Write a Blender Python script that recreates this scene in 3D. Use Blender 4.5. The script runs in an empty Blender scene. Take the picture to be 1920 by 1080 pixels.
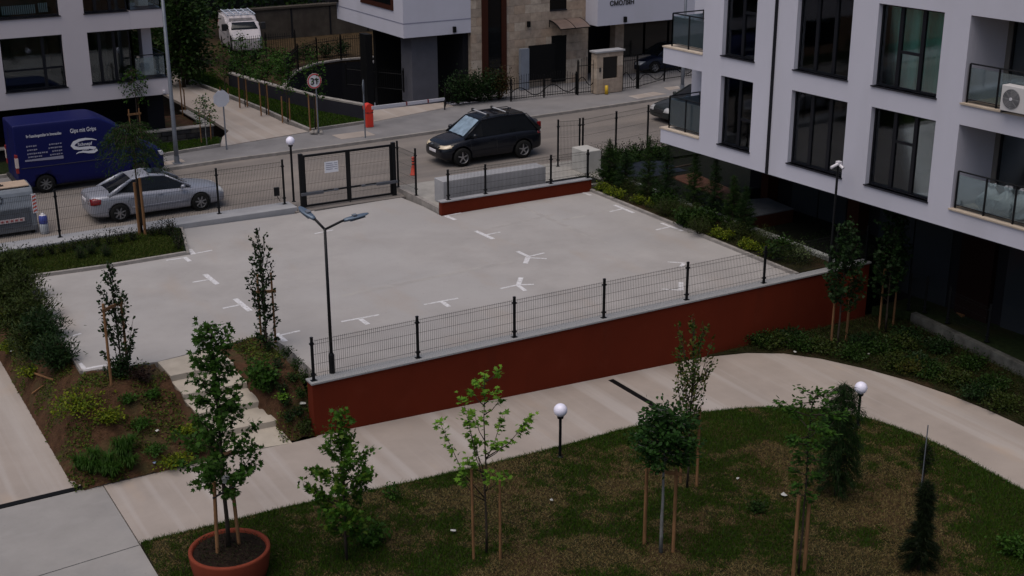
import bpy, math, random
import numpy as np
from mathutils import Vector, Matrix
R = math.radians
PI = math.pi
# ------------------------------------------------------------------ camera
FPX, YAW, PITCH, ROLL = 2490.37646, 0.527316693, 0.337855892, -0.00305137555
CX, CY, CZ = -10.8718978, -28.3389492, 12.9128073
_f = np.array([math.sin(YAW)*math.cos(PITCH), math.cos(YAW)*math.cos(PITCH), -math.sin(PITCH)])
_r0 = np.array([math.cos(YAW), -math.sin(YAW), 0.0])
_u0 = np.cross(_r0, _f)
_r = _r0*math.cos(ROLL) + _u0*math.sin(ROLL)
_u = np.cross(_r, _f)
scene = bpy.context.scene
cd = bpy.data.cameras.new('camera')
cd.sensor_width = 36.0
cd.lens = FPX/1920*36.0
cd.clip_start = 0.1
cd.clip_end = 1500
cam = bpy.data.objects.new('camera', cd)
scene.collection.objects.link(cam)
M4 = Matrix(((_r[0], _u[0], -_f[0], CX), (_r[1], _u[1], -_f[1], CY), (_r[2], _u[2], -_f[2], CZ), (0, 0, 0, 1)))
cam.matrix_world = M4
scene.camera = cam
# ------------------------------------------------------------------ world, sun, exposure
SUN_EL, SUN_AZ = 68, 250      # azimuth clockwise from +Y
w = bpy.data.worlds.new('World'); scene.world = w; w.use_nodes = True
wn = w.node_tree
sky = wn.nodes.new('ShaderNodeTexSky'); sky.sky_type = 'NISHITA'; sky.sun_disc = False
sky.sun_elevation = R(SUN_EL); sky.sun_rotation = R(SUN_AZ)
sky.air_density = 1.0; sky.dust_density = 4.0; sky.ozone_density = 1.0
wn.nodes['Background'].inputs['Strength'].default_value = 0.06
wn.links.new(sky.outputs[0], wn.nodes['Background'].inputs[0])
sd = bpy.data.lights.new('sun', 'SUN'); sd.energy = 1.0; sd.angle = R(60); sd.color = (1.0, 0.93, 0.86)
sun = bpy.data.objects.new('sun', sd); scene.collection.objects.link(sun)
_sv = Vector((math.sin(R(SUN_AZ))*math.cos(R(SUN_EL)), math.cos(R(SUN_AZ))*math.cos(R(SUN_EL)), math.sin(R(SUN_EL))))
sun.rotation_euler = _sv.to_track_quat('Z', 'Y').to_euler()
sun.location = (0, 0, 40)
vs = scene.view_settings
vs.view_transform = 'Standard'; vs.look = 'None'; vs.gamma = 1; vs.use_curve_mapping = False
vs.exposure = 0.6
# ------------------------------------------------------------------ helpers
random.seed(7)
rng = np.random.default_rng(11)
C = scene.collection

def ray(x, y):
    return _f + _r*(x-960)/FPX - _u*(y-540)/FPX
CAM = np.array([CX, CY, CZ])
def G(x, y, z=0.0):
    d = ray(x, y); p = CAM + d*(z-CZ)/d[2]
    return np.array([p[0], p[1], z])
def onY(x, y, Y):
    d = ray(x, y); return CAM + d*(Y-CY)/d[1]
def onX(x, y, X):
    d = ray(x, y); return CAM + d*(X-CX)/d[0]
def pxm(p):
    """pixels (1920 wide) per metre at a world point"""
    return FPX/float((np.asarray(p)-CAM)@_f)
def HT(b, ytop):
    """height of an upright thing standing at b whose top shows at image row ytop"""
    lo, hi = 0.0, 30.0
    for _ in range(50):
        m = (lo+hi)/2
        q = np.array([b[0], b[1], b[2]+m])-CAM
        if 540-FPX*(q@_u)/(q@_f) > ytop: lo = m
        else: hi = m
    return lo
def LZ(x):
    return -1.42-0.036*min(max(x, 0.0), 12.4)
def H(x, y):
    if y < -0.2: return LZ(x)
    if x < -5.9: return -1.4
    if x < 0.2 and y < 3.5:
        t = min(1.0, (y+0.2)/2.5); b = -1.42+1.35*t
        if x < -4.7:
            s = 1-(1-(x+5.9)/1.2)**2.2; b = -1.4+(b+1.4)*s
        if x > -1.3:
            s = min(1.0, max(0.0, (x+1.3)/(1.45-0.6*(y-0.2)/3.6))); b = b+(-0.08-b)*(s**0.7)*min(1.0, max(0.0, (y-0.1)/0.9))
        return b
    if x < -4.7: return -1.4+1.3*(1-(1-(x+5.9)/1.2)**2.2)
    return -0.06
def GH(px, py, fn=None):
    fn = fn or H
    d = ray(px, py); lo, hi = 15.0, 60.0
    # first crossing
    t = 15.0
    while t < 90:
        p = CAM+d*t
        if p[2] < fn(p[0], p[1]): break
        t += 0.1
    lo, hi = t-0.1, t
    for _ in range(25):
        m = (lo+hi)/2; p = CAM+d*m
        if p[2] < fn(p[0], p[1]): hi = m
        else: lo = m
    return CAM+d*hi

def tag(o, label=None, cat=None, group=None, kind=None):
    if label: o['label'] = label
    if cat: o['category'] = cat
    if group: o['group'] = group
    if kind: o['kind'] = kind
    return o
def thing(name, label, cat, loc=(0, 0, 0), rz=0, group=None):
    o = bpy.data.objects.new(name, None); C.objects.link(o)
    o.empty_display_size = 0.2
    o.location = tuple(float(v) for v in loc); o.rotation_euler = (0, 0, rz)
    return tag(o, label, cat, group)
def copy_tree(o, parent=None):
    c = o.copy(); C.objects.link(c)
    if parent: c.parent = parent
    for ch in list(o.children): copy_tree(ch, c)
    return c

class MB:
    def __init__(s): s.v = []; s.f = []; s.sm = []
    def add(s, vs_, fs, smooth=False):
        n = len(s.v)
        s.v += [tuple(float(a) for a in q) for q in vs_]
        s.f += [tuple(n+i for i in f) for f in fs]; s.sm += [smooth]*len(fs); return s
    def box(s, x0, x1, y0, y1, z0, z1):
        return s.add([(x0, y0, z0), (x1, y0, z0), (x1, y1, z0), (x0, y1, z0), (x0, y0, z1), (x1, y0, z1), (x1, y1, z1), (x0, y1, z1)],
                     [(0, 3, 2, 1), (4, 5, 6, 7), (0, 1, 5, 4), (1, 2, 6, 5), (2, 3, 7, 6), (3, 0, 4, 7)])
    def obox(s, o, a, b, c):
        """box from corner o with edge vectors a, b, c"""
        o, a, b, c = [np.asarray(q, float) for q in (o, a, b, c)]
        vs_ = [o, o+a, o+a+b, o+b, o+c, o+a+c, o+a+b+c, o+b+c]
        fs = [(0, 3, 2, 1), (4, 5, 6, 7), (0, 1, 5, 4), (1, 2, 6, 5), (2, 3, 7, 6), (3, 0, 4, 7)]
        if np.dot(np.cross(a, b), c) < 0: fs = [f[::-1] for f in fs]
        return s.add(vs_, fs)
    def tube(s, p, q, r, r2=None, n=8, caps=True):
        p, q = np.asarray(p, float), np.asarray(q, float); r2 = r if r2 is None else r2
        d = q-p; L = np.linalg.norm(d)
        if L < 1e-9: return s
        d /= L; a = np.cross(d, [0, 0, 1.0]) if abs(d[2]) < .95 else np.cross(d, [1.0, 0, 0]); a /= np.linalg.norm(a); b = np.cross(d, a)
        vs_ = []
        for (c, rr) in ((p, r), (q, r2)):
            for i in range(n):
                t = 2*PI*i/n; vs_.append(c+a*math.cos(t)*rr+b*math.sin(t)*rr)
        fs = [(i, (i+1) % n, n+(i+1) % n, n+i) for i in range(n)]
        s.add(vs_, fs, n > 5)
        if caps: s.add(vs_[:n], [tuple(range(n))[::-1]]); s.add(vs_[n:], [tuple(range(n))])
        return s
    def path(s, pts, rs, n=6):
        """smooth tapered tube along points"""
        pts = [np.asarray(p, float) for p in pts]; m = len(pts)
        if np.isscalar(rs): rs = [rs]*m
        vs_ = []
        pa = None
        for i in range(m):
            d = pts[min(i+1, m-1)]-pts[max(i-1, 0)]; d /= (np.linalg.norm(d)+1e-12)
            if pa is None: pa = np.cross(d, [0, 0, 1.0]) if abs(d[2]) < .9 else np.cross(d, [1.0, 0, 0])
            pa = pa-d*(pa@d); pa /= (np.linalg.norm(pa)+1e-12); b = np.cross(d, pa)
            for k in range(n):
                t = 2*PI*k/n; vs_.append(pts[i]+pa*math.cos(t)*rs[i]+b*math.sin(t)*rs[i])
        fs = [(i*n+k, i*n+(k+1) % n, (i+1)*n+(k+1) % n, (i+1)*n+k) for i in range(m-1) for k in range(n)]
        fs += [tuple(range(n))[::-1], tuple(range((m-1)*n, m*n))]
        return s.add(vs_, fs, True)
    def lathe(s, prof, c=(0, 0, 0), n=20, smooth=True):
        vs_ = []; c = np.asarray(c, float); m = len(prof)
        for (r, z) in prof:
            for k in range(n):
                t = 2*PI*k/n; vs_.append((c[0]+r*math.cos(t), c[1]+r*math.sin(t), c[2]+z))
        fs = [(i*n+k, i*n+(k+1) % n, (i+1)*n+(k+1) % n, (i+1)*n+k) for i in range(m-1) for k in range(n)]
        return s.add(vs_, fs, smooth)
    def prism(s, pts, z0, z1):
        """vertical prism over an xy polygon (counter-clockwise); z0, z1 may be functions"""
        n = len(pts)
        a = sum(pts[i][0]*pts[(i+1) % n][1]-pts[(i+1) % n][0]*pts[i][1] for i in range(n))
        if a < 0: pts = pts[::-1]
        fz0 = z0 if callable(z0) else (lambda x, y: z0); fz1 = z1 if callable(z1) else (lambda x, y: z1)
        vs_ = [(p[0], p[1], fz0(p[0], p[1])) for p in pts]+[(p[0], p[1], fz1(p[0], p[1])) for p in pts]
        fs = [tuple(range(n))[::-1], tuple(range(n, 2*n))]+[(i, (i+1) % n, n+(i+1) % n, n+i) for i in range(n)]
        return s.add(vs_, fs)
    def extr(s, prof, o, a, b, c):
        """extrude 2d profile: point = o + a*u + b*v, along vector c"""
        o, a, b, c = [np.asarray(q, float) for q in (o, a, b, c)]; n = len(prof)
        vs_ = [o+a*u+b*v for (u, v) in prof]+[o+a*u+b*v+c for (u, v) in prof]
        fs = [tuple(range(n)), tuple(range(n, 2*n))[::-1]]+[(i, n+i, n+(i+1) % n, (i+1) % n) for i in range(n)]
        return s.add(vs_, fs)
    def build(s, name, mat, parent=None, world=False, bevel=0, kind=None, weld=False):
        vs_ = s.v
        if world and parent is not None:
            L = parent.location; vs_ = [(a-L.x, b-L.y, c-L.z) for (a, b, c) in s.v]
        me = bpy.data.meshes.new(name); me.from_pydata(vs_, [], s.f)
        me.polygons.foreach_set('use_smooth', s.sm); me.update()
        if mat: me.materials.append(mat)
        import bmesh
        bm = bmesh.new(); bm.from_mesh(me)
        if weld: bmesh.ops.remove_doubles(bm, verts=bm.verts, dist=1e-4)
        bmesh.ops.recalc_face_normals(bm, faces=bm.faces)
        bm.to_mesh(me); bm.free()
        o = bpy.data.objects.new(name, me); C.objects.link(o)
        if parent is not None: o.parent = parent
        if bevel:
            m = o.modifiers.new('bevel', 'BEVEL'); m.width = bevel; m.segments = 2; m.limit_method = 'ANGLE'
        if kind: o['kind'] = kind
        return o

def fast_mesh(name, verts, nper, mat, parent=None, smooth=False):
    """verts (N*nper,3): N separate polygons with nper corners each"""
    n = len(verts); N = n//nper
    me = bpy.data.meshes.new(name)
    me.vertices.add(n); me.vertices.foreach_set('co', np.asarray(verts, np.float32).ravel())
    me.loops.add(n); me.loops.foreach_set('vertex_index', np.arange(n, dtype=np.int32))
    me.polygons.add(N); me.polygons.foreach_set('loop_start', np.arange(0, n, nper, dtype=np.int32))
    try: me.polygons.foreach_set('loop_total', np.full(N, nper, dtype=np.int32))
    except Exception: pass
    me.update(calc_edges=True); me.validate()
    if mat: me.materials.append(mat)
    o = bpy.data.objects.new(name, me); C.objects.link(o)
    if parent is not None: o.parent = parent
    return o

# ------------------------------------------------------------------ materials
def mat(name, col, rough=0.6, metal=0.0, spec=0.5, **k):
    m = bpy.data.materials.new(name); m.use_nodes = True
    b = m.node_tree.nodes['Principled BSDF']
    b.inputs['Base Color'].default_value = (*col, 1); b.inputs['Roughness'].default_value = rough
    if rough >= 0.7 and spec == 0.5: spec = 0.12
    b.inputs['Metallic'].default_value = metal; b.inputs['Specular IOR Level'].default_value = spec
    if 'coat' in k: b.inputs['Coat Weight'].default_value = k['coat']; b.inputs['Coat Roughness'].default_value = 0.05
    return m
def nz(m, scale=3.0, amount=0.25, detail=6, col2=None, bump=0.0, bscale=40.0, stretch=(1, 1, 1), extra=None, rough_var=0.0):
    """procedural tone variation (world-space object coords) and fine bump on a principled material"""
    nt = m.node_tree; b = nt.nodes['Principled BSDF']; base = tuple(b.inputs['Base Color'].default_value)
    tc = nt.nodes.new('ShaderNodeTexCoord'); mp = nt.nodes.new('ShaderNodeMapping'); mp.inputs['Scale'].default_value = stretch
    nt.links.new(tc.outputs['Object'], mp.inputs[0])
    n = nt.nodes.new('ShaderNodeTexNoise'); n.inputs['Scale'].default_value = scale; n.inputs['Detail'].default_value = detail
    n.inputs['Roughness'].default_value = 0.62
    nt.links.new(mp.outputs[0], n.inputs['Vector'])
    cr = nt.nodes.new('ShaderNodeValToRGB'); cr.color_ramp.elements[0].position = 0.32; cr.color_ramp.elements[1].position = 0.68
    d = tuple(c*(1-amount) for c in base[:3]); l = col2 or tuple(min(1, c*(1+amount)) for c in base[:3])
    cr.color_ramp.elements[0].color = (*d, 1); cr.color_ramp.elements[1].color = (*l, 1)
    nt.links.new(n.outputs['Fac'], cr.inputs[0])
    out = cr.outputs[0]
    if extra:   # list of (scale, stretch, colour, lo, hi, strength)
        for (sc, st, co, lo, hi, sg) in extra:
            mp2 = nt.nodes.new('ShaderNodeMapping'); mp2.inputs['Scale'].default_value = st; mp2.inputs['Location'].default_value = (sc*3.1, 7.7, 1.3)
            nt.links.new(tc.outputs['Object'], mp2.inputs[0])
            n2 = nt.nodes.new('ShaderNodeTexNoise'); n2.inputs['Scale'].default_value = sc; n2.inputs['Detail'].default_value = 5
            nt.links.new(mp2.outputs[0], n2.inputs['Vector'])
            mr = nt.nodes.new('ShaderNodeMapRange'); mr.inputs['From Min'].default_value = lo; mr.inputs['From Max'].default_value = hi; mr.inputs['To Max'].default_value = sg
            nt.links.new(n2.outputs['Fac'], mr.inputs['Value'])
            mx = nt.nodes.new('ShaderNodeMix'); mx.data_type = 'RGBA'
            nt.links.new(mr.outputs[0], mx.inputs['Factor']); nt.links.new(out, mx.inputs['A']); mx.inputs['B'].default_value = (*co, 1)
            out = mx.outputs['Result']
    nt.links.new(out, b.inputs['Base Color'])
    if bump:
        n3 = nt.nodes.new('ShaderNodeTexNoise'); n3.inputs['Scale'].default_value = bscale; n3.inputs['Detail'].default_value = 4
        nt.links.new(tc.outputs['Object'], n3.inputs['Vector'])
        bp = nt.nodes.new('ShaderNodeBump'); bp.inputs['Strength'].default_value = bump; bp.inputs['Distance'].default_value = 0.02
        nt.links.new(n3.outputs['Fac'], bp.inputs['Height']); nt.links.new(bp.outputs[0], b.inputs['Normal'])
    return m
LEAFK = 0.8
def leafmat(name, cols, transl=0.25, rough=0.55):
    if 'curtain' not in name: cols = [(q[0]*LEAFK*.85, q[1]*LEAFK, q[2]*LEAFK*.6) for q in cols]
    m = bpy.data.materials.new(name); m.use_nodes = True; nt = m.node_tree; b = nt.nodes['Principled BSDF']
    g = nt.nodes.new('ShaderNodeNewGeometry'); cr = nt.nodes.new('ShaderNodeValToRGB')
    cr.color_ramp.elements[0].color = (*cols[0], 1); cr.color_ramp.elements[1].color = (*cols[-1], 1)
    for i, c in enumerate(cols[1:-1]):
        e = cr.color_ramp.elements.new((i+1)/(len(cols)-1)); e.color = (*c, 1)
    nt.links.new(g.outputs['Random Per Island'], cr.inputs[0]); nt.links.new(cr.outputs[0], b.inputs['Base Color'])
    b.inputs['Roughness'].default_value = rough; b.inputs['Specular IOR Level'].default_value = 0.12
    tr = nt.nodes.new('ShaderNodeBsdfTranslucent'); nt.links.new(cr.outputs[0], tr.inputs[0])
    mx = nt.nodes.new('ShaderNodeMixShader'); mx.inputs[0].default_value = transl
    nt.links.new(b.outputs[0], mx.inputs[1]); nt.links.new(tr.outputs[0], mx.inputs[2])
    nt.links.new(mx.outputs[0], nt.nodes['Material Output'].inputs[0])
    return m
def glassmat(name, tint=(0.6, 0.65, 0.65), refl=0.6, haze=0.0):
    m = bpy.data.materials.new(name); m.use_nodes = True; nt = m.node_tree; nt.nodes.remove(nt.nodes['Principled BSDF'])
    t = nt.nodes.new('ShaderNodeBsdfTransparent'); t.inputs[0].default_value = (*tint, 1)
    g = nt.nodes.new('ShaderNodeBsdfGlossy'); g.inputs['Roughness'].default_value = 0.03; g.inputs[0].default_value = (0.9, 0.95, 1, 1)
    fr = nt.nodes.new('ShaderNodeFresnel'); fr.inputs['IOR'].default_value = 1.5
    mu = nt.nodes.new('ShaderNodeMath'); mu.operation = 'MULTIPLY'; mu.inputs[1].default_value = refl*2; mu.use_clamp = True
    mx = nt.nodes.new('ShaderNodeMixShader')
    nt.links.new(fr.outputs[0], mu.inputs[0]); nt.links.new(mu.outputs[0], mx.inputs[0])
    nt.links.new(t.outputs[0], mx.inputs[1]); nt.links.new(g.outputs[0], mx.inputs[2])
    out = mx.outputs[0]
    if haze:
        df = nt.nodes.new('ShaderNodeBsdfDiffuse'); df.inputs[0].default_value = (.42, .50, .53, 1); m2 = nt.nodes.new('ShaderNodeMixShader'); m2.inputs[0].default_value = haze  # bluish diffuse veil stands in for sky reflection and dust on the glass
        nt.links.new(out, m2.inputs[1]); nt.links.new(df.outputs[0], m2.inputs[2]); out = m2.outputs[0]
    nt.links.new(out, nt.nodes['Material Output'].inputs[0])
    return m

PINK = (0.36, 0.285, 0.23)
M = {}
M['lot'] = nz(mat('lot concrete', (0.335, 0.315, 0.305), 0.75), 0.55, 0.10, 7, bump=0.08, extra=[
    (0.25, (1, 1, 1), (0.36, 0.345, 0.34), 0.48, 0.62, 0.6), (0.8, (1, 0.35, 1), (0.34, 0.285, 0.245), 0.56, 0.74, 0.5), (0.12, (1, 1, 1), (0.285, 0.27, 0.265), 0.45, 0.7, 0.6), (9, (1, 1, 1), (0.24, 0.225, 0.215), 0.60, 0.75, 0.3), (0.5, (0.3, 1, 1), (0.25, 0.24, 0.235), 0.6, 0.75, 0.45)])
M['path'] = nz(mat('path concrete', (0.32, 0.275, 0.245), 0.78), 0.7, 0.09, 7, bump=0.08, extra=[
    (1.3, (1.6, 0.05, 1), (0.41, 0.375, 0.355), 0.50, 0.66, 0.6), (0.6, (1.5, 0.2, 1), (0.28, 0.245, 0.22), 0.56, 0.75, 0.5), (12, (1, 1, 1), (0.25, 0.22, 0.20), 0.62, 0.8, 0.3), (1.1, (1, 0.4, 1), (0.40, 0.31, 0.24), 0.6, 0.75, 0.45)])
M['slab'] = nz(mat('slab concrete', (0.27, 0.255, 0.245), 0.75), 0.8, 0.10, 7, bump=0.08, extra=[(0.6, (1, 1, 1), (0.22, 0.215, 0.215), 0.5, 0.7, 0.7), (2, (.6, 1, 1), (0.31, 0.295, 0.285), 0.55, 0.7, 0.5), (9, (1, 1, 1), (0.19, 0.18, 0.175), 0.62, 0.76, 0.3)])
M['step'] = nz(mat('step concrete', (0.38, 0.335, 0.28), 0.8), 2.0, 0.13, 6, bump=0.1, extra=[(5, (1, 1, 1), (0.2, 0.15, 0.11), 0.62, 0.8, 0.5)])
M['kerb'] = nz(mat('kerb concrete', (0.26, 0.24, 0.225), 0.85), 3.0, 0.22, 6, bump=0.15)
M['kerbgrey'] = nz(mat('smooth grey concrete', (0.30, 0.30, 0.315), 0.8), 1.5, 0.12, 6, bump=0.1)
M['coping'] = nz(mat('coping granite', (0.27, 0.27, 0.275), 0.7), 30.0, 0.3, 4, bump=0.05)
M['rust'] = nz(mat('rust red render', (0.105, 0.0155, 0.006), 0.9), 0.6, 0.07, 5, bump=0.08, bscale=90, extra=[(0.8, (1, 1, 0.15), (0.08, 0.013, 0.005), 0.55, 0.8, 0.4), (2.2, (1, 1, 0.10), (0.075, 0.014, 0.007), 0.56, 0.78, 0.5), (1.6, (1, 1, 1), (0.125, 0.024, 0.012), 0.58, 0.75, 0.35)])
M['road'] = nz(mat('dusty asphalt', (0.18, 0.16, 0.148), 0.9), 0.35, 0.14, 8, bump=0.25, extra=[
    (0.35, (0.15, 1.6, 1), (0.27, 0.235, 0.21), 0.46, 0.66, 0.7), (25, (1, 1, 1), (0.12, 0.11, 0.105), 0.6, 0.8, 0.35), (0.5, (0.2, 2, 1), (0.145, 0.135, 0.13), 0.56, 0.7, 0.6)])
M['walk'] = nz(mat('sidewalk asphalt', (0.185, 0.178, 0.182), 0.9), 0.8, 0.15, 7, bump=0.2, extra=[(0.4, (0.3, 1, 1), (0.23, 0.215, 0.21), 0.5, 0.7, 0.5)])
M['soil'] = nz(mat('brown soil', (0.060, 0.030, 0.017), 0.95), 4.0, 0.45, 8, bump=0.6, bscale=14, extra=[(1.2, (1, 1, 1), (0.05, 0.05, 0.02), 0.5, 0.65, 0.6), (22, (1, 1, 1), (0.11, 0.07, 0.045), 0.6, 0.72, 0.55)])
M['lawnsoil'] = nz(mat('lawn soil', (0.020, 0.018, 0.007), 0.95), 2.2, 0.4, 8, bump=0.6, bscale=14, extra=[(0.5, (1, 1, 1), (0.045, 0.026, 0.014), 0.52, 0.62, 0.8)])
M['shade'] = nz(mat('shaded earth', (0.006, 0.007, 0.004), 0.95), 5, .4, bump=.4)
M['turf'] = nz(mat('turf', (0.012, 0.020, 0.006), 0.95), 6.0, 0.4, 8, bump=0.6, bscale=20, extra=[(0.9, (1, 1, 1), (0.022, 0.018, 0.008), 0.5, 0.65, 0.6)])
M['paint'] = nz(mat('road paint', (0.60, 0.59, 0.61), 0.7), 8.0, 0.12, 6, extra=[(14, (1, 1, 1), (0.34, 0.32, 0.31), 0.50, 0.66, 0.8)])
M['white'] = nz(mat('white render', (0.50, 0.495, 0.57), 0.9), 0.5, 0.025, 4, bump=0.05, bscale=120, extra=[(0.6, (1, 1, 0.12), (0.41, 0.405, 0.45), 0.50, 0.8, 0.55)])
M['whiteL'] = nz(mat('white render left', (0.50, 0.46, 0.49), 0.9), 0.5, 0.03, 4, bump=0.05, bscale=120, extra=[(0.6, (1, 1, 0.12), (0.42, 0.385, 0.41), 0.55, 0.85, 0.4)])
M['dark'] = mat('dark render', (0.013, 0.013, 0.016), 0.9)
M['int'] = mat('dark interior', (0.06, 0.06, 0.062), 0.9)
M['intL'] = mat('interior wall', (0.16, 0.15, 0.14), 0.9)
M['frame'] = mat('anthracite frame', (0.006, 0.0065, 0.010), 0.45, 0, .25)
M['sill'] = mat('anthracite sill', (0.012, 0.012, 0.018), 0.4, 0, .3)
M['glass'] = glassmat('window glass', (0.88, 0.93, 0.92), 0.6)
M['rail'] = glassmat('railing glass', (0.72, 0.82, 0.83), 0.9, 0.07)
M['metal'] = mat('black powder coated steel', (0.004, 0.0045, 0.006), 0.5, 0, .25)
M['iron'] = mat('black wrought iron', (0.004, 0.004, 0.0045), 0.6, 0, .15)
M['galv'] = nz(mat('galvanised steel', (0.16, 0.175, 0.205), 0.5, 0.3), 3, 0.12)
M['alu'] = mat('grey luminaire', (0.10, 0.135, 0.185), 0.35, 0.3)
M['wire'] = mat('fence wire', (0.008, 0.0085, 0.009), 0.5, 0, .2)
M['globe'] = mat('opal globe', (0.82, 0.80, 0.95), 0.25)
M['wood'] = nz(mat('stake wood', (0.20, 0.105, 0.05), 0.85), 3, 0.3, 5, stretch=(6, 6, 0.6), bump=0.2)
M['bark'] = nz(mat('bark', (0.045, 0.035, 0.028), 0.9), 14, 0.4, 5, stretch=(1, 1, 0.3), bump=0.5, bscale=50)
M['barkg'] = nz(mat('grey bark', (0.16, 0.16, 0.155), 0.9), 14, 0.3, 5, stretch=(1, 1, 0.3), bump=0.4, bscale=50)
M['terra'] = nz(mat('terracotta', (0.18, 0.038, 0.02), 0.75), 2, 0.10, 5, bump=0.1)
M['potsoil'] = nz(mat('pot soil', (0.018, 0.011, 0.008), 0.95), 12, 0.4, 6, bump=0.8, bscale=30)
M['browncl'] = mat('brown cladding', (0.04, 0.012, 0.007), 0.7)
M['brownd'] = mat('dark brown cladding', (0.014, 0.005, 0.004), 0.8)
M['paper'] = mat('paper', (0.66, 0.67, 0.72), 0.8)
M['text'] = mat('print white', (0.62, 0.62, 0.68), 0.6)
M['textg'] = mat('print grey', (0.22, 0.22, 0.30), 0.6)
M['black'] = mat('print black', (0.02, 0.02, 0.02), 0.6)
M['red'] = mat('red enamel', (0.58, 0.035, 0.018), 0.45)
M['signred'] = mat('sign red', (0.22, 0.012, 0.012), 0.5)
M['signwhite'] = mat('sign white', (0.62, 0.60, 0.64), 0.5)
M['boom'] = mat('boom white', (0.60, 0.58, 0.62), 0.5)
M['yellow'] = mat('yellow plastic', (0.60, 0.38, 0.02), 0.5)
M['limestone'] = None
for i, c in enumerate([(0.36, 0.29, 0.23), (0.32, 0.255, 0.205), (0.40, 0.335, 0.275), (0.345, 0.265, 0.205), (0.30, 0.245, 0.20)]):
    M['lime%d' % i] = nz(mat('limestone %d' % i, c, 0.85), 3.5, 0.22, 6, bump=0.15, extra=[(1.5, (1, 1, 1), tuple(a*0.6 for a in c), 0.58, 0.75, 0.5)])
M['retain'] = nz(mat('old concrete wall', (0.065, 0.055, 0.046), 0.95), 1.2, 0.3, 7, bump=0.3, extra=[(1.0, (1, 1, 0.1), (0.05, 0.04, 0.035), 0.5, 0.7, 0.7)])
M['tyre'] = mat('tyre rubber', (0.012, 0.012, 0.012), 0.85)
M['rim'] = mat('alloy rim', (0.35, 0.35, 0.37), 0.35, 0.7)
M['carglass'] = mat('car glass', (0.006, 0.007, 0.008), 0.08, 0, 0.35)
M['plastic'] = mat('black plastic', (0.018, 0.018, 0.02), 0.55)
# ================================================================== GROUND
def st(o): o['kind'] = 'structure'; return o
def sheet(name, pts, z, m, th=0.25):
    b = MB(); b.prism([(float(p[0]), float(p[1])) for p in pts], (lambda x, y: (z(x, y) if callable(z) else z)-th), z)
    return st(b.build(name, m))
def gp(x, y, z=0.0): return tuple(G(x, y, z)[:2])
def clipx(poly, x0, x1):
    def cl(P, f, ip):
        out = []
        for i in range(len(P)):
            a, b = P[i], P[(i+1) % len(P)]
            if f(a): out.append(a)
            if f(a) != f(b): out.append(ip(a, b))
        return out
    def ipx(X): return lambda a, b: (X, a[1]+(b[1]-a[1])*(X-a[0])/(b[0]-a[0]))
    P = cl(poly, lambda p: p[0] >= x0, ipx(x0)); 
    return cl(P, lambda p: p[0] <= x1, ipx(x1)) if P else []
def lowsheet(name, poly, m, dz=0.0, th=0.3):
    """sheet following the sloping lower ground"""
    b = MB()
    for (a, c) in ((-60, 0.0), (0.0, 12.4), (12.4, 80)):
        P = clipx(poly, a, c)
        if len(P) > 2: b.prism(P, lambda x, y: LZ(x)+dz-th, lambda x, y: LZ(x)+dz)
    return st(b.build(name, m))

b = MB(); b.box(-300, 400, -300, 500, -4.2, -4.0); st(b.build('ground', M['soil']))
# street
kerbline = [(-60, 22.5), (-12, 22.5), (-4, 22.5)]+[gp(*c, 0.08) for c in ((300, 316), (437, 296), (630, 271), (750, 254), (855, 239), (985, 219), (1100, 203), (1250, 181))]+[(90, 25.5)]
road_near = [(-60, 15.3), (5.4, 15.3), (9.4, 15.3), (90, 15.3)]
sheet('road', [(-60, 15.3), (90, 15.3)]+[(x, y) for x, y in kerbline[::-1]], -0.03, M['road'])
sheet('driveway_apron', [(5.2, 14.3), (9.4, 14.25), (9.6, 15.3), (5.2, 15.3)], -0.03, M['road'])
# far pavement
back = [(8.6, 25.1), (10.3, 25.7), (13.2, 25.9), (13.95, 27.9), (17.6, 27.3), (21.8, 27.75), (33, 27.9), (90, 28.5)]
far_side = [(x, y) for x, y in kerbline]
sheet('sidewalk', far_side+[(90, 28.5), (33, 27.9), (21.8, 27.75), (17.6, 27.3), (13.95, 27.9), (13.2, 25.9), (10.3, 25.6), (6.0, 24.85), (2.0, 24.25), (-60, 24.0)], 0.08, M['walk'], 0.11)
b = MB()
for (p, q) in zip(kerbline[:-1], kerbline[1:]):
    p, q = np.array(p), np.array(q); d = (q-p)/np.linalg.norm(q-p); n_ = np.array([d[1], -d[0]])
    b.obox((*p, -0.03), (*(q-p), 0), (*(n_*0.14), 0), (0, 0, 0.125))
st(b.build('kerb', M['kerb']))
# ground beyond the pavement
sheet('lawn_strip', [(2.0, 24.2), (6.0, 24.95), (6.55, 26.3), (6.4, 26.6), (-30, 26.6), (-30, 24.1)], 0.14, M['turf'], 0.2)
sheet('far_path', [(6.0, 24.86), (10.25, 25.62), (10.0, 27.5), (9.95, 31), (9.6, 36), (9.1, 42), (9, 60), (7.6, 60), (7.3, 36), (7.4, 31), (7.3, 27.6), (6.45, 26.2)], 0.1, M['path'], 0.13)
wl = [gp(700, 233), gp(600, 214), gp(520, 193), gp(470, 179), gp(430, 166)]
sheet('far_lawn', [(10.4, 25.75), (13.2, 25.95)]+wl+[(11.3, 60), (9.2, 60), (9.3, 42), (9.8, 36), (10.15, 31), (10.2, 27.5)], 0.14, M['turf'], 0.2)
b = MB()
ed = [(10.3, 25.68), (10.2, 27.5), (10.1, 31), (9.75, 36), (9.25, 42), (9.15, 60)]
for p, q in zip(ed[:-1], ed[1:]): b.obox((*p, 0.0), (q[0]-p[0], q[1]-p[1], 0), (0.14, 0, 0), (0, 0, 0.2))
ed = [(13.2, 25.92), (10.3, 25.62)]
b.obox((10.44, 25.64, 0), (2.8, 0.27, 0), (0, 0.12, 0), (0, 0, 0.2))
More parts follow.
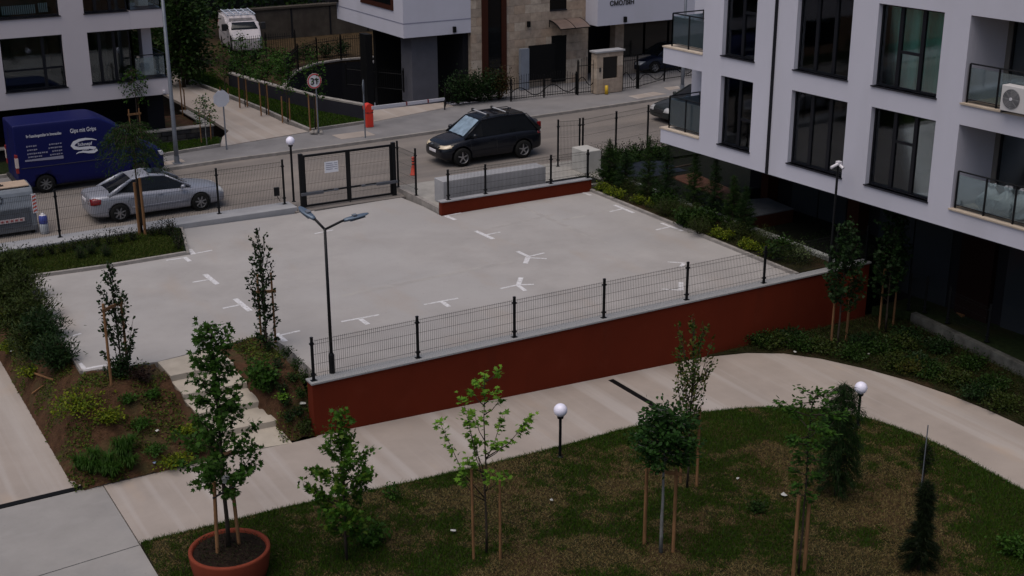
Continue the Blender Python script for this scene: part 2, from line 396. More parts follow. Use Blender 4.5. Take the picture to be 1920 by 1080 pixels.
b.obox((-30, 24.0, 0), (32.0, .2, 0), (0, 0.12, 0), (0, 0, 0.2)); b.obox((2.0, 24.2, 0), (4.0, .68, 0), (0, 0.12, 0), (0, 0, 0.2))
st(b.build('lawn_kerb', M['kerb']))
curve = [gp(540, 166), gp(543, 152), gp(560, 136), gp(595, 123), gp(640, 116), gp(690, 112)]
sheet('back_yard', [wl[-1], gp(480, 146)]+curve+[(27, curve[-1][1]), (27, 75), (11.2, 75)], 0.05, nz(mat('yard earth', (0.05, 0.033, 0.017), 0.95), 3, 0.4, 7, bump=0.4), 0.1)
sheet('under_building', [(20.3, 27.9), (90, 28.6), (90, 75), (27.1, 75), (27.1, 41), (20.3, 41.2)], 0.07, M['walk'], 0.1)
# garage ramp
b = MB()
b.add([(14.0, 27.9, 0.03), (20.25, 27.7, 0.03), (20.25, 46, -3.2), (12.0, 46, -3.2), (13.0, 33, -0.8)], [(0, 1, 2, 3, 4)])
st(b.build('ramp', nz(mat('ramp concrete', (0.22, 0.22, 0.26), 0.9), 1, 0.1)))
sheet('ramp_apron', [(13.2, 25.95), (18.3, 27.25), (18.3, 28.3), (14.05, 28.35)], 0.095, M['path'], 0.06)
# ------------------------------------------------------------------ parking lot
lot = [(-4.72, 3.62), (-2.92, 3.30), gp(405, 650, -.06), gp(497, 626, -.06), gp(540, 652, -.06), (0.25, 0.13), (15.62, 0.13), (15.64, 11.55), (9.42, 11.36), (9.42, 12.8), (9.25, 14.3), (5.35, 14.42), (5.2, 14.25), gp(337, 430, -.06), gp(350, 478, -.06), gp(200, 503, -.06), gp(48, 524, -.06)]
LOT = lot
sheet('parking_lot', lot, -0.06, M['lot'], 0.5)
# painted marks
def mark(name, segs, w=0.09, z=-0.056):
    b = MB()
    for i_, (p, q, ww) in enumerate(segs):
        P, Q = G(*p, z+.0008*i_), G(*q, z+.0008*i_); d = (Q-P); L = np.linalg.norm(d); d /= L; n_ = np.array([-d[1], d[0], 0])*ww/2
        b.add([P-n_, Q-n_, Q+n_, P+n_], [(0, 1, 2, 3)])
    o = b.build(name, M['paint']); tag(o, kind='structure'); return o
W1 = 0.085
mark('parking_mark', [((640, 603), (711, 590), W1), ((676, 598), (690, 608), 0.14)])
mark('parking_mark', [((795, 571), (859, 559), W1), ((828, 565), (842, 575), 0.14)])
mark('parking_mark', [((938, 541), (971, 534), W1), ((971, 534), (1001, 533), W1), ((972, 534), (977, 520), 0.15), ((970, 534), (985, 545), 0.13)])
mark('parking_mark', [((970, 471), (991, 481), 0.13), ((991, 481), (1021, 474), W1), ((989, 483), (1025, 485), W1), ((990, 482), (985, 494), 0.16)])
mark('parking_mark', [((892, 433), (925, 448), 0.16), ((912, 440), (938, 435), W1)])
mark('parking_mark', [((836, 405), (854, 412), 0.15), ((833, 405), (865, 399), W1)])
mark('parking_mark', [((1063, 364), (1098, 359), W1), ((1093, 361), (1108, 366), 0.13)])
mark('parking_mark', [((1143, 397), (1168, 391), W1), ((1152, 384), (1188, 399), 0.13)])
mark('parking_mark', [((1230, 431), (1256, 425), W1), ((1240, 418), (1280, 433), 0.13)])
mark('parking_mark', [((1252, 491), (1284, 493), W1), ((1283, 493), (1277, 500), 0.13)])
mark('parking_mark', [((1241, 542), (1278, 544), W1), ((1277, 544), (1277, 529), 0.15)])
mark('parking_mark', [((361, 529), (393, 524), W1), ((384, 514), (408, 533), 0.16)])
mark('parking_mark', [((418, 578), (451, 571), W1), ((441, 560), (469, 583), 0.16)])
mark('parking_mark', [((355, 467), (363, 477), 0.16), ((361, 476), (398, 469), W1)])
mark('parking_mark', [((312, 488), (346, 483), W1), ((346, 482), (356, 490), 0.14)])
mark('parking_mark', [((527, 628), (562, 620), W1), ((518, 625), (535, 640), 0.15)])
mark('parking_mark', [((84, 576), (107, 571), W1)])
mark('parking_mark', [((134, 630), (152, 625), W1)])
mark('parking_mark', [((147, 681), (157, 692), 0.16), ((156, 692), (200, 684), 0.11)])
mark('parking_mark', [((590, 438), (625, 431), W1)])
for j_, seg in enumerate((((975, 386), (1135, 456)), ((1055, 413), (1150, 392)), ((905, 432), (1040, 402)), ((640, 555), (960, 490)))):
    P, Q = G(*seg[0], -.0590+.0007*j_), G(*seg[1], -.0590+.0007*j_); d = (Q-P)/np.linalg.norm(Q-P); n_ = np.array([-d[1], d[0], 0])*.10
    b = MB(); b.add([P-n_, Q-n_, Q+n_, P+n_], [(0, 1, 2, 3)]); tag(b.build('concrete_joint', nz(mat('pale joint', (0.35, 0.33, 0.315), .8), 1.4, .1, extra=[(2.0, (1, 1, 1), (0.315, 0.297, 0.288), .42, .6, .95)])), kind='structure')
b = MB()
P, Q = G(590, 396, -.056), G(745, 371, -.056); b.add([P, Q, Q+[0, .07, 0], P+[0, .07, 0]], [(0, 1, 2, 3)])
tag(b.build('drain_slot', M['black']), kind='structure')
# kerbs of the lot
b = MB()
def kerbrun(b, pts, w, z0, z1, side=1):
    for p, q in zip(pts[:-1], pts[1:]):
        p, q = np.array(p, float), np.array(q, float); d = (q-p)/np.linalg.norm(q-p); n_ = np.array([-d[1], d[0]])*side*w
        b.obox((p[0], p[1], z0), (q[0]-p[0], q[1]-p[1], 0), (n_[0], n_[1], 0), (0, 0, z1-z0))
kerbrun(b, [(15.62, 0.13), (15.64, 11.6)], 0.12, -0.5, 0.03, -1)
kerbrun(b, [gp(350, 478, -.06), gp(200, 503, -.06), gp(48, 524, -.06)], 0.12, -0.5, 0.04, -1)
kerbrun(b, [gp(337, 430, -.06), gp(350, 478, -.06)], 0.1, -0.5, 0.02, 1)
kerbrun(b, [gp(48, 524, -.06), (-4.72, 3.62)], 0.06, -0.5, -0.03, -1)
st(b.build('lot_kerb', M['kerb']))
# ------------------------------------------------------------------ lower paths
sheet('left_path', [(-5.9, 0.5), (-5.9, 14.2), (-40, 14.2), (-40, 0.14), (-5.36, 0.14)], -1.4, M['path'])
dr0, dr1 = G(0, 946, -1.4), G(186, 902, -1.4)
b = MB(); b.obox((*(dr0[:2]-(dr1-dr0)[:2]), -1.5), (*((dr1-dr0)[:2]*2), 0), (0, -0.17, 0), (0, 0, 0.094)); st(b.build('drain_channel', M['iron']))
ja, jb = G(186, 898, -1.42), G(264, 1020, -1.42)
jx = ja[0]
def lower_line(px, py): 
    p = GH(px, py, lambda x, y: LZ(x)); return (float(p[0]), float(p[1]))
jbY = lower_line(264, 1020)[1]
sheet('path_slab', [(dr0[0]-12*1.0, dr0[1]-.17-12*(dr1[1]-dr0[1])/(dr1[0]-dr0[0])), (dr1[0], dr1[1]-.17), (jx-.01, ja[1]-.05), (jx-.01, jbY), (jx-14, jbY-1.2)], -1.425, M['slab'])
sheet('path_slab', [(jx-14, jbY-1.23), (jx-.01, jbY-.03), lower_line(300, 1085), (-3.9, -12), (-25, -14)], -1.425, M['slab'])
edge = [(264, 1020), (400, 987), (545, 951), (700, 921), (800, 899), (900, 876), (1000, 852), (1090, 829), (1150, 812), (1240, 790), (1330, 774), (1400, 767), (1480, 766), (1560, 772), (1640, 790), (1720, 818), (1780, 846), (1850, 885), (1920, 923), (2000, 975)]
EDGE = [lower_line(*p) for p in edge]
outer = [(1325, 669), (1400, 662), (1470, 663), (1540, 673), (1620, 691), (1700, 713), (1780, 740), (1850, 768), (1920, 800), (2010, 840)]
OUT = [lower_line(*p) for p in outer]
front = [(jx+.012, jbY)]+EDGE[1:]+OUT[::-1]+[(12.2, -0.14), (0.0, -0.14), (-0.1, -0.2), tuple(lower_line(548, 830)), tuple(lower_line(205, 902)), (jx+.012, ja[1]-.05)]
lowsheet('front_path', front, M['path'])
def drainline(p, q, w):
    P, Q = GH(*p, lambda x, y: LZ(x)), GH(*q, lambda x, y: LZ(x)); d = Q-P; n_ = np.array([-d[1], d[0], 0]); n_ = n_/np.linalg.norm(n_)*w
    b = MB(); b.add([P-n_+[0, 0, .004], Q-n_+[0, 0, .004], Q+n_+[0, 0, .004], P+n_+[0, 0, .004]], [(0, 1, 2, 3)]); return b
st(drainline((1145, 712), (1240, 768), 0.09).build('drain_channel', M['iron']))
# lawn and beds
lawn = [EDGE[0]]+EDGE[1:]+[(30, -16), (22, -26), (-12, -26), lower_line(300, 1085)]
LAWN = lawn
lowsheet('lawn', lawn, M['lawnsoil'], dz=0.035)
rb = OUT+[(35, -8), (35, -0.13), (18.5, 0.0), (12.2, -0.1)]
RBED = rb
lowsheet('right_bed', rb[::-1], M['lawnsoil'], dz=0.045)
# sloping bed left of the lot: grid following H
def hgrid(name, x0, x1, y0, y1, nx, ny, mask, m, fn=H, jit=0.03):
    xs = np.linspace(x0, x1, nx); ys = np.linspace(y0, y1, ny); b = MB(); idx = {}
    vs_ = []; fs = []
    for i, x in enumerate(xs):
        for j, y in enumerate(ys):
            idx[i, j] = len(vs_); vs_.append((x, y, fn(x, y)+random.uniform(-jit, jit)))
    for i in range(nx-1):
        for j in range(ny-1):
            if mask((xs[i]+xs[i+1])/2, (ys[j]+ys[j+1])/2): fs.append((idx[i, j], idx[i+1, j], idx[i+1, j+1], idx[i, j+1]))
    b.add(vs_, fs, True); return st(b.build(name, m))
def inpoly(x, y, P):
    c = False; n = len(P); j = n-1
    for i in range(n):
        if (P[i][1] > y) != (P[j][1] > y) and x < (P[j][0]-P[i][0])*(y-P[i][1])/(P[j][1]-P[i][1])+P[i][0]: c = not c
        j = i
    return c
_z = [-0.06, -0.40, -0.74, -1.06]
STP = [(-2.92, 3.4)]+[gp(*q, z) for q, z in zip([(320, 705), (344, 740), (370, 776), (397, 812)], _z)]+[tuple(GH(425, 850, lambda x, y: -1.40)[:2]), lower_line(548, 831)]+[gp(*q, z) for q, z in zip([(520, 788), (489, 752), (463, 717), (438, 680)], _z[::-1])]+[gp(405, 652, -.06)]
def bedmask(x, y):
    if inpoly(x, y, LOT): return False
    if y < -0.15 : return False
    return True
hgrid('left_bed', -5.92, 0.0, -0.2, 14.3, 60, 146, lambda x, y: bedmask(x, y) and (x < -4.6 or y < 4.6), M['soil'], lambda x, y: H(x, y)-0.035-(0.35 if inpoly(x, y, STP) else 0))
# bed between lot and street fence, left
sheet('fence_bed', [gp(340, 432, -.06), gp(350, 477, -.06), gp(200, 502, -.06), gp(48, 523, -.06), (-5.9, 12.0), (-14, 12.0), (-14, 14.5), (0.9, 14.6)], 0.02, M['turf'])
# planter strip between lot and right building
sheet('planter_bed', [(15.74, 0.15), (17.25, 0.15), (17.35, 13.3), (16.6, 13.0), (15.76, 11.8)], 0.03, M['lawnsoil'])
b = MB(); b.box(17.25, 17.5, 0.15, 13.6, -0.3, 0.14); st(b.build('planter_kerb', nz(mat('pale kerb', (0.28, 0.29, 0.28), 0.9), 2.0, 0.45, 7, bump=0.2)))
# ------------------------------------------------------------------ stairs down from the lot
zst = [-0.06, -0.40, -0.74, -1.06]
lft = [(320, 705), (344, 740), (370, 776), (397, 812)]
rgt = [(438, 680), (463, 717), (489, 752), (520, 788)]
stt = thing('garden_stairs', 'pale concrete garden steps descending from parking lot to lower path', 'stairs', G(320, 705, -1.4))
prevL, prevR, pz = np.array([-2.92, 3.28, -0.06]), np.array([*gp(405, 652, -.06), -0.06]), None
for k in range(4):
    A = G(*lft[k], zst[k]); B_ = G(*rgt[k], zst[k]) 
    back_z = -0.06 if k == 0 else zst[k-1]-0.15
    bl, br = prevL.copy(), prevR.copy(); bl[2] = br[2] = back_z
    b = MB()
    vs_ = [A, B_, br, bl]; low = [v-np.array([0, 0, 0.5]) for v in vs_]
    b.add(vs_+low, [(0, 1, 2, 3), (7, 6, 5, 4), (0, 4, 5, 1), (1, 5, 6, 2), (2, 6, 7, 3), (3, 7, 4, 0)])
    b.build('step', M['step'], stt, world=True)
    prevL, prevR = A.copy(), B_.copy()
A = GH(425, 850, lambda x, y: -1.40); B_ = np.array([*lower_line(548, 831), -1.415])
bl, br = prevL.copy(), prevR.copy(); bl[2] = br[2] = zst[3]-0.15
b = MB(); vs_ = [A, B_, br, bl]; low = [v-np.array([0, 0, 0.3]) for v in vs_]
b.add(vs_+low, [(0, 1, 2, 3), (7, 6, 5, 4), (0, 4, 5, 1), (1, 5, 6, 2), (2, 6, 7, 3), (3, 7, 4, 0)])
b.build('landing', M['step'], stt, world=True)
# ================================================================== RETAINING WALL AND ITS FENCE
PS = 2.85
rw = thing('retaining_wall', 'long rust red rendered retaining wall below the parking lot', 'wall', (0, 0, -2.5))
b = MB(); b.box(-0.1, 18.4, -0.13, 0.2, -2.6, -0.05); b.build('wall_body', M['rust'], rw, world=True, bevel=0.01)
xs = [-0.13]+[i*PS*1.0+1.4 for i in range(6)]+[18.44]
for a, c in zip(xs[:-1], xs[1:]):
    b = MB(); b.box(a+.003, c-.003, -0.17, 0.22, -0.05, 0.0); b.build('coping', M['coping'], rw, world=True, bevel=0.006)
def mesh_panel_mb(L, h, step=0.055, r=0.0040, folds=(0.1, 0.4, 0.7, 0.92), top=True):
    """welded wire panel in the xz plane, starting at x=0, with v-folds"""
    b = MB(); n = int(L/step)
    for i in range(n+1):
        x = i*L/n
        b.tube((x, 0, 0), (x, 0, h), r, n=4, caps=False)
    for f in folds:
        b.tube((0, -0.004, f*h), (L, -0.004, f*h), r*1.1, n=4, caps=False)
    b.tube((0, 0, h-0.03), (L, 0, h-0.03), r*1.2, n=4, caps=False)
    return b
def post_mb(h, s=0.032):
    b = MB(); b.box(-s, s, -s*.8, s*.8, 0.008, h); b.box(-s-.004, s+.004, -s*.8-.004, s*.8+.004, h, h+.018)
    b.box(-0.075, 0.075, -0.06, 0.06, 0.0, 0.01)
    for z in (h*0.14, h*0.86): b.box(-s-.022, s+.022, -s*.8-.012, s*.8+.012, z-.022, z+.022)
    return b
def wire_fence(name, label, pts, h, folds=(0.12, 0.36, 0.62, 0.88), cat='fence', skip=(), zoff=0.06, posts=True, ph=None, group=None):
    """pts: 3d base points of the posts"""
    t = thing(name, label, cat, pts[0], group=group); ph = ph or h+0.08; first = None; pf = {}
    for p in pts:
        if first is None: first = post_mb(ph).build('post', M['metal'], t); o = first
        else: o = first.copy(); C.objects.link(o); o.parent = t
        o.location = tuple(np.array(p)-np.array(pts[0]))
        d = np.array(pts[1])-np.array(pts[0]); o.rotation_euler = (0, 0, math.atan2(d[1], d[0]))
    for i, (p, q) in enumerate(zip(pts[:-1], pts[1:])):
        if i in skip: continue
        d = np.array(q)-np.array(p); L = float(np.hypot(d[0], d[1]))-0.07; key = round(L, 2)
        if key not in pf:
            o = mesh_panel_mb(L, h, folds=folds).build('mesh_panel', M['wire'], t); pf[key] = o
        else: o = pf[key].copy(); C.objects.link(o); o.parent = t
        a = math.atan2(d[1], d[0])
        o.location = tuple(np.array(p)-np.array(pts[0])+np.array([math.cos(a)*.035, math.sin(a)*.035, zoff])); o.rotation_euler = (0, 0, a)
    return t
wire_fence('wire_fence', 'black posts and welded wire mesh fence standing on the long red retaining wall', [(i*PS, 0, 0) for i in range(7)]+[(18.35, 0, 0)], 1.0, ph=1.12)
# ------------------------------------------------------------------ street fence left, kerb strip, gate
fy = 15.3
b = MB(); b.obox((-14, 14.55, -0.3), (19.3, -0.1, 0), (0, 0.85, 0), (0, 0, 0.42)); kb = b.build('fence_plinth', M['kerbgrey'], bevel=0.02); st(kb)
FZ = 0.12
fp = [G(113, 445, FZ), None, G(413, 402, FZ)]
stp = (fp[2]-fp[0])/2
line = [fp[0]+stp*k for k in (-3, -2, -1, 0, 1, 2)]+[np.array([5.05, 15.02, FZ])]
for p in line: p[1] = 15.02; p[2] = FZ
wire_fence('wire_fence', 'long black wire mesh fence on grey plinth between street and left bed', line, 1.5, ph=1.6)
# gate
g0, g1 = G(565, 392, -.04), G(743, 366, -.04); gd = g1-g0; gL = float(np.linalg.norm(gd)); ga = math.atan2(gd[1], gd[0])
gt = thing('double_gate', 'black steel double leaf vehicle gate with wire mesh and paper notice', 'gate', g0, ga)
gh = 1.93
def bx(x0, x1, y0, y1, z0, z1): return MB().box(x0, x1, y0, y1, z0, z1)
for x in (0.0, gL-0.14): bx(x, x+.14, -.07, .07, -.02, gh+.06).build('gate_post', M['metal'], gt, bevel=.006)
half = (gL-0.28)/2
leaf = None
for k in range(2):
    x0 = 0.15+k*(half+0.0); x1 = x0+half-.02
    b = MB()
    for (a, c, e, f) in ((x0, x0+.07, 0.05, gh), (x1-.07, x1, 0.05, gh), (x0+.07, x1-.07, 0.05, 0.12), (x0+.07, x1-.07, gh-.08, gh), (x0+.07, x1-.07, 0.52, 0.58)):
        b.box(a, c, -.03, .03, e, f)
    lf = b.build('leaf_frame', M['metal'], gt, bevel=.004)
    p = mesh_panel_mb(x1-x0-.14, gh-.2, 0.052, 0.0034, folds=(0.15, 0.45, 0.72, 0.95)).build('mesh_panel', M['wire'], lf); p.location = (x0+.07, .01, .1)
    xa = x0+.05 if k == 0 else x1-.05; s = 1 if k == 0 else -1
    b = MB(); b.box(min(xa-s*.22, xa+s*.62), max(xa-s*.22, xa+s*.62), -.16, -.08, .50, .60); b.tube((xa+s*.62, -.12, .55), (xa+s*1.1, -.12, .56), .02); b.box(min(xa+s*1.05, xa+s*1.2), max(xa+s*1.05, xa+s*1.2), -.14, -.03, .53, .59)
    b.build('actuator_arm', mat('actuator grey', (0.07, 0.075, 0.09), .5), gt, bevel=.01)
ptx = 0.15+half*.46
pn = bx(ptx, ptx+.52, -.045, -.04, 1.2, 1.6).build('notice', M['paper'], gt)
b = MB()
for i, zz in enumerate((1.53, 1.46, 1.39, 1.32)):
    b.box(ptx+.05, ptx+.30+.04*(i % 3), -.048, -.0455, zz-.012, zz+.012); b.box(ptx+.36+.02*(i % 2), ptx+.49, -.048, -.0455, zz-.01, zz+.01)
b.build('print_line', M['textg'], pn)
b = MB(); b.tube((half+.14, -.06, -.0), (half+.14, -.06, .6), .015); b.build('drop_bolt', M['metal'], gt)
# ------------------------------------------------------------------ globe lamps
def globe_lamp(base, ytop, label, rg=0.16, rp=0.035):
    h = HT(base, ytop); t = thing('globe_lamp', label, 'lamp', base, group='white globe lamps')
    b = MB(); b.tube((0, 0, 0), (0, 0, h-2*rg+.02), rp, n=12); b.lathe([(0, 0), (.075, 0), (.075, .012), (rp, .03)], n=14); b.build('pole', M['metal'], t)
    b = MB(); b.lathe([(0.001, h-2*rg-.045), (.075, h-2*rg-.045), (.085, h-2*rg+.03), (.05, h-2*rg+.035)], n=16); b.build('collar', M['metal'], t)
    pr = [(max(.001, rg*math.sin(a)), h-rg-rg*math.cos(a)) for a in np.linspace(0.25, PI, 16)]
    b = MB(); b.lathe(pr, n=24); b.build('globe', M['globe'], t); return t
globe_lamp(G(551, 378, .12), 256, 'white globe lamp on black pole beside the left gate post', 0.155, .04)
globe_lamp(GH(1050, 857, lambda x, y: LZ(x)+.04), 757, 'white globe garden lamp on black pole at lawn edge in the centre', 0.165)
globe_lamp(GH(1608, 797, lambda x, y: LZ(x)+.04), 716, 'white globe garden lamp on the right next to the weeping conifer', 0.165)
b = MB(); P = G(543, 372, .45); b.box(-.09, .09, -.05, .05, -.15, .15); b.tube((.0, 0, -.15), (.1, .0, -.35), .012)
o = b.build('junction_box', M['metal'], bevel=.01); o.location = (P[0]-.28, 15.0, .62); tag(o, 'small black junction box on the fence left of the gate', 'junction box')
# ------------------------------------------------------------------ twin street lamp
base = np.array([0.62, 0.12, 0.0]); base = G(623, 699, 0.0)
t = thing('twin_lamp_post', 'slim black lamp post with two grey street light heads on the red wall', 'street lamp', base)
h = HT(base, 428)
b = MB(); b.path([(0, 0, .0), (0, 0, h)], [.045, .035], 12); b.tube((0, 0, 0), (0, 0, .48), .075, n=12); b.tube((0, 0, .48), (0, 0, .54), .075, .05, n=12); b.build('pole', M['metal'], t)
def lamp_head(tip, root, t):
    root, tip = np.array(root), np.array(tip); d = tip-root; L = np.linalg.norm(d); d /= L
    side = np.cross(d, [0, 0, 1]); side /= np.linalg.norm(side); up = np.cross(side, d)
    b = MB(); b.path([np.array([0, 0, h-.03]), root, root+d*.14], [.032, .032, .03], 8); a = b.build('arm', M['metal'], t)
    # head: flattened leaf outline
    st_ = [(0, .05, .04), (.1, .075, .05), (.22, .10, .045), (.38, .115, .035), (.52, .10, .028), (.62, .06, .02), (.66, .015, .01)]
    vs_ = []; fs = []
    hb = root+d*.06
    for (s, wd, th) in st_:
        c = hb+d*s
        for k in range(10):
            a_ = 2*PI*k/10; vs_.append(c+side*wd*math.cos(a_)+up*th*math.sin(a_))
    for i in range(len(st_)-1):
        for k in range(10): fs.append((i*10+k, i*10+(k+1) % 10, (i+1)*10+(k+1) % 10, (i+1)*10+k))
    fs += [tuple(range(10))[::-1], tuple(range(60, 70))]
    b = MB(); b.add(vs_, fs, True); hd = b.build('lamp_head', M['alu'], t)
    b = MB(); c = hb+d*.24
    b.obox(c-side*.06+up*.045, side*.12, d*.1, up*.03); b.obox(c-side*.09-up*.05-d*.1, side*.18, d*.4, up*.012)
    b.build('fitting', M['galv'], hd)
rt = base+np.array([0, 0, h])
# directions seen in the photo: left head towards the far left, right head towards the right
lamp_head((-.22, .80, h+.30), (-.10, .28, h+.14), t)
lamp_head((1.1, .0, h+.20), (.44, 0, h+.11), t)
# ------------------------------------------------------------------ camera pole by right building
base = GH(1556, 520, lambda x, y: 0.1 if x > 15 else -9)
yb = 440
while G(1556, yb, .1)[0] > 16.7: yb += 1
base = G(1556, yb, .1)
t = thing('camera_pole', 'thin black pole with two small white security cameras before the right building', 'pole', base)
h = HT(base, 306)
b = MB(); b.tube((0, 0, 0), (0, 0, h), .042, .036, n=10); b.tube((0, 0, 0), (0, 0, .5), .06, n=10); b.build('pole', M['metal'], t)
b = MB(); b.tube((-.28, 0, h-.10), (-.05, -.02, h-.02), .045, n=10); b.build('security_camera', M['signwhite'], t)
b = MB(); b.box(-.05, .09, -.07, .07, h-.04, h+.06); b.tube((.02, -.05, h-.05), (.02, -.2, h-.12), .045, n=10); b.build('security_camera', M['signwhite'], t, bevel=.01)

# ================================================================== LOW RED WALL, CONCRETE BLOCKS, FENCES BY THE STREET
t = thing('low_wall', 'low rust red wall with pale coping at the back of the parking lot', 'wall', (9.45, 11.4, -.06))
b = MB(); b.box(9.45, 15.7, 11.42, 11.62, -.3, .40); b.build('wall_body', M['rust'], t, world=True)
b = MB(); b.box(9.42, 15.7, 11.38, 11.66, .40, .44); b.build('coping', M['kerbgrey'], t, world=True)
b = MB(); b.box(9.45, 9.65, 11.66, 11.67, -.3, .4)
LW = .44
pp = [G(836, 372, LW), G(905, 361, LW), G(1027, 342, LW)]
yy = 11.53
wire_fence('wire_fence', 'low black wire mesh fence on the low red wall behind the parked cars bays', [np.array([G(a, c, LW)[0], yy, LW]) for a, c in ((836, 372), (905, 361), (1027, 342))]+[np.array([15.6, yy, LW])], .98, ph=1.06)
# forecourt paving
sheet('forecourt', [(9.6, 11.66), (17.0, 11.66), (17.3, 13.3), (17.3, 15.3), (9.6, 15.3)], 0.10, nz(mat('forecourt paving', (0.30, 0.285, 0.265), 0.85), 2.5, 0.12, 6, bump=.1), 0.4)
b = MB()
kerbrun(b, [(9.62, 11.66), (9.62, 15.3)], .16, -.3, .14, 1)
st(b.build('forecourt_kerb', M['kerb']))
b = MB()
for i in range(5):
    b.box(9.0+.0, 9.45, 11.5, 11.5, 0, 0) if False else None
b.box(9.44, 9.455, 11.7, 15.0, -.3, -.0); 
pl = MB(); pl.lathe([(0.001, .106), (.34, .106), (.36, .10)], (10.35, 12.55, 0), n=24); o = pl.build('manhole_cover', nz(mat('brown iron', (.09, .06, .045), .8), 20, .3)); tag(o, 'round brown manhole cover in paving near low red wall', 'manhole')
A, B_ = G(833, 376, .10), G(985, 345, .10)
bl = MB(); z1 = .10+HT(G(835, 377, .10), 345)
bl.box(9.86, 14.1, 12.05, 12.75, .1, .95)
o = bl.build('concrete_block', M['kerbgrey'], bevel=.015); tag(o, 'long low grey concrete block behind the low red wall', 'concrete block')
pb = G(1068, 318, .1)
bl = MB(); bl.box(16.55, 17.25, 13.1, 14.1, .1, .98); o = bl.build('concrete_block', nz(mat('white concrete', (.40, .39, .37), .85), 2, .1), bevel=.015); tag(o, 'tall pale concrete block beside the corner fence posts', 'concrete block')
b = MB(); b.box(14.2, 16.5, 11.9, 12.9, .10, .13); st(b.build('dark_paving', M['dark']))
# corner fences
zf = .1
wire_fence('wire_fence', 'short wire fence run from gate post down to the low red wall corner', [np.array([9.5, 15.0, .14]), np.array([9.55, 13.6, .14])], 1.5, ph=1.72)
a0, a1 = np.array([*gp(1046, 312, zf), zf]), np.array([*gp(1092, 309, zf), zf])
wire_fence('wire_fence', 'short wire mesh return panel beside the tall pale concrete block', [a0, G(1086, 309, zf)], 1.75, ph=1.85)
c0 = np.array([*gp(1154, 295, zf), zf])
wire_fence('wire_fence', 'wire mesh fence along street in front of the right building garden', [G(1092, 308, zf), G(1154, 294, zf), G(1154, 294, zf)*2-G(1092, 308, zf)+[0,0,0], G(1154, 294, zf)*3-G(1092, 308, zf)*2], 1.75, ph=1.85)
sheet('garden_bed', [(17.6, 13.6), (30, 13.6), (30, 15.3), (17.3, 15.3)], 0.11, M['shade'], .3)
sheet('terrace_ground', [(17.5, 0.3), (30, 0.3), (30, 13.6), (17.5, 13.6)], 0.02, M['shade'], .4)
# ================================================================== BUILDINGS
class Fac:
    """vertical facade plane: O point, u unit vector (to the right seen from outside), n outward normal"""
    def __init__(s, O, u):
        s.O = np.array([O[0], O[1], 0.0]); u = np.array([u[0], u[1], 0.0]); s.u = u/np.linalg.norm(u)
        s.n = np.array([s.u[1], -s.u[0], 0.0])   # right-hand normal: outside when u runs to the viewer's right
    def at(s, px, py):
        d = ray(px, py); t = ((s.O-CAM)@s.n)/(d@s.n); p = CAM+d*t
        return float((p-s.O)@s.u), float(p[2])
    def P(s, u, z, n=0.0): return s.O+s.u*u+s.n*n+np.array([0, 0, z])
    def box(s, b, u0, u1, z0, z1, n0, n1):
        return b.obox(s.P(u0, z0, n0), s.u*(u1-u0), s.n*(n1-n0), (0, 0, z1-z0))
    def rect(s, corners):
        """[(tl),(tr),(br),(bl)] pixels -> u0,u1,z0,z1"""
        a = [s.at(*c) if c else None for c in corners]
        us0 = [a[i][0] for i in (0, 3) if a[i]]; us1 = [a[i][0] for i in (1, 2) if a[i]]
        zt = [a[i][1] for i in (0, 1) if a[i]]; zb = [a[i][1] for i in (2, 3) if a[i]]
        return np.mean(us0), np.mean(us1), np.mean(zb), np.mean(zt)
    def wall(s, b, u0, u1, z0, z1, holes, th=0.3):
        us = sorted({u0, u1, *[h[0] for h in holes], *[h[1] for h in holes]}); us = [u for u in us if u0 <= u <= u1]
        zs = sorted({z0, z1, *[h[2] for h in holes], *[h[3] for h in holes]}); zs = [z for z in zs if z0 <= z <= z1]
        for i in range(len(us)-1):
            for j in range(len(zs)-1):
                cu, cz = (us[i]+us[i+1])/2, (zs[j]+zs[j+1])/2
                if any(h[0] < cu < h[1] and h[2] < cz < h[3] for h in holes): continue
                for n in (0.0, -th):
                    q = [s.P(us[i], zs[j], n), s.P(us[i+1], zs[j], n), s.P(us[i+1], zs[j+1], n), s.P(us[i], zs[j+1], n)]
                    b.add(q, [(0, 1, 2, 3)])
        def ring(a, c, e, f):
            for (p, q) in (((a, e), (c, e)), ((c, e), (c, f)), ((c, f), (a, f)), ((a, f), (a, e))):
                b.add([s.P(p[0], p[1], 0), s.P(q[0], q[1], 0), s.P(q[0], q[1], -th), s.P(p[0], p[1], -th)], [(0, 1, 2, 3)])
        ring(u0, u1, z0, z1)
        for h in holes: ring(max(h[0], u0), min(h[1], u1), max(h[2], z0), min(h[3], z1))
        return b
CURT = leafmat('teal curtain', [(0.30, 0.80, 0.68), (0.34, 0.85, 0.74)], 0.3, 0.8)
CURTG = leafmat('grey curtain', [(0.24, 0.26, 0.32), (0.28, 0.30, 0.36)], 0.3, 0.8)
def curtain(fc, u0, u1, z0, z1, n, m, parent):
    k = int((u1-u0)/0.05)+2; vs_ = []; fs = []
    for i in range(k):
        u = u0+(u1-u0)*i/(k-1); o = n+0.03*math.sin(i*1.9)+0.012*math.sin(i*.7)
        vs_ += [fc.P(u, z0, o), fc.P(u, z1, o)]
        if i: fs.append((2*i-2, 2*i, 2*i+1, 2*i-1))
    b = MB(); b.add(vs_, fs, True); o = b.build('curtain', m, parent, world=True); return o
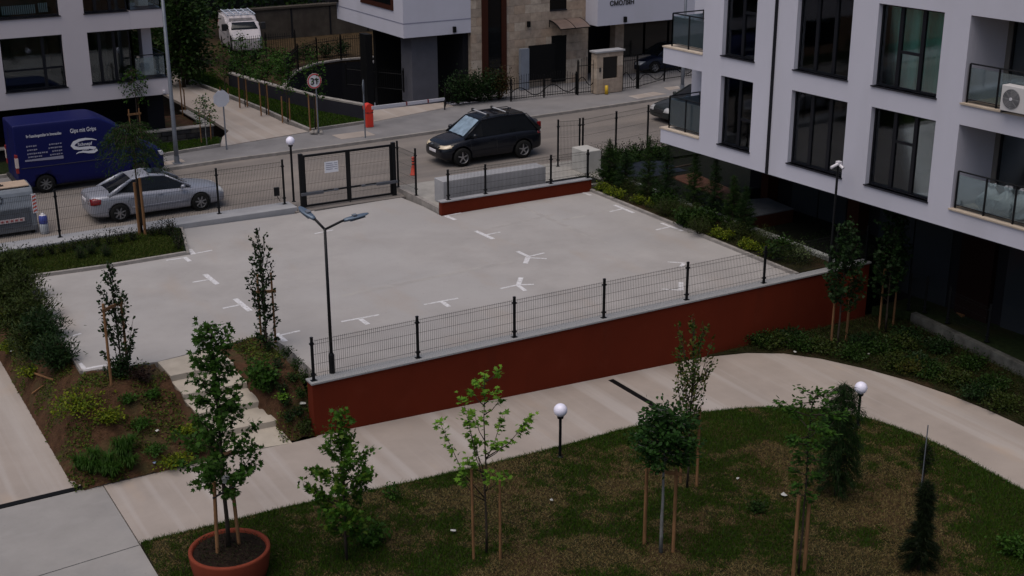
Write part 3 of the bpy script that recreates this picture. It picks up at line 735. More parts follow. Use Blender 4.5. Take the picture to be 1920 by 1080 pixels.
def window(fc, r, parent, cols=(0, .36, .64, 1), bar=None, rec=0.16, fw=0.055, sill=True, fmat=None, glass=True):
    u0, u1, z0, z1 = r; b = MB(); W = u1-u0
    fc.box(b, u0+.002, u0+fw, z0+.002, z1-.002, -rec-.06, -rec); fc.box(b, u1-fw, u1-.002, z0+.002, z1-.002, -rec-.06, -rec)
    fc.box(b, u0+fw, u1-fw, z0+.002, z0+fw, -rec-.06, -rec); fc.box(b, u0+fw, u1-fw, z1-fw, z1-.002, -rec-.06, -rec)
    for c in cols[1:-1]:
        uc = u0+W*c; fc.box(b, uc-.06, uc+.06, z0+fw, z1-fw, -rec-.07, -rec+.01)
    if bar:
        for (ci, hz) in bar:
            fc.box(b, u0+W*cols[ci]+.061, u0+W*cols[ci+1]-.061, z0+(z1-z0)*hz-.04, z0+(z1-z0)*hz+.04, -rec-.065, -rec+.005)
    o = b.build('window', fmat or M['frame'], parent, world=True)
    if glass:
        for a, c in zip(cols[:-1], cols[1:]):
            g = MB(); ua, uc = u0+W*a+.02, u0+W*c-.02
            fc.box(g, ua+.03, uc-.03, z0+.03, z1-.03, -rec-.035, -rec-.03); q = g.build('pane', M['glass'], o); q.location = -Vector(parent.location)
    if sill:
        g = MB(); fc.box(g, u0-.03, u1+.03, z0-.035, z0+.0, -rec, .05); q = g.build('sill', M['sill'], o); q.location = -Vector(parent.location)
    return o
def room(fc, u0, u1, z0, z1, depth, parent, th=.3, m=None):
    b = MB(); n0 = -th-.005; n1 = -depth
    A = [fc.P(u0, z0, n0), fc.P(u1, z0, n0), fc.P(u1, z1, n0), fc.P(u0, z1, n0)]; B_ = [fc.P(u0, z0, n1), fc.P(u1, z0, n1), fc.P(u1, z1, n1), fc.P(u0, z1, n1)]
    b.add(A+B_, [(4, 5, 6, 7), (0, 4, 7, 3), (1, 2, 6, 5), (0, 1, 5, 4), (3, 7, 6, 2)])
    return b.build('room', m or M['int'], parent, world=True)
def railing(fc, pts, z0, h, parent, posts=True, panel=True, n=0.0):
    """pts: list of (u,n) corners; posts between; returns part"""
    b = MB(); g = MB()
    for (p, q) in zip(pts[:-1], pts[1:]):
        P0, P1 = fc.P(p[0], z0, p[1]), fc.P(q[0], z0, q[1]); L = np.linalg.norm(P1-P0); k = max(1, round(L/1.05))
        b.tube(P0+[0, 0, h], P1+[0, 0, h], .022, n=8); b.tube(P0+[0, 0, .1], P1+[0, 0, .1], .012, n=6)
        for i in range(k+1):
            c = P0+(P1-P0)*i/k; b.obox(c-[.02, .02, 0], (.04, 0, 0), (0, .04, 0), (0, 0, h))
        d = (P1-P0)/L; nn = np.array([-d[1], d[0], 0])
        g.obox(P0+d*.03+[0, 0, .12], d*(L-.06), nn*.008, (0, 0, h-.22))
    o = b.build('railing', M['metal'], parent, world=True); q = g.build('glass_panel', M['rail'], o); q.location = -Vector(parent.location)
    return o

# ---------------------------------------------------------------- right apartment building
ZB = 2.25
P1, P2 = G(1238, 266, ZB), G(1920, 470, ZB)
FR = Fac(P1, P2-P1)
assert FR.n[0] < 0
rbld = thing('apartment_building', 'white apartment block on the right with dark windows and glass balconies', 'building', (20, 0, 0))
U = lambda px, py: FR.at(px, py)
uB = U(1311, 250)[0]                     # end of the main facade
wins = {
 'a0': FR.rect([None, None, (1414, 118), (1353, 104)]), 'a1': FR.rect([(1352, 140), (1411, 156), (1406, 285), (1346, 270)]),
 'b0': FR.rect([None, None, (1589, 151), (1488, 131)]), 'b1': FR.rect([(1484, 168), (1588, 192), (1579, 334), (1477, 305)]),
 'c0': FR.rect([(1647, 7), (1770, 22), (1757, 184), (1637, 160)]), 'c1': FR.rect([(1634, 201), (1753, 225), (1741, 378), (1622, 346)]),
 'd0': FR.rect([(1816, 28), None, None, (1804, 192)]) if False else None}
zt0 = wins['c0'][3]; zb0 = wins['c0'][2]; zt1 = wins['c1'][3]; zb1 = wins['c1'][2]
for k in ('a0', 'b0'): u0, u1, zb, _ = wins[k]; wins[k] = (u0, u1, (zb+zb0)/2, zt0)
for k in ('b1', 'a1'): pass
ud = (U(1817, 28)[0]+U(1803, 193)[0]+U(1798, 233)[0]+U(1786, 392)[0])/4
zlog0 = U(1803, 193)[1]; zlog0t = U(1817, 28)[1]; zlog1 = U(1786, 392)[1]; zlog1t = U(1798, 233)[1]
ude = ud+4.6
wins['d0'] = (ud, ude, zlog0, zlog0t); wins['d1'] = (ud, ude, zlog1, zlog1t)
zTop = 11.5; fl = zb0-zb1
holes = [wins[k] for k in wins]
for k in ('a0', 'b0', 'c0', 'd0'):
    h = wins[k]; holes.append((h[0], h[1], h[2]+fl, h[3]+fl))
ug = U(1449, 150)[0]; 
b = MB(); FR.wall(b, uB, 30, ZB, zTop, holes, .35); b.build('wall', M['white'], rbld, world=True)
b = MB(); FR.box(b, ug-.05, ug+.05, ZB, zTop, .002, .05); b.build('downpipe', M['frame'], rbld, world=True)
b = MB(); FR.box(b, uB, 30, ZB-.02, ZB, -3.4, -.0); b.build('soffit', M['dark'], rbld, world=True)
b = MB(); FR.box(b, uB+.1, 30, zTop, zTop+.1, -12, -.36); b.build('roof', M['dark'], rbld, world=True)
# bodies behind: end wall, recessed end block
b = MB(); FR.box(b, uB+.0, uB+.3, ZB, zTop, -12, -.36); b.build('wall', M['white'], rbld, world=True)
for k, cols, bar in (('a0', (0, .52, 1), [(1, .62)]), ('a1', (0, .52, 1), [(1, .42)]), ('b0', (0, .33, .66, 1), None), ('b1', (0, .33, .66, 1), None), ('c0', (0, .32, .66, 1), [(1, .45)]), ('c1', (0, .34, .66, 1), [(1, .62)])):
    window(FR, wins[k], rbld, cols, bar)
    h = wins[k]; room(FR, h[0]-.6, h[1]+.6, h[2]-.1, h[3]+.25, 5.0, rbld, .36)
h = wins['c0']; curtain(FR, h[0]+.1, h[0]+1.15, h[2], h[3], -.42, CURT, rbld); curtain(FR, h[0]+.95, h[1]-.05, h[2], h[3], -.5, leafmat('dark teal curtain', [(0.16, 0.48, 0.38), (0.20, 0.56, 0.45)], .2), rbld)
h = wins['a0']; curtain(FR, h[0]+.05, h[0]+.75, h[2], h[3], -.42, CURT, rbld); curtain(FR, h[1]-.55, h[1]-.05, h[2], h[3], -.42, CURTG, rbld)
h = wins['b0']; curtain(FR, h[0]+.05, h[0]+.5, h[2], h[3], -.45, leafmat('green reflection curtain', [(0.20, 0.34, 0.30), (0.24, 0.40, 0.34)], .2), rbld)  # green sheet standing in for a reflection in the pane


# loggias
for (k, z0, z1) in (('d0', zlog0, zlog0t), ('d1', zlog1, zlog1t)):
    u0 = ud; u1 = ude
    b = MB()
    FR.box(b, u0-.02, u0, z0, z1, -1.6, -.355); FR.box(b, u0, u1, z1, z1+.02, -1.6, -.355); FR.box(b, u1, u1+.02, z0, z1, -1.6, -.355)
    b.build('loggia_wall', M['white'], rbld, world=True)
    b = MB(); FR.box(b, u0, u1, z0-.03, z0, -1.6, -.354); FR.box(b, u0-.03, u1, z0-.03, z0+.012, -.353, .05); b.build('ledge', nz(mat('beige stone ledge', (.42, .35, .28), .8), 5, .1), rbld, world=True)
    for (qa, qb) in ((u0, u0+.15), (u0+1.3, u0+1.75), (u1-.6, u1)): b = MB(); FR.box(b, qa, qb, z0, z1, -1.75, -1.6); b.build('back_wall', M['intL'], rbld, world=True)
    window(FR, (u0+.16, u0+1.29, z0, z1), rbld, (0, 1), None, rec=1.62, sill=False); window(FR, (u0+1.76, u1-.61, z0, z1), rbld, (0, .5, 1), None, rec=1.62, sill=False)
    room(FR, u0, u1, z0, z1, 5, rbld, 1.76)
    railing(FR, [(u0+.08, -.1), (u0+2.9, -.1), (u1-.1, -.1)], z0+.012, 1.05, rbld)
# corner balconies beyond the end of the facade
e0 = 0.0
for (pt, pb, name) in (((1238, 84), (1239, 117), 'u'), ((1236, 237), (1237, 266), 'l')):
    zt = FR.at(*pt)[1]; zb_ = FR.at(*pb)[1]
    b = MB(); FR.box(b, 0.0, uB-.002, zb_, zt-.05, -3.0, -0.0); b.build('balcony_slab', M['white'], rbld, world=True)
    b = MB(); FR.box(b, -.03, uB-.002, zt-.05, zt, -3.0, .03); b.build('ledge', nz(mat('cream stone ledge', (.50, .42, .34), .8), 5, .1), rbld, world=True)
    railing(FR, [(.28, -1.5), (.28, -.14), (uB-.03, -.14)], zt, 1.12, rbld)
    room_m = None
# recessed end block behind the balconies
uw = None
def rec_u(px, py, nn):
    d = ray(px, py); O = FR.O+FR.n*nn; t = ((O-CAM)@FR.n)/(d@FR.n); p = CAM+d*t; return float((p-FR.O)@FR.u)
ur = rec_u(1297, 150, -1.5)
b = MB(); FR.box(b, ur, uB-.003, ZB, zTop, -4.0, -1.5); b.build('wall', M['white'], rbld, world=True)
# potted bush and clutter on the upper corner balcony
# ground floor under the overhang: red brown piers, dark glass
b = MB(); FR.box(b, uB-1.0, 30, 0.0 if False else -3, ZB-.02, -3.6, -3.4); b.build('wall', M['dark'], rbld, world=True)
for (ua, wd) in ((uB+.1, .35), (uB+4.2, .5), (uB+8.6, 1.2), (uB+14.6, 1.3), (uB+20, .8)):
    b = MB(); FR.box(b, ua, ua+wd, -3, ZB-.021, -3.39, -2.9 if wd < 1 else -3.2); b.build('pier', M['browncl'] if wd < .6 else M['brownd'], rbld, world=True)
for (ua, wd) in ((uB+1.2, 2.6), (uB+5.2, 3.0), (uB+10.2, 2.0), (uB+12.4, 2.0), (uB+16.5, 3)):
    h = (ua, ua+wd, .15, ZB-.25); b = MB()
    for (a, c) in ((0, .5), (.5, 1)): FR.box(b, ua+wd*a, ua+wd*c-.06, -1.5, ZB-.25, -3.39, -3.34)
    b.build('window', mat('dark ground floor glass', (.03, .034, .04), .1), rbld, world=True)
# low divider walls and paved terraces under the overhang
tw = lambda n_, l_, c_, pts, z0, z1, m: None
for (a, c, lab) in (((1290, 398, 1400, 330), 0, ''),):
    pass
sheet('terrace_paving', [gp(1258, 334), gp(1300, 326), gp(1402, 370), gp(1368, 382)], .05, nz(mat('pinkish paving', (.085, .038, .024), .85), 3, .2), .1)
tp = thing('terrace_platform', 'raised terrace platform with grey top and red brown side under the overhang', 'platform', G(1440, 390, 0))
q4 = [gp(1396, 374, .5), gp(1440, 371, .5), gp(1488, 391, .5), gp(1404, 407, .5)]
b = MB(); b.prism(q4, -.1, .46); b.build('platform_side', M['browncl'], tp, world=True)
b = MB(); b.prism(q4, .46, .5); b.build('platform_top', nz(mat('grey paving', (.085, .09, .10), .85), 3, .15), tp, world=True)
vs_ = []; fs = []; P = G(1212, 318, .05)
for i in range(9):
    for j in range(7): u_, v_ = i/8-.5, j/6-.5; vs_.append((P[0]+u_*2.6, P[1]+v_*1.8, .03+.3*max(0, 1-(2*abs(u_))**3)*max(0, 1-(2*abs(v_))**3)+random.uniform(-.03, .03)))
for i in range(8):
    for j in range(6): fs.append((i*7+j, (i+1)*7+j, (i+1)*7+j+1, i*7+j+1))
b = MB(); b.add(vs_, fs, True); o = b.build('tarpaulin', nz(mat('blue grey tarp', (.014, .018, .027), .7), 3, .2)); tag(o, 'blue grey tarpaulin cover in the shaded garden behind the planter', 'tarpaulin')
for (x0, x1, y0, y1, lab, m) in ((19.4, 22, 6.9, 7.1, 'dark divider wall between the two terraces under the white block', 'dark'),):
    b = MB(); b.box(x0, x1, y0, y1, -.2, .55); tag(b.build('terrace_wall', M[m]), lab, 'wall')
b = MB(); b.tube((G(1255, 316, .5)[0], G(1255, 316, .5)[1], .5), (G(1296, 308, .6)[0], G(1296, 308, .6)[1], .6), .035, n=8); o = b.build('timber_pole', M['bark']); tag(o, 'slim timber pole lying across the shaded terrace garden', 'timber pole')

# ---------------------------------------------------------------- left apartment building
YL = 26.4
FL = Fac((0, YL), (1, 0)); assert FL.n[1] < 0
lb = thing('apartment_building', 'white apartment block at upper left with ribbon windows above the blue van', 'building', (-2, YL+2, 0))
UR = FL.at(318, 176)[0]
b0t = FL.at(303, 10)[1]; b0b = FL.at(305, 48)[1]; b1t = FL.at(313, 143)[1]; b1b = FL.at(316, 176)[1]
o0 = FL.rect([None, (115, 66), (128, 163), (12, 176)]); o1 = FL.rect([(163, 61), None, None, (173, 157)])
zsb, zhd = (o0[2]+o1[2])/2, FL.at(60, 69)[1]
W0 = (o0[0], o0[1], zsb, zhd); UC = FL.at(275, 50)[0]
W0b = (FL.at(0, 40)[0]-6, FL.at(112, 28)[0], zsb+2.83, zsb+5.2)
W1 = (o1[0], UR-1.35, zsb, zhd); W1b = (FL.at(157, 22)[0], UR-1.1, zsb+2.83, zsb+5.2)
W2 = (o0[0]-4.2, o0[0]-.75, zsb, zhd)
b = MB(); FL.wall(b, -16, UR-1.35, b1b, b1b+7, [W0, (W1[0], UR, zsb, zhd), W0b, (W1b[0], UR, W1b[2], W1b[3]), W2], .35); b.build('wall', M['whiteL'], lb, world=True)
for (zb_, zt) in ((b1b, zsb), (zhd, zsb+2.83)):
    b = MB(); FL.box(b, UR-1.352+.004, UR, zb_, zt, -2.2, 0.0); FL.box(b, -16, UR-1.35, zt-.03, zt-.01, .001, .012) if False else None; b.build('balcony_slab', M['whiteL'], lb, world=True)
    b = MB(); FL.box(b, UR-1.33, UR+.03, zt, zt+.03, -2.2, .03); b.build('ledge', M['sill'], lb, world=True)
b = MB(); uc0, uc1 = FL.at(268, 50)[0]+.35, FL.at(300, 143)[0]-.12
FL.box(b, UR-.75, UR-.35, zsb+.03, zhd, -1.3, -.75); b.build('column', M['whiteL'], lb, world=True)
b = MB(); FL.box(b, UR-.75, UR-.35, zsb+2.86, zsb+5.2, -1.3, -.75); b.build('column', M['whiteL'], lb, world=True)
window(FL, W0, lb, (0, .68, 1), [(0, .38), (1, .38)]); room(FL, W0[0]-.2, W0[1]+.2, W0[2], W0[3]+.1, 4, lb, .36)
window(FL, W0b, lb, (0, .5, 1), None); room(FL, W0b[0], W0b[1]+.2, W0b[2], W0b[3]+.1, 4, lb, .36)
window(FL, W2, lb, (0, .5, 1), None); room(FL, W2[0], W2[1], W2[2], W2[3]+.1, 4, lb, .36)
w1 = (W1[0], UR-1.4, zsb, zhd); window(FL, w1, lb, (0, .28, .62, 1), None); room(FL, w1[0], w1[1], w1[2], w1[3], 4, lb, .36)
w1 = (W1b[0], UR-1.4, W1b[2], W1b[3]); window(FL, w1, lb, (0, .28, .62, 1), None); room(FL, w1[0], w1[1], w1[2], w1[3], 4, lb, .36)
# slats of a radiator / blind seen in the upper left window
b = MB(); ua, zc = FL.at(6, 22); ub_, _ = FL.at(70, 15)
for i in range(16): FL.box(b, ua+(ub_-ua)*i/16, ua+(ub_-ua)*(i+.62)/16, zc-.18, zc+.16, -.35, -.32)
ua2, _ = FL.at(75, 15); ub2, _ = FL.at(93, 12)
for i in range(5): FL.box(b, ua2+(ub2-ua2)*i/5, ua2+(ub2-ua2)*(i+.62)/5, zc-.16, zc+.2, -.35, -.32)
b.build('blind_slat', mat('pale teal blind', (.28, .36, .40), .7), lb, world=True)
for zz in (zsb+.03, zsb+2.86): railing(FL, [(UR-1.3, -.08), (UR-.06, -.08), (UR-.06, -1.9)], zz, .95, lb)
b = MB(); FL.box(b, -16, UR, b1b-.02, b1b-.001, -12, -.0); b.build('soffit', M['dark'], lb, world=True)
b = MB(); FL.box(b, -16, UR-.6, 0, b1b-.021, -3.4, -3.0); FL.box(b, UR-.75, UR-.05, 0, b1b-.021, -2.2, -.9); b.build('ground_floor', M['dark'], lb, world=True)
b = MB(); FL.box(b, -16, UR-2.3, b1b+7, b1b+7.1, -12, 0); FL.box(b, UR-2.7, UR-2.35, b1b, b1b+7, -12, -.36); b.build('roof', M['dark'], lb, world=True)
b = MB(); ul, zl = FL.at(306, 171); FL.box(b, ul-.03, ul+.06, zl-.06, zl+.05, .0, .12); b.build('wall_light', M['signwhite'], lb, world=True)
# stone planter wall in front: courses of stone pieces
sw = thing('stone_wall', 'dark dry stone planter wall with pale coping under the left building', 'wall', (4, 26.5, .1))
xa, xb, hs = -8, 6.3, .62
b = MB(); b.box(xa, xb-.1, 26.66, 26.9, 0, hs); b.box(xb-.24, xb-.1, 26.9, 30.2, 0, hs); b.build('wall_core', M['dark'], sw, world=True)
b = MB(); b.box(xa, xb+.03, 26.52, 26.95, hs, hs+.05); b.box(xb-.33, xb+.03, 26.95, 30.3, hs, hs+.05); b.build('coping', M['kerb'], sw, world=True)
smats = [nz(mat('wall stone %d' % i, c, .9), 5, .35, 5, bump=.4) for i, c in enumerate([(.035, .033, .034), (.05, .046, .043), (.028, .027, .03)])]
for row in range(3):
    x = 1.9 if True else xa
    while x < xb-.05:
        w_ = random.uniform(.32, .7); x2 = min(x+w_, xb)
        if xb-x2 < .15: x2 = xb
        b = MB(); o_ = random.uniform(0, .03); b.box(x+.008, x2-.008, 26.55-o_*.5, 26.655, row*.205+.01, row*.205+.198); b.build('stone', random.choice(smats), sw, world=True, bevel=.012); x = x2
sheet('planter_soil', [(-8, 26.95), (6.15, 26.95), (6.15, 30.2), (-8, 30.2)], .5, M['soil'], .4)

# ---------------------------------------------------------------- middle white and limestone house
YM = 29.5
FM = Fac((0, YM), (1, 0)); mb = thing('apartment_building', 'white and limestone clad building across the street with red brown window frames', 'building', (20, YM+2, 0))
uc, zc = FM.at(757, 73); us, _ = FM.at(883, 60); zbm = (FM.at(757, 73)[1]+FM.at(883, 60)[1])/2
ue = FM.at(1068, 50)[0]
FMl = Fac((uc, YM), (0, -1))   # left face; u runs toward the viewer
def atl(px, py):
    p = onX(px, py, uc); return p[1], p[2]
yl, _ = atl(633, 46)
win_h = FM.at(738, 0)
b = MB(); FM.box(b, uc, us, zbm, zbm+6, -(yl-YM), 0); b.build('upper_wall', M['white'], mb, world=True)
jz = FM.at(757, 45)[1]
b = MB(); b.add([(uc-.012, YM-.012, jz-.02), (us, YM-.012, jz-.02), (us, YM-.012, jz+.02), (uc-.012, YM-.012, jz+.02), (uc-.012, yl, jz-.02), (uc-.012, yl, jz+.02)], [(0, 1, 2, 3), (4, 0, 3, 5)]); b.build('groove', M['textg'], mb, world=True)
# small window with brown frame on the left face
ya, za = atl(677, 0); yb_, zb2 = atl(738, 20); 
b = MB(); b.box(uc-.05, uc-.002, yb_, ya, zb2, zb2+2.2); wf = b.build('window', M['browncl'], mb, world=True)
b = MB(); b.box(uc-.06, uc-.051, yb_+.22, ya-.22, zb2+.25, zb2+2.1); q = b.build('pane', M['carglass'], wf); q.location = -Vector(mb.location)
b = MB(); b.box(uc-.5, uc+.0, yl-.3, yl+1.9, zbm+.9, zbm+4); b.build('balcony_panel', M['dark'], mb, world=True)
# limestone part built of slabs
zt_m = zbm+6
px0 = us; 
door = (FM.at(1034, 65)[0], FM.at(1062, 63)[0], 0.2, FM.at(1048, 66)[1])
tallw = (FM.at(903, 40)[0], FM.at(949, 40)[0], FM.at(925, 137)[1], 9)
smw = (FM.at(1031, 0)[0], FM.at(1063, 0)[0], FM.at(1045, 18)[1], 9)
board = (FM.at(985, 80)[0], FM.at(1034, 80)[0], 0.5, FM.at(1010, 82)[1])
ue_s = FM.at(1103, 60)[0]
b = MB(); FM.wall(b, us, ue_s-.01, 0, zt_m, [(tallw[0], tallw[1], tallw[2], zt_m-.5)], .3); 
core = MB(); FM.box(core, us, ue_s, 0, zt_m, -3, -.06); core.build('wall_core', M['lime4'], mb, world=True)
row = 0; z = 0.05
ops = [tallw[:2]+(tallw[2]-1.5, tallw[3]), smw, door]
while z < zt_m-.1:
    hh = .42; zc_ = z+hh/2; iv = [(us, ue_s)]
    for h in ops:
        if h[2] < zc_ < h[3]: iv = [q for (a, c) in iv for q in ((a, min(c, h[0])), (max(a, h[1]), c)) if q[1]-q[0] > .02]
    for (a, c) in iv:
        x = us+(0 if row % 2 else -.3)
        while x < c-.02:
            x1, x2 = max(x, a), min(x+.62, c)
            if x2-x1 > .03:
                b = MB(); FM.box(b, x1+.004, x2-.004, z+.004, z+hh-.004, -.055, random.uniform(-.006, .004)); b.build('stone_slab', M['lime%d' % random.choice([0, 0, 1, 2, 2, 3, 4])], mb, world=True)
            x += .62
    z += hh; row += 1
for nm, r in (('window', tallw), ('window', smw)):
    b = MB(); u0, u1, z0, z1 = r
    fw = .42 if r is tallw else .04
    if r is tallw:
        FM.box(b, u0, u0+fw*.8, z0-1.5, z1, -.05, .06); FM.box(b, u1-fw*.6, u1, z0-1.5, z1, -.05, .06)
    else: FM.box(b, u0, u1, z0-.05, z0, -.05, .04)
    wf = b.build('window', M['browncl'] if r is tallw else M['sill'], mb, world=True)
    b = MB(); FM.box(b, u0+(fw*.8 if r is tallw else 0), u1-(fw*.6 if r is tallw else 0), z0-(1.5 if r is tallw else 0), z1, -.058, -.04); q = b.build('pane', M['carglass'], wf); q.location = -Vector(mb.location)
b = MB(); FM.box(b, door[0], door[1], door[2], door[3], -.05, .0); d_ = b.build('door', M['iron'], mb, world=True)
b = MB(); FM.box(b, board[0], board[1], board[2], board[3], .3, .36); o = b.build('info_board', M['iron'], None); tag(o, 'large black board screen standing before the limestone facade', 'board')
b = MB(); bb = FM.at(967, 90); FM.box(b, bb[0], bb[0]+.5, .1, board[3]-.1, .3, .5); o = b.build('grey_pillar', nz(mat('grey blue panel', (.17, .19, .23), .6), 2, .1)); tag(o, 'narrow grey blue pillar with rounded dark cap left of the black board', 'pillar')
# canopy over the door
cu0, cz0 = FM.at(1030, 47); cu1, _ = FM.at(1075, 50)
cp = thing('canopy', 'brownish glass canopy on curved black brackets above the entrance door', 'canopy', FM.P((cu0+cu1)/2, cz0, 0))
prof = [(-t_*1.1, -.0-.34*(t_**1.8)) for t_ in np.linspace(0, 1, 7)]
vs_ = []; fs = []
for i, (y_, z_) in enumerate(prof):
    vs_ += [FM.P(cu0, cz0+.25+z_, -y_), FM.P(cu1+.35, cz0+.25+z_, -y_)]
    if i: fs.append((2*i-2, 2*i-1, 2*i+1, 2*i))
b = MB(); b.add(vs_, fs, True); b.build('canopy_sheet', nz(mat('smoked sheet', (.15, .11, .095), .3), 2, .2), cp, world=True)
b = MB()
for uu in (cu0, (cu0+cu1+.35)/2, cu1+.35):
    b.path([FM.P(uu, cz0+.235+z_, -y_) for (y_, z_) in prof], .03, 6)
    b.tube(FM.P(uu, cz0+.24, 0), FM.P(uu, cz0-.1, 0), .02)
b.tube(FM.P(cu0, cz0-.09, 1.1), FM.P(cu1+.35, cz0-.09, 1.1), .025)
b.build('bracket', M['iron'], cp, world=True)
# wall lights
for (px, py, lab, fc) in ((851, 55, 0, FM), (990, 45, 0, FM), ):
    u_, z_ = fc.at(px, py); b = MB(); fc.box(b, u_-.07, u_+.07, z_-.14, z_+.14, .005, .14); b.build('wall_light', M['iron'], mb, world=True)
# protruding white box with lettering, right
YS = 28.4
FS = Fac((0, YS), (1, 0)); su, sz = FS.at(1120, 50); szb = (FS.at(1120, 50)[1]+FS.at(1250, 37)[1])/2
b = MB(); FS.box(b, su, su+9, szb, szb+5.5, -3.5, 0); b.build('upper_wall', M['white'], mb, world=True)
u_, z_ = FS.at(1171, 36); b = MB(); FS.box(b, u_-.07, u_+.07, z_-.14, z_+.14, .005, .14); b.build('wall_light', M['iron'], mb, world=True)
def text_mesh(name, body, size, m, parent=None, extr=0.006, align='LEFT', bold=False):
    cu = bpy.data.curves.new(name, 'FONT'); cu.body = body; cu.size = size; cu.extrude = extr; cu.align_x = align; cu.offset = 0.008 if size > .3 else 0.002
    o = bpy.data.objects.new(name+'_tmp', cu); C.objects.link(o)
    bpy.context.view_layer.update()
    me = bpy.data.meshes.new_from_object(o.evaluated_get(bpy.context.evaluated_depsgraph_get()))
    bpy.data.objects.remove(o); me.materials.clear(); me.materials.append(m)
    q = bpy.data.objects.new(name, me); C.objects.link(q)
    if parent is not None: q.parent = parent
    return q
tu0, tz0 = FS.at(1143, 11); tu1, _ = FS.at(1188, 8)
q = text_mesh('lettering', 'СМОЛЯН', 0.36, M['black'], mb, .012)
wd = q.dimensions.x or 1.5
q.scale = ((tu1-tu0)/wd,)*3; q.rotation_euler = (PI/2, 0, 0); q.location = Vector(tuple(FS.P(tu0, tz0, .016)))-Vector(mb.location)
# ground floor behind
b = MB(); FM.box(b, ue_s, ue_s+14, 0, szb+.5, -2.4, -2.0); b.build('ground_floor', M['dark'], mb, world=True)
for (pa, pb_) in ((1164, 1180), ):
    u0_ = FM.at(pa, 60)[0]; u1_ = FM.at(pb_, 60)[0]; b = MB(); FM.box(b, u0_, u1_, 0, szb-.002, -1, -.5); b.build('stone_pier', M['lime1'], mb, world=True)
u0_ = FM.at(1180, 120)[0]; b = MB(); FM.box(b, u0_, u0_+9, 0, .95, -1, -.6); b.build('stone_plinth', M['lime4'], mb, world=True)
for i in range(3):
    b = MB(); FM.box(b, u0_+i*1.6, u0_+i*1.6+1.45, .96, szb-.01, -.95, -.85); b.build('shop_window', M['carglass'], mb, world=True)
# under the white corner: column, dark core
c0_ = G(775, 190, 0); c1_ = G(820, 180, 0)
b = MB(); b.box(17.5, 18.9, 30.0, 31.2, -.2, zbm); b.build('column', nz(mat('blue grey pier', (.085, .085, .10), .8), 2, .1), mb, world=True)
cxx = onY(688, 150, 31.5)[0]; b = MB(); b.box(cxx, cxx+.35, 31.5, 32.2, -3, zbm); b.build('column', M['iron'], mb, world=True)  # column's near black colour holds the shade under the building
b = MB(); b.box(cxx+1.9, us-.31, 34.5, 34.8, -4, zbm-.03); b.build('garage_dark_panel', M['iron'], mb, world=True)  # black panel added to stand for the shaded depth of the garage
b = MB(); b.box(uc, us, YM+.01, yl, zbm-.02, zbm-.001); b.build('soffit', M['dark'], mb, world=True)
b = MB(); b.box(us-.3, us-.01, YM+.3, 33, 0, zbm); b.build('side_wall', M['dark'], mb, world=True)

# ---------------------------------------------------------------- back retaining wall and dark wood
A, B_ = G(420, 84, .05), G(680, 60, .05)
yb2 = 51.5
zt = onY(560, 14, yb2)[2]
b = MB(); b.box(15.2, 60, yb2, yb2+.5, 0, zt); b.box(15.2, 15.6, 42, yb2, 0, zt*.9) if False else None
t = thing('back_wall', 'old stained concrete retaining wall behind the white van', 'wall', (25, yb2, 0)); b.build('wall_body', M['retain'], t, world=True)
b = MB(); b.box(15.1, 60, yb2-.08, yb2+.55, zt, zt+.12); b.build('coping', M['retain'], t, world=True)
for i in range(12):
    b = MB(); x = 17+i*2.6; b.box(x, x+.1, yb2-.03, yb2+.01, .1, zt); b.build('joint_rib', M['dark'], t, world=True)
sheet('back_slope', [(-80, 62), (140, 62), (140, 200), (-80, 200)], lambda x, y: 3.0+(y-62)*.3, M['turf'], .5)
# ramp walls: dark curved retaining wall with coping, low wall with white coping
t = thing('ramp_wall', 'dark curved retaining wall of the garage ramp with pale coping', 'wall', (14, 38, 0))
cw = [(14.05, 28.3), (13.6, 31)]+curve+[(27, curve[-1][1])]
b = MB(); kerbrun(b, cw, .25, -4, .06, 1); b.build('wall_body', M['dark'], t, world=True)
b = MB(); kerbrun(b, cw[1:], .3, .06, .14, 1); b.build('coping', M['kerb'], t, world=True)
t = thing('low_wall', 'low dark wall with pale coping between far lawn and garage ramp', 'wall', (12, 33, 0))
lw = wl[:]
hw = HT(np.array([*gp(600, 214), 0]), 182)
lw2 = [(wl[0][0], wl[0][1])]+wl[1:]
b = MB(); kerbrun(b, [(13.35, 26.3)]+lw2[1:], .2, 0, hw-.05, -1); b.build('wall_body', nz(mat('dark blue grey wall', (.022, .022, .03), .8), 2, .1), t, world=True)
b = MB(); kerbrun(b, [(13.35, 26.3)]+lw2[1:], .27, hw-.05, hw+.02, -1); b.build('coping', M['kerb'], t, world=True)
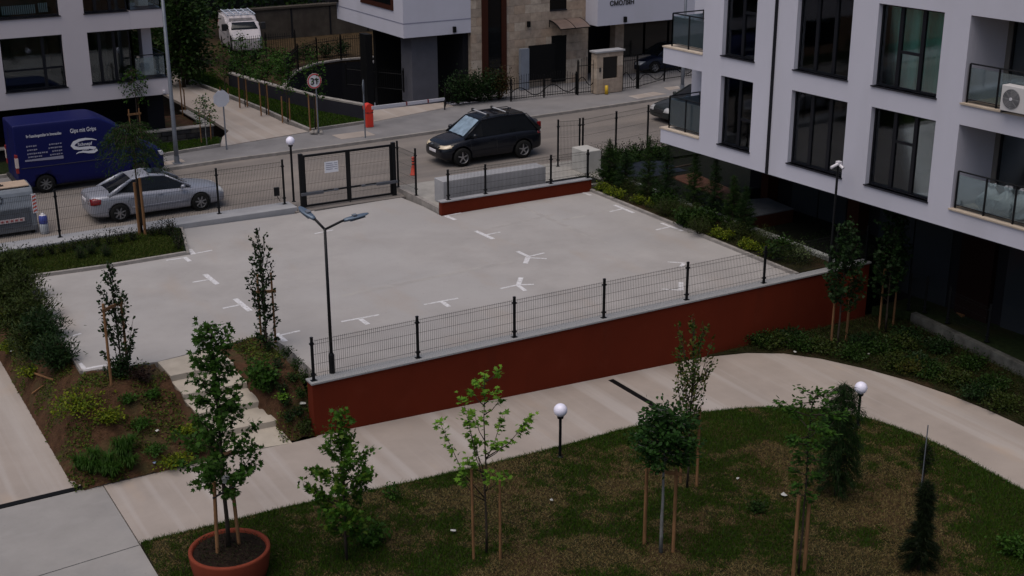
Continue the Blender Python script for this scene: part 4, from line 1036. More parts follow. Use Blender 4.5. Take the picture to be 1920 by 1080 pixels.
# ================================================================== VEHICLES
from mathutils.bvhtree import BVHTree
def paint(name, col, rough=.3, metal=0.0): return mat(name, col, rough, metal, .3, coat=.12)
def ring(w, zb, zt, zm, tuck=.9, crown=.03, sh=.86):
    return [(0, zb), (w*tuck, zb), (w*.985, zb+.10), (w, zm), (w*.985, zt-.14), (w*sh, zt-.02), (w*.5, zt+crown*.8), (0, zt+crown)]
class Car:
    def __init__(s, root, body_m):
        s.root = root; s.m = body_m
    def loft(s, name, stations, ringf, m, parent=None, sub=2, bools=()):
        vs_ = []; fs = []; n = None
        for stn in stations:
            r = ringf(*stn[1:]); full = r+[(-y, z) for (y, z) in r[-2:0:-1]]; n = len(full)
            vs_ += [(stn[0], y, z) for (y, z) in full]
        k = len(stations)
        for i in range(k-1):
            for j in range(n): fs.append((i*n+j, i*n+(j+1) % n, (i+1)*n+(j+1) % n, (i+1)*n+j))
        fs += [tuple(range(n)), tuple(range((k-1)*n, k*n))]
        b = MB(); b.add(vs_, fs, True); o = b.build(name, m, parent or s.root)
        if sub: md = o.modifiers.new('s', 'SUBSURF'); md.levels = sub; md.render_levels = sub
        for (x, r, y0) in bools:
            cb = MB(); cb.tube((x, y0, r*.86), (x, y0+(1 if y0 > 0 else -1)*.6, r*.86), r, n=28)
            cut = cb.build('cut', None, s.root); md = o.modifiers.new('b', 'BOOLEAN'); md.operation = 'DIFFERENCE'; md.object = cut; md.solver = 'EXACT'; s.cuts = getattr(s, 'cuts', [])+[cut]
        # bake modifiers
        bpy.context.view_layer.update()
        dg = bpy.context.evaluated_depsgraph_get(); me = bpy.data.meshes.new_from_object(o.evaluated_get(dg), depsgraph=dg)
        o.modifiers.clear(); o.data = me; me.materials.clear(); me.materials.append(m); 
        me.polygons.foreach_set('use_smooth', [True]*len(me.polygons))
        for c in getattr(s, 'cuts', []): bpy.data.objects.remove(c)
        s.cuts = []
        return o
    def bvh(s, *objs):
        vs_ = []; ps = []
        for o in objs:
            n = len(vs_); vs_ += [v.co.copy() for v in o.data.vertices]; ps += [tuple(n+i for i in p.vertices) for p in o.data.polygons]
        s.tree = BVHTree.FromPolygons(vs_, ps)
    def hit(s, o, d):
        r = s.tree.ray_cast(Vector(o), Vector(d)); return r[0]
    def patch(s, name, poly, axis, sign, m, parent=None, off=.006, n=14, kind=None):
        """conform a flat patch onto the body. poly: 2d polygon in (x,z) for axis 'y', (y,z) for 'x', (x,y) for 'z'"""
        us = [p[0] for p in poly]; vs2 = [p[1] for p in poly]; u0, u1, v0, v1 = min(us), max(us), min(vs2), max(vs2)
        b = MB(); pts = {}
        # scanline strips: for each column clip polygon
        cols = []
        for i in range(n+1):
            u = u0+(u1-u0)*min(max(i/n, 1e-4), 1-1e-4); cr = []
            for a, c in zip(poly, poly[1:]+poly[:1]):
                if (a[0] <= u) != (c[0] <= u): cr.append(a[1]+(c[1]-a[1])*(u-a[0])/(c[0]-a[0]))
            if len(cr) >= 2: cols.append((u, min(cr), max(cr)))
        K = 6; vv = []; ok = []
        for (u, a, c) in cols:
            for j in range(K):
                v = a+(c-a)*j/(K-1)
                if axis == 'y': h = s.hit((u, sign*3, v), (0, -sign, 0)); q = None if h is None else (h.x, h.y+sign*off, h.z)
                elif axis == 'x': h = s.hit((sign*6, u, v), (-sign, 0, 0)); q = None if h is None else (h.x+sign*off, h.y, h.z)
                else: h = s.hit((u, v, 4), (0, 0, -1)); q = None if h is None else (h.x, h.y, h.z+off)
                vv.append(q if q else (0, 0, 0)); ok.append(q is not None)
        fs = []
        for i in range(len(cols)-1):
            for j in range(K-1):
                f = (i*K+j, (i+1)*K+j, (i+1)*K+j+1, i*K+j+1)
                if all(ok[t] for t in f): fs.append(f)
        if not fs: return None
        used = sorted({t for f in fs for t in f}); mp = {t: i for i, t in enumerate(used)}
        b.add([vv[t] for t in used], [tuple(mp[t] for t in f) for f in fs], True)
        o = b.build(name, m, parent or s.root)
        md = o.modifiers.new('t', 'SOLIDIFY'); md.thickness = off*.8; md.offset = 0
        return o
    def seam(s, pts, side, m=None, r=.004):
        q = []
        for (x, z) in pts:
            h = s.hit((x, side*3, z), (0, -side, 0))
            if h is not None: q.append((h.x, h.y, h.z))
        return q
    def wheels(s, xs_, ty, r, w=.21, spokes=7, rimm=None):
        for x in xs_:
            for sd in (-1, 1):
                y = sd*ty
                b = MB(); pr = [(r*.62, -w/2), (r*.93, -w/2), (r, -w*.36), (r, w*.36), (r*.93, w/2), (r*.62, w/2)]
                n = 28; vs_ = []; fs = []
                for (rr, yy) in pr:
                    for k in range(n): a = 2*PI*k/n; vs_.append((x+rr*math.cos(a), y+yy, r+rr*math.sin(a)))
                for i in range(len(pr)-1):
                    for k in range(n): fs.append((i*n+k, i*n+(k+1) % n, (i+1)*n+(k+1) % n, (i+1)*n+k))
                b.add(vs_, fs, True); wl_ = b.build('wheel', M['tyre'], s.root)
                b = MB(); yo = y+sd*(w/2-.015)
                # rim ring
                vs_ = []; fs = []
                for (rr, yy) in ((r*.66, 0), (r*.62, -sd*.02), (r*.60, -sd*.10)):
                    for k in range(n): a = 2*PI*k/n; vs_.append((x+rr*math.cos(a), yo+yy, r+rr*math.sin(a)))
                for i in range(2):
                    for k in range(n): fs.append((i*n+k, i*n+(k+1) % n, (i+1)*n+(k+1) % n, (i+1)*n+k))
                b.add(vs_, fs, True)
                for k in range(spokes):
                    a = 2*PI*k/spokes+.3; ca, sa = math.cos(a), math.sin(a); t_ = np.array([-sa, 0, ca])
                    c0 = np.array([x, yo-sd*.035, r]); d = np.array([ca, 0, sa])
                    b.obox(c0+d*r*.08-t_*.022, d*r*.55, t_*.044, (0, sd*.02, 0))
                b.tube((x, yo-sd*.05, r), (x, yo-sd*.008, r), r*.16, n=14)
                b.build('rim', rimm or M['rim'], wl_)
                b = MB(); b.tube((x, yo-sd*.10, r), (x, yo-sd*.09, r), r*.6, n=24); b.build('brake_disc', M['plastic'], wl_)

def cabin(car, st_, m_roof, wb, zb, seams=True, pillar=.032, rear_pillar=.07, bx_=None, body=None):
    """st_: list (x, ztop, wtop) from front base to rear base"""
    R_ = car.root; vs_ = []; fs = []
    for (x, zt, wt) in st_: vs_ += [(x, -wb, zb), (x, -wt, zt), (x, 0, zt+(.03 if zt > zb+.1 else .01)), (x, wt, zt), (x, wb, zb)]
    for i in range(len(st_)-1):
        for j in range(4): fs.append((i*5+j, i*5+j+1, (i+1)*5+j+1, (i+1)*5+j))
    fs += [(0, 1, 2, 3, 4), tuple((len(st_)-1)*5+k for k in range(5))]
    b = MB(); b.add(vs_, fs, False); g = b.build('window_glass', M['carglass'], R_, bevel=.03)
    top = st_[1:-1]
    # roof skin
    b = MB(); vs_ = []; fs = []; m_ = len(top)
    xs_ = [t[0] for t in top]
    for k, (x, zt, wt) in enumerate(top):
        for f, dz in ((-1.02, -.012), (-.93, .022), (-.5, .038), (0, .043), (.5, .038), (.93, .022), (1.02, -.012)): vs_.append((x, wt*f, zt+dz))
    for i in range(m_-1):
        for j in range(6): fs.append((i*7+j, i*7+j+1, (i+1)*7+j+1, (i+1)*7+j))
    b.add(vs_, fs, True); o = b.build('roof', m_roof, R_); md = o.modifiers.new('t', 'SOLIDIFY'); md.thickness = .02
    f0, f1 = st_[0], st_[1]; r1, r0 = st_[-2], st_[-1]
    for sd in (-1, 1):
        b = MB(); b.path([(f0[0]+.02, sd*wb*.97, zb), ((f0[0]+f1[0])/2, sd*(wb+f1[2])/2*1.0, (zb+f1[1])/2+.012), (f1[0], sd*f1[2], f1[1])], [pillar*1.15, pillar, pillar], 8)
        b.path([(r0[0], sd*wb*.97, zb), ((r0[0]+r1[0])/2, sd*(wb+r1[2])/2, (zb+r1[1])/2+.012), (r1[0], sd*r1[2], r1[1])], [rear_pillar*1.2, rear_pillar, rear_pillar*.7], 8)
        for i in range(m_-1): b.tube((top[i][0], sd*top[i][2]*1.0, top[i][1]), (top[i+1][0], sd*top[i+1][2], top[i+1][1]), .028, n=8)
        b.build('pillar', m_roof, R_)
    return g

def sedan(root, col, length=4.8):
    car = Car(root, col)
    st_ = [(2.38, .62, .24, .58, .42), (2.30, .78, .20, .66, .45), (2.0, .87, .17, .76, .48), (1.4, .905, .16, .86, .52), (.85, .91, .16, .93, .52), (.2, .91, .16, .95, .55), (-.6, .91, .16, .97, .55), (-1.3, .905, .16, .99, .56), (-1.85, .88, .18, 1.0, .56), (-2.25, .82, .22, .98, .58), (-2.38, .70, .28, .90, .55)]
    rg = lambda w, zb, zt, zm: ring(w, zb, zt, zm)
    body = car.loft('body', st_, rg, col, bools=[(1.42, .37, .62), (1.42, .37, -.62), (-1.42, .37, .62), (-1.42, .37, -.62)])
    car.bvh(body)
    cabin(car, [(1.12, .90, .62), (.32, 1.36, .54), (-.25, 1.42, .56), (-.85, 1.36, .55), (-1.72, .97, .60)], col, .76, .90, rear_pillar=.075)
    car.wheels((1.42, -1.42), .80, .325)
    for sd in (-1, 1):
        tl = car.patch('taillight', [(-2.42, .66), (-2.02, .70), (-1.98, .86), (-2.2, .92), (-2.42, .84)], 'y', sd, mat('tail lamp red', (.16, .006, .008), .15, coat=.3), off=.008)
        car.patch('headlight', [(sd*.36, .50), (sd*.74, .50), (sd*.78, .68), (sd*.40, .70)], 'x', 1, mat('lamp glass', (.45, .45, .46), .1), off=.012)
        for pts in ([(.95, .9), (.98, .6), (.9, .28)], [(-.12, .92), (-.12, .6), (-.1, .28)], [(-1.02, .92), (-1.1, .65), (-1.0, .45)]):
            q = car.seam([(pts[0][0]+(pts[1][0]-pts[0][0])*t, pts[0][1]+(pts[1][1]-pts[0][1])*t) for t in np.linspace(0, 1, 5)]+[(pts[1][0]+(pts[2][0]-pts[1][0])*t, pts[1][1]+(pts[2][1]-pts[1][1])*t) for t in np.linspace(0, 1, 5)][1:], sd)
            if len(q) > 2: b = MB(); b.path(q, .005, 4); b.build('door_seam', M['plastic'], root)
        for x in (.02, -.95):
            h = car.hit((x, sd*3, .80), (0, -sd, 0))
            if h is not None: b = MB(); b.tube((x-.09, h.y+sd*.015, .80), (x+.09, h.y+sd*.015, .805), .014, n=8); b.build('door_handle', col, root)
        b = MB(); b.path([(.78, sd*.76, .92), (.80, sd*.90, .97)], [.02, .03], 8); b.lathe([(.001, -.07), (.06, -.06), (.085, 0), (.06, .06), (.001, .07)], (.82, sd*.95, .985), 12); b.build('side_mirror', col, root)
        q = car.seam([(x, .48) for x in np.linspace(-1.0, 1.0, 9)], sd)
        b = MB(); b.path([(a, c+sd*.004, d) for a, c, d in q], .014, 6); b.build('side_trim', col, root)
    car.patch('plate', [(-.26, .70), (.26, .70), (.26, .82), (-.26, .82)], 'x', -1, M['signwhite'], off=.012)
    car.patch('grille', [(-.32, .42), (.32, .42), (.28, .62), (-.28, .62)], 'x', 1, M['plastic'], off=.01)
    b = MB(); b.box(-.2, .35, -.33, .33, 1.455, 1.468); b.build('sunroof', M['carglass'], root, bevel=.01)
    for y in (-.25, .2): b = MB(); b.path([(1.15, y, .955), (.98, y+.34, .985)], .009, 5); b.build('wiper', M['plastic'], root)
    b = MB(); b.box(-2.1, 2.1, -.6, .6, .14, .3); b.build('underbody', M['plastic'], root)
    return car
silver = paint('silver paint', (.30, .31, .36), .32, .35)
t = thing('silver_sedan', 'silver four door sedan parked on the street behind the wire fence', 'car', (0.98, 17.1, -.03), R(0))
sedan(t, silver)
t.scale = (1.0, 1.0, 1.0)

def suv(root, col):
    car = Car(root, col)
    st_ = [(2.18, .60, .34, .66, .5), (2.10, .76, .28, .78, .52), (1.85, .86, .24, .92, .55), (1.3, .90, .22, 1.02, .6), (.95, .905, .22, 1.07, .6), (.2, .905, .22, 1.08, .62), (-.6, .905, .22, 1.10, .62), (-1.3, .90, .22, 1.12, .62), (-1.9, .87, .26, 1.12, .62), (-2.16, .82, .30, 1.08, .62), (-2.22, .70, .36, 1.0, .6)]
    body = car.loft('body', st_, lambda w, zb, zt, zm: ring(w, zb, zt, zm), col, bools=[(1.36, .42, .62), (1.36, .42, -.62), (-1.3, .42, .62), (-1.3, .42, -.62)])
    car.bvh(body)
    cabin(car, [(1.18, 1.04, .66), (.42, 1.62, .60), (-.4, 1.70, .62), (-1.55, 1.66, .60), (-2.08, 1.10, .68)], col, .80, 1.04, rear_pillar=.09)
    car.wheels((1.36, -1.3), .82, .355, .22, 5)
    lampg = mat('yellowed headlamp', (.60, .50, .36), .2, coat=.5)
    for sd in (-1, 1):
        car.patch('headlight', [(sd*.46, .70), (sd*.80, .72), (sd*.82, .83), (sd*.60, .82)], 'x', 1, lampg, off=.014)
        car.patch('headlight_side', [(1.78, .76), (2.12, .70), (2.1, .80), (1.80, .86)], 'y', sd, lampg, off=.014)
        car.patch('taillight', [(-2.22, .88), (-1.98, .90), (-2.0, 1.12), (-2.2, 1.14)], 'y', sd, mat('tail lamp red', (.18, .006, .008), .15, coat=.3), off=.012)
        b = MB(); b.box(-2.16, -2.02, sd*.74-.05, sd*.74+.05, 1.08, 1.34); b.build('taillight', mat('tail lamp red', (.18, .006, .008), .15, coat=.3), root, bevel=.02)
        for xx in (1.0, -.12, -1.0):
            q = car.seam([(xx-.03*t, 1.05-.7*t) for t in np.linspace(0, 1, 7)], sd)
            if len(q) > 2: b = MB(); b.path(q, .005, 4); b.build('door_seam', M['plastic'], root)
        for x in (.05, -.85):
            h = car.hit((x, sd*3, .93), (0, -sd, 0))
            if h is not None: b = MB(); b.tube((x-.09, h.y+sd*.015, .93), (x+.09, h.y+sd*.015, .935), .015, n=8); b.build('door_handle', col, root)
        b = MB(); b.path([(.84, sd*.80, 1.06), (.86, sd*.94, 1.12)], [.02, .03], 8); b.lathe([(.001, -.09), (.07, -.07), (.10, 0), (.07, .07), (.001, .09)], (.88, sd*1.0, 1.14), 12); b.build('side_mirror', col, root)
        b = MB(); b.path([(.35, sd*.56, 1.69), (.2, sd*.56, 1.74), (-1.4, sd*.56, 1.76), (-1.5, sd*.56, 1.70)], .018, 6); b.build('roof_rail', M['plastic'], root)
    for x in (.1, -.75):
        b = MB(); b.box(x-.025, x+.025, -.62, .62, 1.79, 1.82); cb = b.build('crossbar', mat('aluminium bar', (.55, .55, .58), .4, .3), root, bevel=.005)
        for sd in (-1, 1):
            b = MB(); b.box(x-.04, x+.04, sd*.6-.05, sd*.6+.05, 1.73, 1.85); b.build('bar_foot', M['plastic'], cb)
    # reflective windscreen shade
    vs_ = []; fs = []
    for i in range(9):
        for j in range(5):
            s_ = i/8; y = (-.56+1.12*s_); tt = j/4; x = 1.13-.70*tt; z = 1.075+.53*tt
            vs_.append((x+.035-.0*abs(y), y*(1-.08*tt), z+.012*math.sin(i*2.2)+.02))
    for i in range(8):
        for j in range(4): fs.append((i*5+j, i*5+j+1, (i+1)*5+j+1, (i+1)*5+j))
    b = MB(); b.add(vs_, fs, True); b.build('windscreen_shade', nz(mat('pale blue sunshade', (.20, .27, .34), .35), 4, .35), root)
    b = MB(); b.tube((-2.22, 0, .95), (-2.38, 0, .95), .34, n=24); b.build('spare_wheel', M['plastic'], root, bevel=.03)
    car.patch('grille', [(-.38, .70), (.38, .70), (.36, .84), (-.36, .84)], 'x', 1, M['plastic'], off=.012)
    b = MB(); b.lathe([(.001, -.012), (.05, -.01), (.055, 0), (.001, .012)], (2.19, 0, .83), 12); b.build('badge', M['galv'], root)
    car.patch('plate', [(-.26, .52), (.26, .52), (.26, .63), (-.26, .63)], 'x', 1, M['signwhite'], off=.014)
    b = MB(); b.box(-1.9, 1.9, -.6, .6, .2, .36); b.build('underbody', M['plastic'], root)
    return car
blackp = paint('black paint', (.006, .007, .011), .22)
t = thing('black_suv', 'black SUV with silver roof bars and sunshade in the windscreen', 'car', (14.75, 17.98, -.03), R(180))
suv(t, blackp); t.scale = (1.05, 1.05, 1.05)
t = thing('parked_car', 'dark car mostly hidden behind the lower glass corner balcony', 'car', (27.3, 19.7, -.03), R(180))
sedan(t, paint('dark green paint', (.02, .025, .026), .25)); t.scale = (1.05, 1.05, 1.05)
t = thing('parked_car', 'dark blue car parked behind the iron fence far right', 'car', (33.2, 30.4, .05), R(180))
sedan(t, paint('dark blue paint', (.008, .012, .03), .25))

def van(root, col, length=6.0, H_=2.55, wbase=3.7):
    car = Car(root, col); L2 = length/2; rr = lambda w, zb, zt, zm, sh: [(0, zb), (w*.92, zb), (w, zb+.12), (w, zm), (w*.985, zt-.5), (w*.955, zt-.12), (w*.94, zt-.05), (w*sh, zt-.015), (w*sh*.95, zt), (w*.4, zt+.01), (0, zt+.01)]
    st_ = [(L2, .62, .34, .90, .6, .8), (L2-.06, .80, .28, 1.05, .7, .82), (L2-.5, .93, .24, 1.22, .75, .84), (L2-.85, .96, .22, 1.36, .8, .84), (L2-1.35, .98, .22, 1.95, 1.0, .80), (L2-1.8, .985, .22, H_-.35, 1.1, .86), (L2-2.3, .99, .22, H_-.06, 1.1, .90), (L2-2.5, .99, .22, H_-.01, 1.1, .92), (0, .99, .22, H_, 1.1, .92), (-L2+.6, .99, .22, H_, 1.1, .92), (-L2+.08, .99, .22, H_, 1.1, .92), (-L2+.02, .985, .24, H_-.01, 1.1, .92), (-L2, .975, .3, H_-.03, 1.1, .92)]
    x1, x2 = L2-1.0, L2-1.0-wbase
    body = car.loft('body', st_, rr, col, bools=[(x1, .40, .72), (x1, .40, -.72), (x2, .40, .72), (x2, .40, -.72)])
    car.bvh(body); car.wheels((x1, x2), .86, .345, .22, 8, mat('steel wheel', (.16, .16, .165), .5, .5))
    car.patch('windshield', [(-.78, 1.42), (.78, 1.42), (.70, 2.02), (-.70, 2.02)], 'x', 1, M['carglass'], off=.012)
    for sd in (-1, 1):
        car.patch('side_window', [(L2-1.9, 1.42), (L2-.98, 1.42), (L2-1.35, 2.0), (L2-1.9, 2.02)], 'y', sd, M['carglass'], off=.012)
        car.patch('headlight', [(sd*.5, .82), (sd*.8, .85), (sd*.82, 1.05), (sd*.6, 1.0)], 'x', 1, M['signwhite'], off=.01)
        b = MB(); b.box(-L2-.03, -L2+.07, sd*.92-.07, sd*.92+.06, .85, 1.55); tl = b.build('taillight', M['signred'], root, bevel=.015)
        b = MB(); b.box(-L2-.035, -L2+.078, sd*.925-.075, sd*.925+.075, 1.05, 1.42); b.build('lens', mat('clear lens', (.5, .42, .40), .3), tl, bevel=.01)
        b = MB(); b.box(L2-1.2, L2-1.05, sd*1.0-.0 if sd > 0 else -1.28, sd*1.28 if sd > 0 else -1.0, 1.35, 1.75); b.build('side_mirror', M['plastic'], root, bevel=.03)
        q = car.seam([(x, 1.02) for x in np.linspace(-L2+.15, L2-2.0, 20)], sd)
        b = MB(); b.path([(a, c+sd*.003, d) for a, c, d in q], .012, 5); b.build('side_seam', M['plastic'], root)
    b = MB(); b.box(-L2-.004, -L2+.01, -.012, .012, .5, H_-.25); b.box(-L2-.09, -L2+.05, -.9, .9, .38, .52); b.build('rear_trim', M['plastic'], root)
    b = MB(); b.box(-L2+.2, L2-.3, -.7, .7, .22, .4); b.build('underbody', M['plastic'], root)
    return car
blue = mat('blue paint', (.0015, .0035, .062), .5, 0, .25)
# near-side rear wheel touches the road at pixel (88,361)
wv = G(88, 361, -.03)
VY = wv[1]+.86+.05; VX = wv[0]+(3.0-1.0)+ (1.0-.3)
VX = wv[0]-(5.5/2-1.0-3.55)
tv = thing('delivery_van', 'dark blue high roof delivery van with white lettering parked across the street', 'van', (VX, VY, -.03), 0)
cv = van(tv, blue, 5.5, 2.62, 3.55)
def side_text(s_, x, z, size, m=M['text'], wd=None, parent=tv):
    q = text_mesh('lettering', s_, size, m, parent, .002)
    if wd: k = wd/max(q.dimensions.x, .01); q.scale = (k, k if size is None else size/size, 1); q.scale = (k, 1, 1)
    h = cv.hit((x+.2, -3, z+.05), (0, 1, 0)); y = (h.y if h is not None else -1)-.012
    q.rotation_euler = (PI/2, 0, 0); q.location = (x, y, z); return q
def vxz(px, py):
    p = onY(px, py, VY-1.0); return p[0]-VX, p[2]+.03
def place_text(s_, a, b_, size, m=M['text']):
    xa, za = vxz(*a); xb, zb = vxz(*b_); return side_text(s_, xa, (za+zb)/2, size, m, xb-xa)
place_text('Gips mit Grips', (132, 251), (180, 243), .22)
place_text('Ihr Fassadengestalter im Innenausbau', (49, 259), (115, 252), .15, M['text'])
xa, za = vxz(157, 275)
# S shaped logo ribbon
def ribbon(pts, wds, m, name, y):
    vs_ = []; fs = []
    for i, (p, w_) in enumerate(zip(pts, wds)):
        a = pts[max(i-1, 0)]; c = pts[min(i+1, len(pts)-1)]; d = np.array(c)-np.array(a); d = d/np.linalg.norm(d); n_ = np.array([-d[1], d[0]])*w_/2
        vs_ += [(p[0]-n_[0], y, p[1]-n_[1]), (p[0]+n_[0], y, p[1]+n_[1])]
        if i: fs.append((2*i-2, 2*i-1, 2*i+1, 2*i))
    b = MB(); b.add(vs_, fs); o = b.build(name, m, tv); md = o.modifiers.new('t', 'SOLIDIFY'); md.thickness = .004; return o
ctrl = [(181, 262), (172, 260.5), (160, 260.5), (148, 263), (139, 268), (136, 273), (140, 277), (148, 278.5), (160, 277), (170, 276.5), (178, 278), (180, 281), (176, 284), (166, 285), (155, 284.5), (147, 286), (143, 288.5)]
wid = [.02, .05, .08, .10, .13, .14, .13, .10, .09, .10, .13, .15, .12, .09, .06, .04, .015]
ribbon([vxz(*c) for c in ctrl], wid, M['text'], 'logo', -1.0-.004)
place_text('Schnepf', (146, 274.5), (173, 271), .17)
place_text('GmbH', (154, 282.5), (166, 281), .09)
for (a, c) in (((49, 275), (70, 273)), ((51, 282), (71, 280)), ((51, 289), (90, 285)), ((53, 295), (80, 292)), ((92, 271), (116, 268)), ((91, 278), (117, 274.5)), ((98, 283.5), (118, 281)), ((94, 290), (118, 287.5))):
    xa, za = vxz(*a); xb, zb = vxz(*c); b = MB(); n_ = int((xb-xa)/.07)
    for i in range(n_):
        x = xa+(xb-xa)*i/n_; b.box(x, x+.05+.012*(i % 2), -1.008, -1.0, (za+zb)/2-.022-.01*(i % 3 == 0), (za+zb)/2+.022)
    b.build('lettering', M['textg'], tv)
xa, za = vxz(47, 302); xb, zb = vxz(119, 294)
b = MB(); b.add([(xa, -1.006, za-.03), (xb, -1.006, zb-.06+.0), (xb, -1.006, zb+.06), (xa, -1.006, za+.03)], [(0, 1, 2, 3)]); b.build('logo', M['textg'], tv)
# white van far behind, front towards the camera
t = thing('white_van', 'white van with roof racks parked by the old concrete wall', 'van', (15.35, 48.7, .05), R(-100))
cw_ = van(t, nz(mat('white van paint', (.50, .46, .48), .35), 1, .04), 4.6, 2.0, 2.7)
b = MB()
for x in (-2.0, -1.2, -.4, .4): b.box(x-.03, x+.03, -.8, .8, 2.10, 2.15)
for y in (-.8, -.4, 0, .4, .8): b.box(-2.1, .6, y-.025, y+.025, 2.155, 2.19)
b.build('roof_rack', mat('rack', (.45, .5, .6), .5), t)
# ================================================================== STREET FURNITURE
# waste container
P = G(76, 437, -.03); hc = HT(P, 346)
t = thing('waste_container', 'grey metal recycling container with beige lid at the left edge', 'waste container', (P[0]-1.0, P[1]+.6, -.03))
ht = 1.55
grey = nz(mat('container grey', (.17, .19, .22), .5, .2), 3, .15)
prof = [(-.55, .12), (-.60, .3), (-.58, .95), (-.52, 1.1), (-.42, 1.42), (-.34, 1.55), (.5, 1.6), (.58, 1.5), (.6, .12)]
b = MB(); b.extr(prof, (-1.05, 0, 0), (0, 1, 0), (0, 0, 1), (2.0, 0, 0)); b.build('body', grey, t, bevel=.03)
prof2 = [(-.60, .93), (-.545, 1.08), (-.445, 1.42), (-.43, 1.44), (-.57, 1.09), (-.62, .95)]
b = MB(); b.extr([(-.63, .3), (-.61, .93), (-.57, .93), (-.59, .3)], (-.95, 0, 0), (0, 1, 0), (0, 0, 1), (1.7, 0, 0)); b.build('front_panel', nz(mat('container dark grey', (.09, .10, .12), .5, .2), 3, .15), t, bevel=.01)
b = MB(); b.box(-1.0, .88, -.33, .45, 1.58, 1.63); b.build('lid', nz(mat('beige lid', (.38, .29, .22), .7), 4, .15), t, bevel=.02)
b = MB(); b.tube((-.05, -.1, 1.63), (.0, -.1, 1.72), .04); b.box(-.14, .1, -.14, -.06, 1.63, 1.67); b.build('lid_handle', M['plastic'], t)
b = MB(); b.box(-.55, .55, -.655, -.635, .50, .62); st_ = b.build('label', mat('sticker', (.50, .42, .43), .6), t)
b = MB()
for i in range(7): b.box(-.5+i*.15, -.42+i*.15, -.66, -.656, .53, .59)
b.build('print', mat('sticker red', (.3, .06, .06), .6), st_)
b = MB()
for i in range(5):
    z = .75+.12*i; b.add([(.86, -.642, z), (.98, -.642, z+.05), (.98, -.642, z+.11), (.86, -.642, z+.06)], [(0, 1, 2, 3)])
o = b.build('warning_stripe', mat('stripe red', (.5, .08, .05), .5), t); md = o.modifiers.new('t', 'SOLIDIFY'); md.thickness = .01
b = MB(); b.box(.85, .99, -.640, -.58, .72, 1.36); b.build('stripe_board', M['signwhite'], t)
b = MB()
for k in range(3):
    a = PI/2+k*2*PI/3; c_ = np.array([math.cos(a), math.sin(a)])*.09; d_ = np.array([-math.sin(a), math.cos(a)])
    pts = [c_-d_*.08, c_+d_*.05]; 
    f = lambda p, k2=0: (-.2+p[0], -.50-.0+(.0), 0)
    def em(p): z_ = 1.26+p[1]; y_ = -.52+(z_-1.1)*.3125-.014; return (-.15+p[0], y_, z_)
    b.path([em(pts[0]), em(pts[1])], .02, 5); b.path([em(pts[1]-c_*.5), em(pts[1]+d_*.07), ], [.04, .004], 4)
b.build('recycling_emblem', mat('emblem', (.05, .06, .08), .5), t)
for x in (-.8, .8): b = MB(); b.tube((x, -.45, .06), (x, -.38, .06), .07, n=12); b.build('wheel', M['tyre'], t)
# water bottle
P = G(81, 438, -.03); t = thing('water_bottle', 'large clear plastic bottle with blue band standing beside the container', 'bottle', (P[0]+.05, P[1], -.03))
hb = HT(P, 400)
b = MB(); b.lathe([(.001, 0), (.13, 0), (.145, .03), (.145, hb*.45), (.13, hb*.5), (.13, hb*.5)], n=16); b.build('body', mat('clear plastic', (.35, .38, .42), .2), t)
b = MB(); b.lathe([(.131, hb*.5), (.145, hb*.52), (.14, hb*.82), (.11, hb*.9)], n=16); b.build('band', mat('blue plastic', (.06, .08, .32), .35), t)
b = MB(); b.lathe([(.11, hb*.9), (.05, hb*.95), (.05, hb), (.001, hb)], n=16); b.build('cap', M['signwhite'], t)
# flexible bollard
P = G(775, 328, -.03); hb = HT(P, 294); t = thing('bollard', 'short red flexible bollard with dark bands behind the gate', 'bollard', P)
b = MB(); b.lathe([(.001, 0), (.13, 0), (.13, .03), (.11, .05), (.07, hb*.42), (.045, hb*.5), (.05, hb), (.001, hb)], n=16); b.build('body', mat('bollard red', (.55, .06, .03), .5), t)
for z in (.58, .74, .88): b = MB(); b.lathe([(.056, hb*z), (.056, hb*(z+.06))], n=16); b.build('band', M['signred'] if z > .8 else M['plastic'], t)
# parking barrier
P = G(692, 238, .08); hb = HT(P, 193); t = thing('barrier', 'red parking barrier cabinet with long white boom at the garage ramp', 'barrier', P)
b = MB(); b.box(-.17, .17, -.15, .15, 0, hb*.78); b.build('cabinet', M['red'], t, bevel=.03)
b = MB(); b.tube((-.0, -.17, hb*.80), (0, .17, hb*.80), .20, n=20); b.build('head', M['red'], t, bevel=.01)
b = MB(); b.box(-.174, .174, -.154, .154, hb*.60, hb*.63); b.build('band', M['plastic'], t)
b = MB(); b.box(-.12, .12, -.158, -.151, .1, hb*.5); b.build('access_door', M['red'], t, bevel=.01)
e = onY(834, 186, 27.05)-P; s_ = np.array([.08, -.22, hb*.82]); d = e-s_
b = MB(); b.obox(s_-[0, 0, .07], d, (0, .06, 0), (0, 0, .14)); bo = b.build('boom', M['boom'], t)
b = MB()
for k in (.45, .75):
    c = s_+d*k; b.obox(c-[0, .004, .071], d*.02, (0, .068, 0), (0, 0, .142))
b.build('reflector', M['signred'], bo)
P = G(834, 206, .08); t = thing('barrier_rest', 'dark slim rest post under the tip of the white barrier boom', 'post', P); hb = HT(P, 188)
b = MB(); b.tube((0, 0, 0), (0, 0, hb-.1), .035, n=10); b.box(-.05, .05, -.08, .08, hb-.1, hb-.06); b.box(-.05, .05, -.08, -.06, hb-.06, hb+.04); b.build('post', M['metal'], t)
